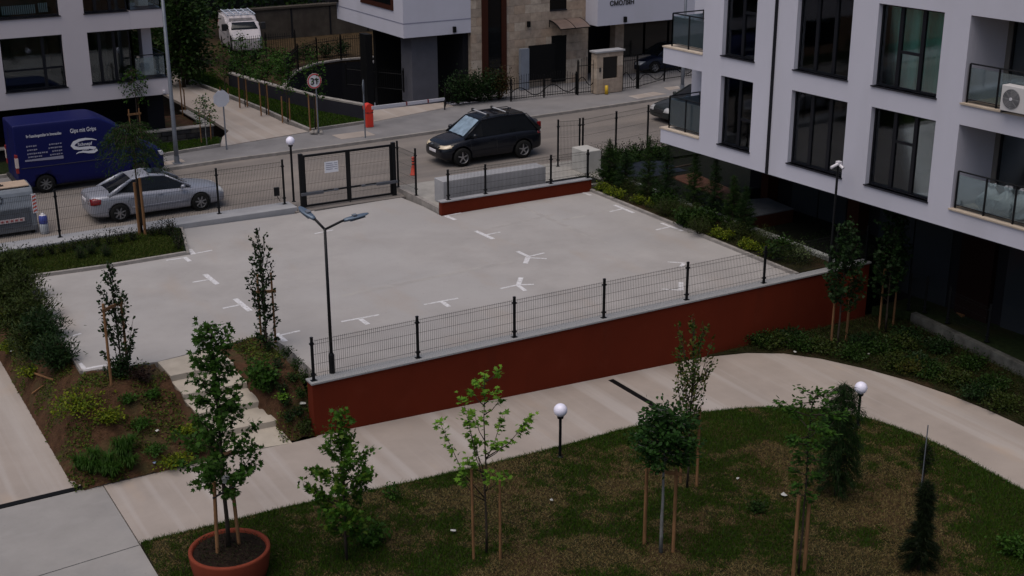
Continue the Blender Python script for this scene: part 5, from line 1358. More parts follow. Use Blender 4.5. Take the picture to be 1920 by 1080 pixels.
# signs
def sign_pole(P, h, t, r=.03): b = MB(); b.tube((0, 0, 0), (0, 0, h), r, n=10); return b.build('pole', M['galv'], t)
P = G(597, 248, .14); t = thing('road_sign', 'round white sign with red ring reading 3т on a grey pole', 'sign', P)
hs = HT(P, 137); sign_pole(P, hs-.1, t); rs = .33
b = MB(); b.tube((-.08, -.045, hs-rs), (-.08, -.035, hs-rs), rs, n=32); dsc = b.build('disc', M['signwhite'], t)
b = MB(); pr = []
for (r_, y_) in ((rs*.80, -.047), (rs*.80, -.05), (rs*.97, -.05), (rs*.97, -.047)):
    pr.append([(-.08+r_*math.cos(a), y_, hs-rs+r_*math.sin(a)) for a in np.linspace(0, 2*PI, 36, endpoint=False)])
vs_ = sum(pr, []); b.add(vs_, [(i*36+k, i*36+(k+1) % 36, (i+1)*36+(k+1) % 36, (i+1)*36+k) for i in range(3) for k in range(36)]); b.build('red_ring', mat('ring red', (.45, .05, .05), .5), dsc)
q = text_mesh('lettering', '3т', .40, M['black'], dsc, .003, 'CENTER'); q.rotation_euler = (PI/2, 0, 0); q.location = (-.08, -.055, hs-rs-.14)
b = MB()
for i in range(9): b.lathe([(.001, 0), (.09, .01), (.07, .07), (.001, .09)], (random.uniform(-.35, .35), random.uniform(-.2, .2), 0), 6, False)
o = b.build('rubble', M['kerb']); o.location = tuple(P); tag(o, 'small heap of broken concrete lumps at the foot of the 3т sign', 'rubble'); o['kind'] = 'stuff'
P = G(425, 280, .09); t = thing('road_sign', 'octagonal road sign seen from its grey back on a pole', 'sign', P)
hs = HT(P, 168); sign_pole(P, hs, t); rs = .36
b = MB(); b.extr([(rs*math.cos(PI/8+k*PI/4), rs*math.sin(PI/8+k*PI/4)) for k in range(8)], (-.08, -.05, hs-rs), (1, 0, 0), (0, 0, 1), (0, .008, 0)); b.build('plate', nz(mat('sign back', (.55, .56, .62), .5, .2), 3, .05), t)

P = G(685, 258, .09); t = thing('road_sign', 'narrow road sign turned edge on near the red barrier cabinet', 'sign', P)
hs = HT(P, 149); sign_pole(P, hs-.05, t)
b = MB(); b.lathe([(.001, -.006), (.3, -.006), (.3, .006), (.001, .006)], n=24); o = b.build('disc', nz(mat('sign grey', (.16, .18, .2), .5), 3, .05), t); o.rotation_euler = (R(90), 0, R(58)); o.location = (-.02, -.04, hs-.3)
# street lamp masts
for (px, py, lab) in ((332, 306, 'tall galvanised lamp mast beside the pavement at upper left'), (1279, 170, 'tall galvanised lamp mast far right behind the glass balconies')):
    P = G(px, py, .09); t = thing('lamp_mast', lab, 'street lamp', P)
    b = MB(); b.path([(0, 0, 0), (0, 0, 1.2), (0, 0, 9)], [.095, .085, .05], 14); b.build('pole', M['galv'], t)
    b = MB(); b.box(-.16, .16, -.16, .16, .0, .02); b.tube((0, -.0, 0), (0, 0, .3), .105, n=14); b.build('base', M['galv'], t)
    b = MB(); b.path([(0, 0, 8.9), (0, -.6, 9.3), (0, -1.4, 9.4)], .04, 8); b.build('arm', M['galv'], t)
    b = MB(); b.box(-.15, .15, -2.0, -1.35, 9.34, 9.46); b.build('lamp_head', M['galv'], t, bevel=.03)
# concrete footing slabs in the pavement
for q4 in (((297, 305), (340, 298), (348, 303), (308, 310)), ((622, 253), (686, 245), (704, 253), (640, 261)), ((1178, 180), (1225, 172), (1250, 176), (1195, 185)), ((1244, 164), (1272, 161), (1275, 166), (1255, 169))):
    b = MB(); b.prism([tuple(G(*c, .09)[:2]) for c in q4], .06, .088); st(b.build('pavement_patch', M['path']))
# iron fences
def iron_fence(name, label, pts, h, step=.13, wavy=False, z=0.1, group=None, postr=.03, hs=None):
    t = thing(name, label, 'fence', (*pts[0][:2], z), group=group); bars = MB(); rails = MB()
    for p, q in zip(pts[:-1], pts[1:]):
        p, q = np.array(p[:2]), np.array(q[:2]); L = np.linalg.norm(q-p); n = max(1, int(L/step)); d = (q-p)/L
        for i in range(n):
            c = p+d*(i+.5)*L/n; hh = h+(0.25*math.sin(PI*(i+.5)/n) if wavy else .0)
            bars.tube((c[0], c[1], z+.06), (c[0], c[1], z+hh), .011, n=4, caps=False); bars.tube((c[0], c[1], z+hh), (c[0], c[1], z+hh+.09), .02, .002, n=4, caps=False)
        for zz in (.12, h-.12):
            r1 = MB(); r1.tube((*p, z+zz), (*q, z+zz), .018, n=4); r1.build('rail', M['iron'], t, world=True)
        if wavy:
            pr = [(*(p+d*L*k/12), z+h*.42+.22*math.sin(PI*2*k/12)) for k in range(13)]; r1 = MB(); r1.path(pr, .022, 5); r1.build('scroll', M['iron'], t, world=True)
    o = bars.build('bars', M['iron'], t, world=True); o['kind'] = 'stuff'
    for p in pts:
        b = MB(); b.box(p[0]-postr, p[0]+postr, p[1]-postr, p[1]+postr, z, z+h+.12); b.lathe([(postr, z+h+.12), (postr*1.3, z+h+.16), (.001, z+h+.22)], (p[0], p[1], 0), 8); b.build('post', M['iron'], t, world=True)
    return t
iron_fence('iron_fence', 'black iron railing around the curved rim of the garage ramp', [tuple(c) for c in curve[:-1]]+[(23, curve[-1][1])], 1.25, z=.14)
iron_fence('iron_fence', 'black iron railing crossing the yard in front of the white van', [gp(436, 118), gp(500, 111), gp(555, 106)], 1.3, z=.05)
P0, P1_ = (17.9, 27.35), G(958, 188, .1)
iron_fence('iron_fence', 'low black iron railing at the pavement right of the ramp', [P0, (21.0, 27.65)], .7, z=.1)
iron_fence('iron_fence', 'ornate black iron railing in front of the limestone house', [tuple(G(958, 190, .1)[:2]), tuple(G(1020, 183, .1)[:2]), tuple(G(1080, 177, .1)[:2])], .95, wavy=True, z=.1)
iron_fence('iron_gate', 'black wrought iron garden gate left of the limestone mailbox pillar', [tuple(G(1083, 178, .1)[:2]), tuple(G(1114, 175, .1)[:2])], 1.55, wavy=True, z=.1)
iron_fence('iron_gate', 'black wrought iron gate between mailbox pillar and the right railing', [tuple(G(1166, 170, .1)[:2]), tuple(G(1194, 166, .1)[:2])], 1.6, wavy=True, z=.1)
iron_fence('iron_fence', 'black iron railing running right from the wrought iron gate', [tuple(G(1197, 166, .1)[:2]), tuple(G(1245, 152, .1)[:2]), tuple(G(1300, 144, .1)[:2])], 1.0, wavy=True, z=.1)
iron_fence('iron_fence', 'black railing on a kerb under the overhanging white corner', [(15.5, 33.5), (17.3, 30.6)], 1.0, z=.3)
# mailbox pillar
P = G(1118, 177, .1); Q_ = G(1163, 170, .1); hp = HT(P, 97)
t = thing('mailbox_pillar', 'limestone gate pillar with dark letterbox panel and pale cap', 'pillar', P)
wdt = Q_[0]-P[0]; b = MB()
k = 0; z = 0
for (x0, x1, z0, z1) in ((0, .42, 0, hp*.34), (.42, wdt, 0, hp*.34), (0, .38, hp*.34, hp*.6), (0, .38, hp*.6, hp*.85), (wdt-.32, wdt, hp*.34, hp*.62), (wdt-.32, wdt, hp*.62, hp*.85), (0, .75, hp*.85, hp*.96), (.75, wdt, hp*.85, hp*.96)):
    b = MB(); b.box(x0+.004, x1-.004, 0, .5, z0+.004, z1-.004); b.build('stone_slab', M['lime%d' % (k % 3)], t, bevel=.008); k += 1
b = MB(); b.box(.39, wdt-.33, .06, .5, hp*.34, hp*.85); b.build('letterbox', M['carglass'], t)
b = MB(); b.box(-.08, wdt+.08, -.06, .56, hp*.96, hp*1.0); b.build('cap', M['kerbgrey'], t, bevel=.01)
b = MB(); b.box(.15, .24, -.03, 0, hp*.52, hp*.62); b.build('intercom', M['plastic'], t)
P = G(1136, 176, .1); b = MB(); b.lathe([(.001, 0), (.09, 0), (.08, .42), (.001, .44)], n=12); o = b.build('yellow_container', M['yellow']); o.location = tuple(P+[0, -.05, 0]); tag(o, 'small yellow canister at the foot of the limestone mailbox pillar', 'canister')
# AC unit on the upper loggia
u_, z_ = FR.at(1886, 205)
t = thing('air_conditioner', 'white outdoor air conditioner unit on the upper right loggia', 'air conditioner', FR.P(u_+.5, zlog0+.012, -.45))
def frb(b, u0, u1, z0, z1, n0, n1): return FR.box(b, u_+u0, u_+u1, z0, z1, n0, n1)
z0a = zlog0+.08
b = MB(); frb(b, -.02, .85, z0a, z0a+.66, -.06, .24); b.build('casing', mat('ac white', (.55, .53, .53), .5), t, world=True, bevel=.015)
cc = FR.P(u_+.30, z0a+.33, .245)
b = MB(); b.tube(cc-FR.n*.02, cc+FR.n*.004, .26, n=28); b.build('fan_well', mat('ac dark', (.08, .08, .09), .6), t, world=True)
b = MB()
for r_ in (.05, .09, .13, .17, .21, .25):
    pts = [cc+FR.n*.012+FR.u*r_*math.cos(a)+np.array([0, 0, r_*math.sin(a)]) for a in np.linspace(0, 2*PI, 25)]; b.path(pts, .005, 4)
for k in range(8): a = k*PI/4; b.tube(cc+FR.n*.012, cc+FR.n*.012+FR.u*.26*math.cos(a)+np.array([0, 0, .26*math.sin(a)]), .005, n=4)
b.build('grille', mat('ac grille', (.30, .30, .31), .5), t, world=True)
b = MB(); b.tube(cc+FR.n*.01, cc+FR.n*.03, .04, n=12); b.build('hub', M['signwhite'], t, world=True)
b = MB(); frb(b, .0, .06, zlog0+.014, z0a, -.06, .22); frb(b, .75, .81, zlog0+.014, z0a, -.06, .22); b.build('foot', M['plastic'], t, world=True)
# bags on the lower loggia
for i, (px, py) in enumerate(((1822, 395), (1848, 400), (1872, 408))):
    u2, _ = FR.at(px, py); c = FR.P(u2+.1, zlog1+.03, -.6-.1*i); vs_ = []; fs = []; b = MB(); n = 14
    rr = [(.02, 0), (.28, .02), (.33, .2), (.30, .38), (.17, .55), (.07, .66), (.13, .74), (.02, .76)]
    for (r_, z_) in rr:
        for k in range(n): a = 2*PI*k/n; f = 1+random.uniform(-.22, .22); vs_.append(c+np.array([r_*f*math.cos(a), r_*f*math.sin(a), z_*(1+random.uniform(-.05, .05))]))
    fs = [(q_*n+k, q_*n+(k+1) % n, (q_+1)*n+(k+1) % n, (q_+1)*n+k) for q_ in range(len(rr)-1) for k in range(n)]
    b.add(vs_, fs, False); o = b.build('plastic_bag', nz(mat('white bag', (.42, .42, .44), .5), 5, .2)); tag(o, ['white knotted plastic bag at the left post of the lower loggia', 'white knotted plastic bag, middle one on the lower loggia', 'white knotted plastic bag, rightmost on the lower loggia'][i], 'bag')
# litter and sticks
def bit(px, py, s_, m, label, cat, fn=None, long=False):
    P = GH(px, py, fn); b = MB()
    if long: a = random.uniform(0, PI); b.tube(P+[-math.cos(a)*s_/2, -math.sin(a)*s_/2, .05], P+[math.cos(a)*s_/2, math.sin(a)*s_/2, .07], .02, n=6)
    else:
        n = 6; vs_ = [P+np.array([math.cos(2*PI*k/n)*s_*random.uniform(.6, 1), math.sin(2*PI*k/n)*s_*random.uniform(.6, 1), .05+random.uniform(0, .04)]) for k in range(n)]+[P+[0, 0, .09], P+[0, 0, .03]]
        b.add(vs_, [(k, (k+1) % n, n) for k in range(n)]+[(k, (k+1) % n, n+1) for k in range(n)])
    o = b.build(cat.replace(' ', '_'), m); tag(o, label, cat); return o
LL = lambda x, y: LZ(x)+.05
litter_m = mat('litter paper', (.42, .42, .40), .7)
bit(850, 1000, .09, litter_m, 'flat white paper scrap on the lawn below the yellow green sapling', 'paper scrap', LL)
bit(1034, 942, .05, litter_m, 'tiny white paper scrap on the lawn right of the yellow green sapling', 'paper scrap', LL)
bit(1470, 932, .10, litter_m, 'crumpled white paper on the lawn beside the slender staked sapling', 'paper scrap', LL)
bit(1383, 902, .05, litter_m, 'tiny white scrap on the brown patch left of the slender staked sapling', 'paper scrap', LL)
bit(1490, 663, .07, litter_m, 'white scrap at the curved path edge below the red wall end', 'paper scrap', LL)
bit(1628, 668, .05, litter_m, 'small white scrap in the dark bed right of the double stakes', 'paper scrap', LL)
bit(1600, 806, .04, litter_m, 'white pebble at the foot of the right globe lamp', 'pebble', LL)
bit(569, 760, .10, litter_m, 'torn white paper in the bed beside the left end of the red wall', 'paper scrap')
bit(295, 812, .07, litter_m, 'white crumpled cup in the bed left of the garden steps', 'paper scrap')
bit(290, 872, .05, mat('blue plastic', (.12, .16, .28), .5), 'small blue plastic scrap near the lower edge of the left bed', 'plastic scrap')
bit(22, 662, .06, litter_m, 'white scrap under the dark hedge at the left edge', 'paper scrap')
P, Q_ = GH(60, 704), GH(100, 718); b = MB(); b.obox(P+[0, 0, .06], Q_-P, (.02, .06, 0), (0, 0, .03)); o = b.build('wood_board', M['wood']); tag(o, 'pale wooden batten lying across the brown soil of the left bed', 'board')
P, Q_ = GH(61, 741), GH(81, 727); b = MB(); b.tube(P+[0, 0, .05], Q_+[0, 0, .06], .02); o = b.build('stick', M['wood']); tag(o, 'short pale stick on the soil just below the wooden batten', 'stick')
# ================================================================== PLANTS
LEAF = {
 'oval': [(0, 0), (.28, .35), (.22, .75), (0, 1), (-.22, .75), (-.28, .35)],
 'maple': [(0, 0), (.16, .12), (.52, .10), (.30, .34), (.50, .62), (.18, .58), (0, 1), (-.18, .58), (-.50, .62), (-.30, .34), (-.52, .10), (-.16, .12)],
 'lance': [(0, 0), (.12, .4), (0, 1), (-.12, .4)],
 'needle': [(-.05, 0), (.05, 0), (0, 1)],
}
def leaves(name, cen, size, shape, m, parent=None, up=.8, droop=0.2, dirs=None, jit=.35, spread=1.0):
    cen = np.asarray(cen, float); N = len(cen)
    if N == 0: return None
    nrm = rng.normal(size=(N, 3))*.6*spread+np.array([0, 0, up]); nrm /= np.linalg.norm(nrm, axis=1)[:, None]
    d = rng.normal(size=(N, 3)) if dirs is None else np.asarray(dirs)+rng.normal(size=(N, 3))*jit
    d[:, 2] -= droop; d -= nrm*np.sum(d*nrm, axis=1)[:, None]; d /= (np.linalg.norm(d, axis=1)[:, None]+1e-9)
    s_ = np.cross(nrm, d); sz = (size*rng.uniform(.65, 1.25, N))[:, None]
    L = LEAF[shape]; out = np.empty((N, len(L), 3))
    for k, (x, y) in enumerate(L): out[:, k] = cen+s_*sz*x+d*sz*y-nrm*sz*(.18*abs(x)+.12*y*y)
    return fast_mesh(name, out.reshape(-1, 3), len(L), m, parent)
def rad(prof, t):
    return float(np.interp(t, [p[0] for p in prof], [p[1] for p in prof]))
def make_tree(root, h, prof, nb=26, nl=1200, ls=.09, shape='oval', lm=None, bm=None, tr=.04, elev=.6, clump=.10, t0=.3, lean=(0, 0), up=.8, droop=.2, forks=None, inner=.25, twig=.010, curve=.25, along=False):
    bm = bm or M['bark']
    K = 9; tp = []; wob = [rng.normal(0, .0035*h, 2) for _ in range(K)]
    for i in range(K):
        t = i/(K-1); w_ = wob[i]*(t > 0)*.6; tp.append(np.array([lean[0]*t+w_[0], lean[1]*t+w_[1], h*.97*t]))
    b = MB(); b.path(tp, [tr*(1-.82*(i/(K-1))) for i in range(K)], 7); b.build('trunk', bm, root)
    def tpt(t):
        f = min(max(t, 0), 1)*(K-1); i = min(int(f), K-2); return tp[i]+(tp[i+1]-tp[i])*(f-i)
    b = MB(); segs = []
    for i in range(nb):
        t1 = t0+(1-t0)*((i+.5)/nb)**.9; az = i*2.399+rng.uniform(-.5, .5); R_ = rad(prof, t1)*rng.uniform(.7, 1.1)
        e = elev*rng.uniform(.7, 1.25); dz = R_*math.tan(min(e, 1.3)) if e > 0 else R_*math.tan(e)
        end = tpt(t1)*[1, 1, 1]; end = np.array([end[0]+R_*math.cos(az), end[1]+R_*math.sin(az), min(t1*h, h)])
        zs = max(end[2]-dz, h*t0*.7) if e > 0 else min(end[2]-dz, h*.98)
        st0 = tpt(zs/h/.97); mid = (st0+end)/2+np.array([0, 0, -abs(dz)*.15 if e > 0 else R_*curve])
        pts = [st0, mid, end]; b.path(pts, [twig*1.6, twig, twig*.4], 4); segs.append((pts, max(R_, .05)))
    o = b.build('branches', bm, root); o['kind'] = 'stuff'
    tot = sum(s_[1] for s_ in segs)+1e-9; cen = []; dirs = []
    for (pts, R_) in segs:
        n = max(3, int(nl*(R_/tot)))
        s_ = rng.uniform(inner, 1.05, n)**.8
        P = np.where((s_ < .5)[:, None], pts[0]+(pts[1]-pts[0])*(s_*2)[:, None], pts[1]+(pts[2]-pts[1])*((s_-.5)*2)[:, None])
        cen.append(P+rng.normal(0, clump, (n, 3))*np.array([1, 1, .8])); d = pts[2]-pts[0]; d = d/(np.linalg.norm(d)+1e-9); dirs.append(np.tile(d, (n, 1)))
    # leader
    n = max(4, int(nl*.08)); tt = rng.uniform(t0+.25*(1-t0), 1.0, n); P = np.array([tpt(t) for t in tt])+rng.normal(0, clump*.6, (n, 3)); cen.append(P); dirs.append(np.tile([0, 0, 1.], (n, 1)))
    cen = np.concatenate(cen); dirs = np.concatenate(dirs); keep = cen[:, 2] > 0.03
    leaves('crown', cen[keep], ls, shape, lm, root, up, droop, dirs[keep])
def tree(label, base_px, ytop, prof, fn=None, group=None, name='young_tree', cat='tree', base=None, scale_px=True, **k):
    """prof: [(t, half width in photo pixels)]"""
    P = np.array(base) if base is not None else GH(*base_px, fn); h = HT(P, ytop); t = thing(name, label, cat, P, rz=0, group=group)
    s_ = pxm(P+[0, 0, h*.6]); make_tree(t, h, [(a, r_/s_) for a, r_ in prof], **k); return t, P, h
def support(label, pts, bar=None, fn=None, r=.035, m=None, rope=True):
    """pts: [(base px, top row)] stakes; bar: height fraction of a crossbar"""
    B = [(GH(*p[0], fn), p[1]) for p in pts]; t = thing('tree_support', label, 'tree stakes', B[0][0], group='wooden tree stakes'); tops = []
    for (P, yt) in B:
        h = HT(P, yt); b = MB(); b.tube(P, P+[rng.uniform(-.02, .02), rng.uniform(-.02, .02), h], r, r*.9, n=9); b.build('stake', m or M['wood'], t, world=True); tops.append((P, h))
    if bar and len(tops) > 1:
        (P, h), (Q, h2) = tops[0], tops[1]; z = P[2]+h*bar; z2 = Q[2]+h2*bar
        a, c = np.array([P[0], P[1]-.04, z]), np.array([Q[0], Q[1]-.04, z2]); d = (c-a)/np.linalg.norm(c-a); b = MB(); b.obox(a-d*.08-[0, .03, .04], (c-a)+d*.16, (0, .03, 0), (0, 0, .08)); b.build('crossbar', m or M['wood'], t, world=True)
    return t
G1 = leafmat('leaf dark green', [(.020, .040, .010), (.030, .060, .016), (.016, .030, .010), (.045, .080, .02)])
G2 = leafmat('leaf mid green', [(.030, .075, .014), (.05, .11, .02), (.025, .055, .012), (.075, .14, .03)])
G3 = leafmat('leaf yellow green', [(.13, .25, .03), (.20, .34, .05), (.09, .18, .025), (.22, .33, .06)])
G4 = leafmat('leaf blackish', [(.008, .014, .007), (.014, .022, .010), (.006, .010, .006)], .12)
G4b = leafmat('leaf very dark green', [(.012, .028, .012), (.02, .042, .016), (.009, .018, .009)], .15)
G5 = leafmat('conifer green', [(.012, .028, .010), (.020, .042, .014), (.009, .020, .008)], .1)
G6 = leafmat('yellow spirea', [(.16, .17, .015), (.24, .24, .02), (.10, .13, .015), (.07, .10, .015)])
G7 = leafmat('juniper dull green', [(.030, .042, .012), (.045, .058, .016), (.020, .028, .010), (.06, .065, .02)], .1)
G8 = leafmat('reddish new leaf', [(.03, .06, .015), (.05, .09, .02), (.13, .09, .03), (.035, .07, .015)])
G9 = leafmat('purple leaf', [(.020, .008, .012), (.03, .012, .014), (.012, .008, .01)], .1)
GR = leafmat('grass blade', [(.030, .072, .006), (.048, .098, .008), (.018, .042, .004), (.085, .11, .018), (.034, .08, .006)], .2)
GD = leafmat('dry grass', [(.16, .09, .06), (.22, .13, .09), (.10, .055, .04), (.13, .10, .04), (.28, .19, .14)], .1)
LWN = lambda x, y: LZ(x)+.035

GM = leafmat('maple fresh', [(.05, .12, .02), (.075, .16, .025), (.035, .085, .015), (.12, .16, .03), (.06, .14, .02)])
# --- terracotta pot with the tall tree
P = GH(430, 1052, LWN); 
pr_px = 76; rp = pr_px/pxm(P)
P = GH(430, 1078, LWN)+np.array([-.02, .42, 0]); P[2] = LZ(P[0])+.035; rp = .80
hp = .62
# place so that the rim centre projects on (430, 1030)
def pr(P_): q = np.asarray(P_)-CAM; return 960+FPX*(q@_r)/(q@_f), 540-FPX*(q@_u)/(q@_f)
for _ in range(30):
    x_, y_ = pr([P[0], P[1], P[2]+hp]); s_ = pxm(P); P[0] += (430-x_)/s_*.8; P[1] -= (1027-y_)/s_*1.6*-1*-1
rp = 75/pxm(P)
t = thing('terracotta_pot', 'large round terracotta pot holding the tall tree at lower left', 'pot', P)
b = MB(); b.lathe([(.001, 0), (rp*.86, 0), (rp*.93, hp*.3), (rp*.985, hp*.7), (rp, hp*.93), (rp, hp), (rp*.93, hp+.01), (rp*.90, hp-.02), (rp*.88, hp*.8)], n=56); b.build('pot_body', M['terra'], t)
b = MB(); b.lathe([(rp*.89, hp*.9), (rp*.6, hp*.97), (rp*.3, hp*1.0), (.001, hp*1.0)], n=40); b.build('pot_soil', M['potsoil'], t)
POT = P.copy(); POT[2] += hp*.97
t_, P_, h_ = tree('tall slender green maple growing in the round terracotta pot', None, 600, [(.25, 15), (.31, 62), (.40, 88), (.5, 84), (.58, 60), (.63, 30), (.70, 60), (.80, 34), (.87, 36), (.96, 32), (1, 12)], base=POT+[0, 0.05, 0], nb=58, nl=2700, ls=.105, shape='maple', lm=G2, tr=.05, elev=.5, clump=.07, t0=.27, up=.6, droop=.5, inner=.2)
t = thing('tree_support', 'dark and pale stakes tied around the potted maple trunk', 'tree stakes', POT, group='wooden tree stakes')
for (dx, dy, yy, m_) in ((-.26, -.05, 905, 'wood'), (.05, .18, 880, 'bark'), (.22, .05, 905, 'wood')):
    b = MB(); hh = HT(POT+[dx, dy, 0], yy); b.tube((dx, dy, 0), (dx*.8, dy, hh), .038, n=9); b.build('stake', M[m_], t)
b = MB(); b.tube((-.27, -.08, HT(POT, 925)), (.2, -.02, HT(POT, 915)), .02, n=6); b.build('tie', M['plastic'], t)
b = MB(); b.lathe([(.03, 0), (.075, .03), (.085, .12), (.05, .16), (.001, .15)], (.03, -.05, HT(POT, 905)), 10, False); b.build('white_rag', litter_m, t)
cen = []
for _ in range(900):
    a, r_ = rng.uniform(0, 2*PI), rp*.8*math.sqrt(rng.uniform(0, 1)); cen.append((POT[0]+r_*math.cos(a), POT[1]+r_*math.sin(a), POT[2]+rng.uniform(0, .1)))
o = leaves('pot_groundcover', cen, .07, 'lance', leafmat('withered', [(.015, .010, .008), (.03, .02, .012), (.02, .03, .01)], .1)); tag(o, 'dark withered low plants covering the soil in the terracotta pot', 'plants', kind='stuff')

# --- lawn trees
tree('bushy green maple on the lawn beside the pot, reddish at its tip', (650, 1050), 765, [(.2, 30), (.3, 44), (.42, 56), (.53, 66), (.64, 64), (.72, 50), (.8, 27), (.9, 20), (1, 4)], LWN, nb=44, nl=2300, ls=.10, shape='maple', lm=GM, tr=.035, elev=.55, clump=.06, t0=.16, up=.6, droop=.45, inner=.25)
tree('thin pale yellow green sapling between two stakes on the lawn', (912, 1038), 690, [(.4, 6), (.47, 66), (.6, 50), (.7, 76), (.78, 84), (.84, 30), (.93, 34), (1, 22)], LWN, nb=19, nl=560, ls=.115, shape='maple', lm=G3, bm=M['bark'], tr=.028, elev=.95, clump=.055, t0=.42, up=1.2, droop=.2, inner=.62, twig=.009)
support('brown and pale stakes either side of the yellow green sapling', [((888, 1048), 879), ((938, 1048), 900)], None, LWN, .03)
tree('small tree with a dense round dark green head and grey trunk', (1239, 1036), 760, [(.58, 8), (.68, 50), (.8, 60), (.9, 52), (1, 22)], LWN, nb=60, nl=3200, ls=.095, shape='oval', lm=leafmat('ball crown green', [(.018, .05, .014), (.03, .075, .02), (.012, .03, .01), (.04, .09, .025)]), bm=M['barkg'], tr=.045, elev=.35, clump=.085, t0=.63, up=1.0, inner=.3)
support('pale stakes with crossbar around the round headed tree', [((1208, 1020), 874), ((1262, 1035), 882)], .97, LWN, .04)
tree('upright forked sapling with dark leaves behind the round headed tree', (1288, 915), 592, [(.3, 12), (.45, 24), (.6, 26), (.75, 40), (.9, 36), (1, 20)], LWN, nb=26, nl=1300, ls=.085, shape='oval', lm=G8, tr=.03, elev=1.25, clump=.045, t0=.42, up=.5, inner=.2)
support('pale stakes near the forked sapling behind the round headed tree', [((1276, 905), 845), ((1306, 912), 768)], None, LWN, .035)
tree('slender staked sapling with light leafy tiers right of the round tree', (1497, 1078), 728, [(.38, 10), (.5, 30), (.66, 26), (.74, 50), (.83, 70), (.90, 60), (.97, 45), (1, 20)], LWN, nb=28, nl=1200, ls=.095, shape='oval', lm=G2, tr=.028, elev=.25, clump=.055, t0=.40, up=1.4, inner=.4)
support('orange brown stake pair tied to the slender leafy sapling', [((1487, 1082), 930), ((1508, 1070), 918)], None, LWN, .04)
tree('weeping dark conifer with feathery drooping tips beside the right globe lamp', (1566, 930), 722, [(0.02, 36), (.25, 44), (.45, 40), (.62, 36), (.8, 34), (.92, 24), (1, 8)], LWN, nb=120, nl=15000, ls=.13, shape='needle', lm=G5, tr=.04, elev=-.35, clump=.04, t0=.04, up=.5, droop=.9, inner=.15, name='conifer_tree')
tree('small blackish spruce with narrow waist and thin cane behind it', (1722, 1068), 905, [(0.02, 30), (.2, 40), (.4, 26), (.6, 12), (.8, 15), (.95, 12), (1, 3)], LWN, nb=110, nl=13000, ls=.12, shape='needle', lm=G4, tr=.04, elev=-.1, clump=.03, t0=.03, up=.5, droop=.1, inner=.1, name='conifer_tree')
tree('tiny blackish spruce with ball shaped top at the far edge of the lawn', (1730, 912), 832, [(0.02, 3), (.4, 5), (.6, 14), (.85, 12), (1, 3)], LWN, nb=30, nl=1500, ls=.10, shape='needle', lm=G4, tr=.025, elev=.1, clump=.03, t0=.3, up=.5, inner=.1, name='conifer_tree')
Pc = GH(1726, 925, LWN); b = MB(); b.tube(Pc, Pc+[0, 0, HT(Pc, 797)], .014, n=6); o = b.build('cane', M['galv']); tag(o, 'thin grey cane standing upright near the two blackish spruces', 'cane')
# --- trees by the lot
LOTF = None
tree('columnar sapling with round dark leaves and a leaning pale stake', (228, 700), 488, [(.05, 24), (.2, 34), (.45, 32), (.6, 26), (.8, 24), (1, 5)], None, nb=34, nl=1200, ls=.095, shape='oval', lm=G4b, tr=.028, elev=1.15, clump=.035, t0=.08, up=.3, inner=.1)
support('pale wooden stakes with crossbar at the columnar sapling on the left', [((209, 722), 570), ((240, 690), 556)], .93, None, .035)
tree('narrow dark leaved sapling at the corner of the parking lot', (500, 655), 425, [(.03, 24), (.2, 27), (.4, 22), (.6, 26), (.75, 26), (.9, 18), (1, 4)], None, nb=34, nl=1200, ls=.09, shape='oval', lm=G4b, tr=.028, elev=1.2, clump=.033, t0=.06, up=.3, inner=.1)
support('two brown stakes beside the narrow sapling at the lot corner', [((490, 640), 515), ((517, 642), 512)], .75, None, .03)
RB = lambda x, y: LZ(x)+.045
tree('dark maple with two tall stakes at the right end of the red wall', (1570, 655), 412, [(.4, 20), (.5, 46), (.65, 34), (.8, 26), (1, 8)], RB, nb=40, nl=1700, ls=.105, shape='maple', lm=G4b, tr=.035, elev=.7, clump=.07, t0=.4, up=.6, droop=.4)
support('two tall pale stakes below the dark maple at the red wall end', [((1558, 648), 520), ((1586, 640), 522)], None, RB, .038)
tree('dark green maple under the overhanging white building at right', (1660, 622), 384, [(.3, 20), (.45, 34), (.6, 30), (.75, 26), (.9, 24), (1, 8)], RB, nb=40, nl=1700, ls=.105, shape='maple', lm=G4b, tr=.035, elev=.7, clump=.07, t0=.34, up=.6, droop=.4)
support('pair of pale stakes with crossbar under the overhanging building', [((1648, 618), 504), ((1674, 612), 498)], .98, RB, .034)
FB = lambda x, y: .02
tree('weeping young tree with heavy dark crown before the blue van', (266, 438), 232, [(.38, 10), (.48, 40), (.6, 66), (.75, 62), (.9, 46), (1, 14)], FB, nb=60, nl=4200, ls=.11, shape='lance', lm=G1, tr=.05, elev=-.5, clump=.08, t0=.55, up=.4, droop=.8)
support('thick pale stakes around the weeping tree by the fence', [((262, 440), 342), ((273, 441), 334)], None, FB, .05)
GB = lambda x, y: .14
tree('small weeping birch with hanging leaves above the blue van', (115, 262), 165, [(.55, 8), (.68, 22), (.85, 24), (1, 8)], lambda x, y: .5, nb=16, nl=320, ls=.10, shape='oval', lm=G2, tr=.03, elev=-.8, clump=.06, t0=.6, up=.3, droop=.9)
tree('thin tall weeping birch in front of the left white building', (262, 262), 128, [(.4, 10), (.6, 26), (.8, 24), (1, 10)], lambda x, y: .5, nb=20, nl=420, ls=.10, shape='oval', lm=G2, tr=.03, elev=-.8, clump=.07, t0=.5, up=.3, droop=.9)
support('pale stakes with crossbar at the thin tall birch by the planter wall', [((247, 268), 205), ((266, 264), 203)], .85, lambda x, y: .5, .03)
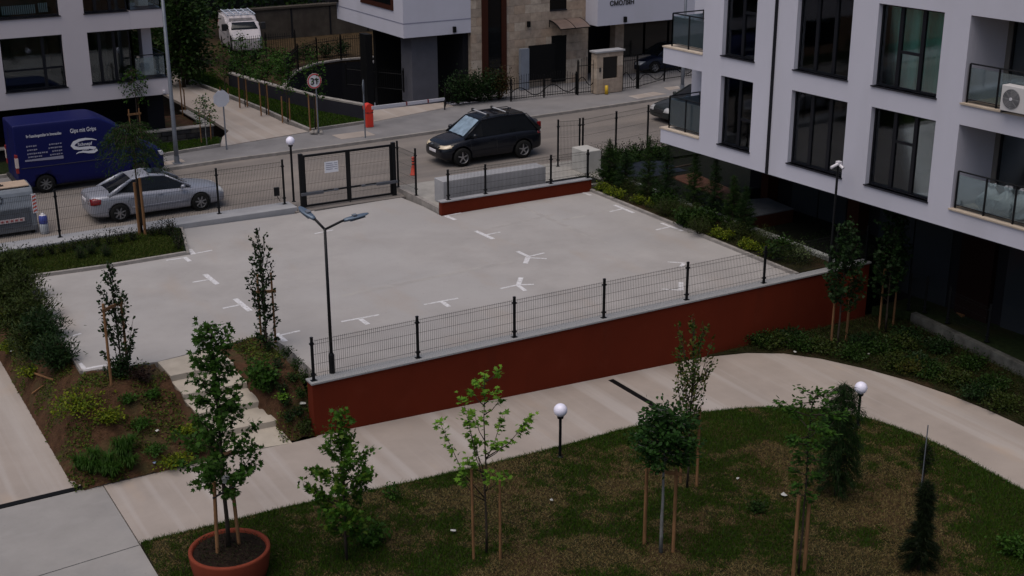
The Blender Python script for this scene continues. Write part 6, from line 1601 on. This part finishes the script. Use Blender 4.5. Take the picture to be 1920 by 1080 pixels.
tree('small birch sapling with white stem beside the octagonal sign', (388, 276), 178, [(.4, 10), (.55, 24), (.7, 26), (.88, 22), (1, 8)], GB, nb=22, nl=420, ls=.085, shape='oval', lm=G2, bm=M['barkg'], tr=.025, elev=.2, clump=.07, t0=.45, up=.6, droop=.4)
support('three slim stakes around the white stemmed birch sapling', [((378, 268), 205), ((396, 262), 212)], None, GB, .025)
support('stakes standing in the planter behind the stone wall', [((343, 218), 150), ((348, 214), 168)], .9, lambda x, y: .5, .03)
# row of young trees along the far lawn
for (bp, yt, lab, n_) in (((592, 245), 92, 'young tree with stakes right behind the 3т sign', 500), ((540, 228), 96, 'young tree with stakes second from the 3т sign', 520), ((500, 215), 70, 'thin young tree on the far lawn left of the curved ramp wall', 420), ((460, 200), 60, 'young tree on the far lawn in front of the white van', 520), ((424, 186), 78, 'leftmost young tree on the far lawn beside the path', 420)):
    tree(lab, bp, yt, [(.35, 8), (.5, 20), (.7, 22), (.9, 14), (1, 4)], GB, group='young staked trees on the far lawn', nb=20, nl=n_, ls=.11, shape='oval', lm=G2, tr=.03, elev=.6, clump=.09, t0=.42)
    support('pale stakes of the '+lab.replace('young tree with stakes ', 'young tree ').replace('thin ', ''), [((bp[0]-10, bp[1]+2), yt+85), ((bp[0]+4, bp[1]), yt+88)], None, GB, .035)
# big dark trees at the back
BK = lambda x, y: .05
for i, (px, py, yt, hw, lab) in enumerate(((345, 165, -60, 55, 'dense dark tree rising right of the left white building'), (352, 160, -20, 32, 'dark leafy tree left of the white van'), (350, 120, -150, 52, 'very tall dark tree in the background left of the white van'),)):
    tree(lab, (px, py), yt, [(.05, hw*.5), (.2, hw), (.5, hw), (.8, hw*.8), (1, 10)], BK, nb=50, nl=2600, ls=.20, shape='oval', lm=G1, tr=.10, elev=.5, clump=.35, t0=.1)
def wood(label, pts, h, n, m, ls=.35):
    cen = []
    for _ in range(n):
        k = random.randrange(len(pts)); x, y = pts[k]; r_ = 2.6
        v = rng.normal(size=3); v /= np.linalg.norm(v); q = v*np.array([r_, r_, h*.55])*rng.uniform(.5, 1)**.4
        cen.append((x+q[0], y+q[1], max(.2, h*.5+q[2])))
    o = leaves('background_trees', cen, ls, 'oval', m, None, .8, .3); tag(o, label, 'trees', kind='stuff'); return o
wood('dark mass of trees above the old concrete wall', [(x, 55+rng.uniform(-1, 3)) for x in np.arange(6, 48, 2.1)], 11, 16000, G1)
wood('dark mass of trees behind the left white building', [(x, 44+rng.uniform(-2, 3)) for x in np.arange(4.5, 11.5, 1.8)], 8, 7000, G1)

# --- shrubs
ORD = ['first', 'second', 'third', 'fourth', 'fifth', 'sixth', 'seventh', 'eighth', 'ninth', 'tenth', 'eleventh', 'twelfth', 'thirteenth', 'fourteenth', 'fifteenth', 'sixteenth', 'seventeenth', 'eighteenth', 'nineteenth', 'twentieth']
def ordl(p, L): return ORD[sorted(q[0] for q in L).index(p[0])]+' from the left'
def shrub(label, base, r, h, m, n=500, ls=.06, shape='oval', group=None, name='shrub', cat='shrub', up=.7, spiky=False, stems=8, fn=None, flat=.0):
    P = GH(*base, fn) if len(base) == 2 else np.array(base); t = thing(name, label, cat, P, group=group); b = MB(); cen = []; dirs = []
    ends = []
    for i in range(stems):
        az = i*2.399+rng.uniform(-.4, .4); f = math.sqrt((i+.5)/stems); e = np.array([r*f*math.cos(az)*.85, r*f*math.sin(az)*.85, h*(1-.45*f*f)*rng.uniform(.8, 1.05)]); ends.append(e)
        b.path([(e[0]*.1, e[1]*.1, 0), e*[.6, .6, .6], e], [.012, .008, .003], 4)
    o = b.build('stems', M['bark'], t); o['kind'] = 'stuff'
    for e in ends:
        k = n//stems
        s_ = rng.uniform(.15, 1.0, k)**.7; q = s_[:, None]*e+rng.normal(0, 1, (k, 3))*np.array([r*.22, r*.22, h*.14]); cen.append(q); d = np.tile(e/(np.linalg.norm(e)+1e-9), (k, 1)); dirs.append(d)
    cen = np.concatenate(cen); dirs = np.concatenate(dirs); keep = cen[:, 2] > .02
    leaves('foliage', cen[keep], ls, shape, m, t, up, 0 if spiky else .1, dirs[keep]); return t
def tuft(label, base, r, h, n=120, m=None, fn=None, group=None):
    P = GH(*base, fn) if len(base) == 2 else np.array(base); vs_ = []
    for i in range(n):
        az = rng.uniform(0, 2*PI); a = np.array([math.cos(az), math.sin(az), 0]); s_ = np.array([-a[1], a[0], 0])*.011; R_ = r*rng.uniform(.3, 1.1); hh = h*rng.uniform(.6, 1.1); p0 = a*r*.12*rng.uniform(0, 1)
        k = [p0, p0+a*R_*.35+[0, 0, hh*.75], p0+a*R_*.75+[0, 0, hh], p0+a*R_+[0, 0, hh*.78]]; w_ = [1, .9, .6, .05]
        for j in range(3): vs_ += [k[j]-s_*w_[j], k[j]+s_*w_[j], k[j+1]+s_*w_[j+1], k[j+1]-s_*w_[j+1]]
    o = fast_mesh('grass_tuft', np.array(vs_), 4, m or G2); o.location = tuple(P); tag(o, label, 'ornamental grass', group=group); return o
# dark conifer hedge on the slope left of the lot
hedge = [(18, 520), (45, 560), (66, 600), (85, 640), (104, 690), (8, 575), (30, 625), (60, 670)]
for i, p in enumerate(hedge):
    lab = ['juniper in the hedge left of the lot, farthest one at the kerb', 'dark juniper at the lot kerb, second from the street end', 'dark juniper in the middle of the hedge along the lot', 'feathery juniper poking over the lot edge beside the left marks', 'lowest dark juniper next to the corner of the lot', 'dark juniper touching the left picture edge', 'dull juniper in the second row below the hedge', 'low juniper above the yellow bush on the slope'][i]
    shrub(lab, p, .66, .9, G7 if i not in (3, 4) else G5, 2600, .13, 'lance', 'dark junipers on the slope left of the lot', 'juniper', 'shrub', spiky=True, stems=16)
for (p, r_, h_, lab) in (((150, 770), .75, .42, 'broad yellow green spreading bush in the middle of the left bed'), ((206, 790), .42, .3, 'small yellow green bush touching the broad one'), ((58, 708), .35, .35, 'yellow bush beside the wooden batten'), ((18, 660), .4, .4, 'golden yellow bush at the left picture edge'), ((2, 610), .35, .4, 'dull golden bush above the one at the left edge'), ((350, 815), .3, .2, 'yellowish low plant near the second garden step'), ((330, 870), .45, .22, 'low yellow green plant near the bottom of the left bed')):
    shrub(lab, p, r_, h_, G6, int(1500*r_), .07, 'oval', None, 'golden_shrub', stems=18)
for (p, r_, h_, lab) in (((265, 800), .3, .18, 'low green clump left of the garden steps'), ((285, 745), .22, .18, 'small bluish green clump by the first garden step'), ((290, 850), .35, .2, 'flat green clump below the steps on the soil'), ((240, 755), .25, .2, 'green seedling clump near the leaning stake'), ((370, 850), .35, .3, 'green leafy shrub left of the potted maple crown')):
    shrub(lab, p, r_, h_, G2, 420, .06, 'oval', None, 'low_plant', 'plant', stems=9)
TF = ((150, 882), (178, 868), (205, 876), (232, 862), (196, 893), (225, 850), (246, 880), (170, 888), (212, 895), (243, 845))
for i, (px, py) in enumerate(TF):
    tuft('bright green grass tuft in the left bed corner, '+ordl((px, py), TF), (px, py), .30, .36, 150, G2, group='bright grass tufts in the left bed')
shrub('dark purple leaved low bush at the foot of the columnar sapling', (265, 712), .38, .28, G9, 650, .06, stems=12)
shrub('low dark green bush around the trunk of the columnar sapling', (222, 705), .4, .3, G4b, 700, .06, stems=12)
# bed between the steps and the red wall
SS = ((540, 668), (558, 690), (520, 690), (548, 715), (530, 735), (572, 715), (515, 712), (565, 745), (535, 760), (505, 735), (560, 780), (575, 800), (541, 790))
for i, (px, py) in enumerate(SS):
    m_, lab = ((G4b, 'small dark rounded shrub between garden steps and red wall'), (G1, 'small green rounded shrub between garden steps and red wall'))[i % 2]
    shrub(lab+', '+ordl((px, py), SS), (px, py), .2, .26, m_, 260, .05, 'oval', 'small rounded shrubs beside the garden steps' if i % 2 == 0 else 'small green shrubs beside the garden steps', stems=8)
shrub('large leafy green shrub behind the potted maple beside the steps', (492, 730), .42, .75, G2, 900, .09, 'maple', stems=16)
shrub('bright green small shrub beside the steps and leafy bush', (530, 752), .22, .25, G3, 260, .05, stems=8)
shrub('grey green shrub with white flower heads at the foot of the red wall end', (570, 812), .26, .32, G7, 320, .05, stems=8)
for i in range(5): pass
# low black leaved hedge along the street fence
def privet(label, pts, group, m=G4, h=.5, z=.02, n=110):
    for (px, py) in pts:
        shrub(label+', '+ordl((px, py), pts), tuple(G(px, py, z)), .24, h*rng.uniform(.8, 1.15), m, n, .055, 'oval', group, 'privet_shrub', stems=7, up=.4)
privet('small blackish privet in the row along the left street fence', [(12+i*21.5, 494-i*3.75) for i in range(12)]+[(302, 442), (318, 444), (330, 452), (338, 462), (336, 470), (285, 444), (322, 436)], 'blackish privets along the left street fence', n=170)
for i, p in enumerate(((152, 486), (172, 479), (199, 482))):
    shrub('dark ball shaped conifer, %s of three in the fence bed' % ('leftmost', 'middle', 'rightmost')[i], tuple(G(*p, .02)), .22, .46, G5, 1500, .06, 'needle', None, 'ball_conifer', 'shrub', spiky=True, stems=14)
# planter strip at the right kerb
PB = .03
yl_ = [(1128, 357), (1145, 365), (1163, 372), (1198, 382), (1222, 388), (1345, 445), (1365, 450), (1398, 464), (1412, 470), (1440, 480)]
for i, p in enumerate(yl_):
    shrub('yellow low bush at the right planter kerb, '+ordl(p, yl_), tuple(G(*p, PB)), .28, .30, G6, 520, .06, 'oval', 'yellow bushes along the right planter kerb', 'golden_shrub', stems=10)
PD = [(1150, 345), (1185, 362), (1215, 372), (1250, 392), (1270, 405), (1295, 412), (1320, 425), (1380, 448), (1430, 462), (1465, 485), (1480, 490), (1245, 405), (1290, 425), (1310, 438)]
for i, p in enumerate(PD):
    shrub('dark green bushy shrub in the right planter strip, '+ordl(p, PD), tuple(G(*p, PB)), .50, .62, G7 if i % 3 else G1, 1600, .10, 'needle' if i % 3 else 'oval', 'dark shrubs in the right planter strip', 'shrub', stems=12)
for i, (bp, yt, lab) in enumerate((((1142, 345), 262, 'slim young spruce at the far end of the right planter strip'), ((1172, 356), 282, 'young spruce second from the far end of the planter'), ((1215, 372), 256, 'young spruce in front of the timber pole'), ((1248, 385), 272, 'loose feathery young spruce in the planter middle'), ((1300, 398), 290, 'thin young spruce above the terrace corner'), ((1338, 412), 296, 'tall feathery young spruce in the planter middle right'), ((1372, 430), 330, 'short young spruce near the dark terrace wall'), ((1395, 440), 350, 'low young spruce near the red brown terrace wall'))):
    tree(lab, None, yt, [(.05, 20), (.3, 22), (.6, 14), (.85, 6), (1, 1)], base=G(*bp, .05), nb=60, nl=5200, ls=.12, shape='needle', lm=G5 if i % 2 else G1, tr=.02, elev=.25, clump=.035, t0=.04, up=.5, droop=.0, inner=.1, name='young_spruce')
shrub('pale variegated shrub at the near end of the planter strip', tuple(G(1500, 492, PB)), .38, .6, leafmat('variegated', [(.10, .13, .08), (.20, .22, .16), (.05, .07, .03)]), 600, .06, stems=12)
privet('blackish privet behind the wire fence at the right garden', [(1100+i*13, 300-i*2.2) for i in range(13)], 'blackish privets behind the right wire fence', h=.5, z=.11)
for i, p in enumerate(((1150, 300), (1190, 300), (1230, 296), (1175, 312))):
    shrub('dark leafy bush in the garden behind the corner fence, '+ordl(p, ((1150, 300), (1190, 300), (1230, 296), (1175, 312))), tuple(G(*p, .1)), .5, .55, G1, 700, .09, 'oval', 'dark bushes in the corner garden', stems=12)
# hedge in front of the ornate fence across the street
for i, p in enumerate(((868, 198), (888, 195), (908, 193), (928, 191), (946, 189))):
    shrub('dark dense bush behind the iron railing across the street, '+ORD[i]+' from the left', tuple(G(*p, .1)+[0, .5, 0]), .75, 1.5, G4b if i != 4 else leafmat('rusty bush', [(.05, .02, .01), (.03, .03, .012), (.07, .03, .012)]), 1500, .10, 'oval', 'dark bushes across the street', stems=16)
# right dark bed shrubs
rbs = [(1420, 645), (1450, 650), (1480, 640), (1500, 655), (1540, 660), (1620, 650), (1655, 662), (1690, 655), (1720, 690), (1745, 705), (1790, 720), (1830, 745), (1860, 730), (1880, 765), (1700, 640), (1600, 672), (1680, 690), (1760, 660), (1820, 690)]
for i, p in enumerate(rbs):
    shrub('dark low shrub in the shaded bed by the curved path, '+ordl(p, rbs), p, .55, .42, (G1, G7, G4b)[i % 3], 1000, .075, 'oval', 'dark shrubs in the shaded right bed', stems=10, fn=RB)
shrub('yellowish dry fern in the middle of the shaded right bed', (1710, 700), .5, .4, leafmat('olive fern', [(.06, .06, .012), (.09, .08, .02), (.05, .03, .012)]), 900, .10, 'lance', stems=16, fn=RB)
shrub('dark low bush on the lawn right of the slender sapling group', (1418, 960), .24, .26, G1, 380, .06, stems=9, fn=LWN)
shrub('green bush at the lower right corner of the lawn', (1900, 1040), .4, .45, G2, 700, .08, stems=12, fn=LWN)
shrub('leafy green weed clump at the foot of the bushy maple', (700, 1020), .35, .45, G2, 420, .08, 'maple', stems=10, fn=LWN)
shrub('small pale plant at the path edge right of the bushy maple', (735, 935), .22, .35, G2, 200, .07, stems=8, fn=LWN)
# ---------------------------------------------------------------- grass and ground cover
def vnoise(x, y, s, seed):
    r2 = np.random.default_rng(seed); g_ = r2.uniform(0, 1, (128, 128)); u = (x/s) % 127; v = (y/s) % 127
    i, j = u.astype(int), v.astype(int); fu, fv = u-i, v-j; fu = fu*fu*(3-2*fu); fv = fv*fv*(3-2*fv)
    return (g_[i, j]*(1-fu)+g_[i+1, j]*fu)*(1-fv)+(g_[i, j+1]*(1-fu)+g_[i+1, j+1]*fu)*fv
def blades(name, label, x, y, z, h, w_, m, lean=.5, cat='grass'):
    N = len(x); az = rng.uniform(0, 2*PI, N); hh = h*rng.uniform(.5, 1.3, N); ln = rng.uniform(.1, 1, N)*lean*hh*2
    a = rng.uniform(0, 2*PI, N); sx, sy = np.cos(a)*w_/2, np.sin(a)*w_/2; v = np.empty((N, 3, 3))
    v[:, 0] = np.stack([x-sx, y-sy, z], 1); v[:, 1] = np.stack([x+sx, y+sy, z], 1); v[:, 2] = np.stack([x+np.cos(az)*ln, y+np.sin(az)*ln, z+hh], 1)
    o = fast_mesh(name, v.reshape(-1, 3), 3, m); tag(o, label, cat, kind='stuff'); return o
def inpoly_np(x, y, P):
    c = np.zeros(len(x), bool); n = len(P); j = n-1
    for i in range(n):
        xi, yi, xj, yj = P[i][0], P[i][1], P[j][0], P[j][1]
        t = ((yi > y) != (yj > y)) & (x < (xj-xi)*(y-yi)/((yj-yi) if yj != yi else 1e-9)+xi); c ^= t; j = i
    return c
def scatter(poly, n, x0=None):
    xs_ = [p[0] for p in poly]; ys_ = [p[1] for p in poly]; x = rng.uniform(max(min(xs_), -8), min(max(xs_), 24), n); y = rng.uniform(max(min(ys_), -13), max(ys_), n); k = inpoly_np(x, y, poly); return x[k], y[k]
lawn2 = [p for p in EDGE]+[(24, -8), (20, -13), (-6, -13), lower_line(300, 1085)]
x, y = scatter(lawn2, 760000)
def scr(x, y, z): 
    q = np.stack([x-CX, y-CY, z-CZ], 1); d = q@_f; return 960+FPX*(q@_r)/d, 540-FPX*(q@_u)/d
z = -1.42-.036*np.clip(x, 0, 12.4)+.035
px_, py_ = scr(x, y, z); k = (px_ > -60) & (px_ < 1980) & (py_ < 1130); x, y, z = x[k], y[k], z[k]
dry = vnoise(x+40, y+40, 1.1, 3)*.55+vnoise(x+40, y+40, .35, 4)*.3+vnoise(x+40, y+40, 2.6, 5)*.4
dry = dry+rng.normal(0, .07, len(x))+(vnoise(x+40, y+40, .14, 6)-.5)*.22; kd = dry > .68; kg = ~kd
blades('lawn_grass', 'short uneven dark green lawn grass on the curved lawn', x[kg], y[kg], z[kg], .055, .015, GR)
kd2 = kd & (rng.uniform(0, 1, len(x)) < .75)
blades('dry_grass', 'brown dry straw patches scattered over the curved lawn', x[kd2], y[kd2], z[kd2], .03, .018, GD, 1.4)
kt = rng.uniform(0, 1, len(x)) < .02
blades('tall_weeds', 'taller darker grass clumps in the lawn', x[kg & kt & (dry < .5)], y[kg & kt & (dry < .5)], z[kg & kt & (dry < .5)], .13, .02, G2, .5)
# edge fringe
ex, ey = [], []
for p, q in zip(EDGE[:-1], EDGE[1:]):
    n = int(np.hypot(q[0]-p[0], q[1]-p[1])*420); t = rng.uniform(0, 1, n); ex.append(p[0]+(q[0]-p[0])*t+rng.normal(0, .035, n)); ey.append(p[1]+(q[1]-p[1])*t+rng.normal(-.03, .04, n))
ex, ey = np.concatenate(ex), np.concatenate(ey); blades('lawn_fringe', 'ragged grass fringe overhanging the curved path edge', ex, ey, -1.42-.036*np.clip(ex, 0, 12.4)+.02, .07, .013, GR, .7)
# right bed ground cover
rp_ = [p for p in OUT]+[(24, -3), (22, -.3), (12.4, -.2)]
x, y = scatter(rp_, 110000); z = -1.42-.036*np.clip(x, 0, 12.4)+.05
leaves('ground_cover', np.stack([x, y, z+rng.uniform(0, .12, len(x))], 1)[:50000], .075, 'lance', leafmat('bed cover', [(.016, .034, .008), (.03, .045, .012), (.055, .055, .016), (.022, .018, .008), (.02, .045, .01)]), None, .6, -.2); bpy.data.objects['ground_cover']['kind'] = 'stuff'; tag(bpy.data.objects['ground_cover'], 'low dark ground cover plants in the shaded bed along the curved path', 'ground cover')
# left bed: sparse weeds and mulch
x, y = rng.uniform(-5.9, .1, 60000), rng.uniform(-.15, 9, 60000); k = ~inpoly_np(x, y, LOT) & ~((x > -2.95) & (x < -.95) & (y < 3.4)) & ~((x < -4.75) & (y > 9.5)); x, y = x[k], y[k]
wd = vnoise(x+9, y+9, .7, 8)*.6+vnoise(x+9, y+9, .25, 9)*.4; z = np.array([H(a, c) for a, c in zip(x, y)])
k = wd > .53; o = leaves('weeds', np.stack([x, y, z+rng.uniform(-.02, .06, len(x))], 1)[k][:9000], .06, 'oval', leafmat('weeds', [(.04, .09, .015), (.12, .14, .025), (.07, .055, .02), (.03, .06, .012), (.16, .15, .03)]), None, .9, -.1); tag(o, 'sparse green weeds over the brown soil of the left bed', 'weeds', kind='stuff')
k = wd < .5; o = leaves('mulch', np.stack([x, y, z+.005], 1)[k][:16000], .045, 'lance', leafmat('mulch', [(.12, .06, .035), (.07, .035, .02), (.17, .10, .06), (.04, .02, .012)], .0), None, 2.5, 0); tag(o, 'brown mulch chips and dry stalks on the left bed', 'mulch', kind='stuff')
# fence bed grass and far lawns
fb = [gp(335, 434, .02), gp(345, 472, .02), gp(200, 496, .02), gp(48, 517, .02), (-5.9, 12.0), (-7, 12), (-7, 14.5), (0.9, 14.55)]
x, y = scatter(fb, 40000); blades('bed_grass', 'rough green grass in the bed beside the street fence', x, y, np.full(len(x), .02), .08, .02, leafmat('rough grass', [(.05, .085, .014), (.09, .11, .025), (.03, .05, .01), (.14, .11, .05)]), .6)
fl_ = [(10.5, 25.9), (13.1, 26.0)]+wl+[(11.3, 42), (9.4, 42), (9.9, 36), (10.25, 31), (10.3, 27.5)]
x, y = rng.uniform(9, 14, 60000), rng.uniform(25.8, 42, 60000); k = inpoly_np(x, y, fl_); blades('far_lawn_grass', 'short dark grass on the lawn across the street', x[k], y[k], np.full(k.sum(), .14), .06, .03, GR)
x, y = rng.uniform(-2, 6.5, 14000), rng.uniform(24.2, 26.5, 14000); k = inpoly_np(x, y, [(2.0, 24.35), (6.0, 25.05), (6.45, 26.3), (6.3, 26.5), (-2, 26.5), (-2, 24.2)]); blades('verge_grass', 'short dark grass strip before the stone planter wall', x[k], y[k], np.full(k.sum(), .14), .06, .03, GR)
x, y = rng.uniform(15.8, 17.2, 20000), rng.uniform(.3, 12.8, 20000); o = leaves('planter_cover', np.stack([x, y, np.full(20000, .05)+rng.uniform(0, .22, 20000)], 1), .07, 'lance', leafmat('planter cover', [(.02, .035, .01), (.04, .045, .015), (.012, .02, .008), (.06, .04, .02)]), None, .5, -.2); tag(o, 'low ground cover filling the right planter strip', 'ground cover', kind='stuff')
x, y = rng.uniform(17.6, 24, 9000), rng.uniform(.5, 15.2, 9000); k = ~((x > 18.4) & (y > 6.2) & (y < 12.9)) & ~((x > 17.85) & (y > 2.8) & (y < 6.1)); o = leaves('garden_cover', np.stack([x, y, rng.uniform(.05, .2, 9000)], 1)[k], .08, 'lance', G1, None, .5, -.2); tag(o, 'dark low plants in the shaded terrace gardens', 'ground cover', kind='stuff')
# ---------------------------------------------------------------- lower terraces under the overhang at right
tz = -1.5
K0, K1 = G(1708, 588, tz), G(1920, 688, tz); d = K1-K0
b = MB(); b.obox(K0+[0, 0, -.4], d*1.3, (.22, .0, 0), (0, 0, .42)); st(b.build('terrace_kerb', nz(mat('mossy kerb', (.085, .085, .078), .9), 2.5, .5, 7, bump=.2)))
wire_fence('wire_fence', 'dark wire fence with twin gate posts along the shaded terrace kerb', [G(1703, 580, tz+.05), G(1733, 585, tz+.05), G(1776, 605, tz+.05), G(1850, 640, tz+.05)], 1.0, skip=(1,), ph=1.15)
sheet('terrace_floor', [tuple((K0+[.22, 0, 0])[:2]), tuple((K1+d*.3+[.22, 0, 0])[:2]), (30, -12), (30, -.2), (18.6, -.2)], tz, M['turf'], .3)
P0 = [G(1790, 583, tz+.02), G(1806, 575, tz+.02), G(1833, 584, tz+.02), G(1803, 594, tz+.02)]
b = MB(); b.prism([tuple(p[:2]) for p in P0], tz, tz+.04); o = b.build('doormat', mat('orange board', (.22, .10, .04), .8)); tag(o, 'orange brown board lying on the dark terrace floor at right', 'board')

YS_ = ((450, 128), (480, 122), (520, 118), (575, 112), (610, 108), (500, 140), (465, 150), (440, 140), (521, 135), (545, 126), (640, 104), (485, 155), (530, 150))
for i, p in enumerate(YS_):
    shrub('dark leafy shrub in the yard between iron railings, '+ordl(p, YS_), tuple(G(*p, .05)), .6, .9, (G1, G4b, G2)[i % 3], 500, .12, 'oval', 'dark shrubs in the yard before the white van', stems=10)
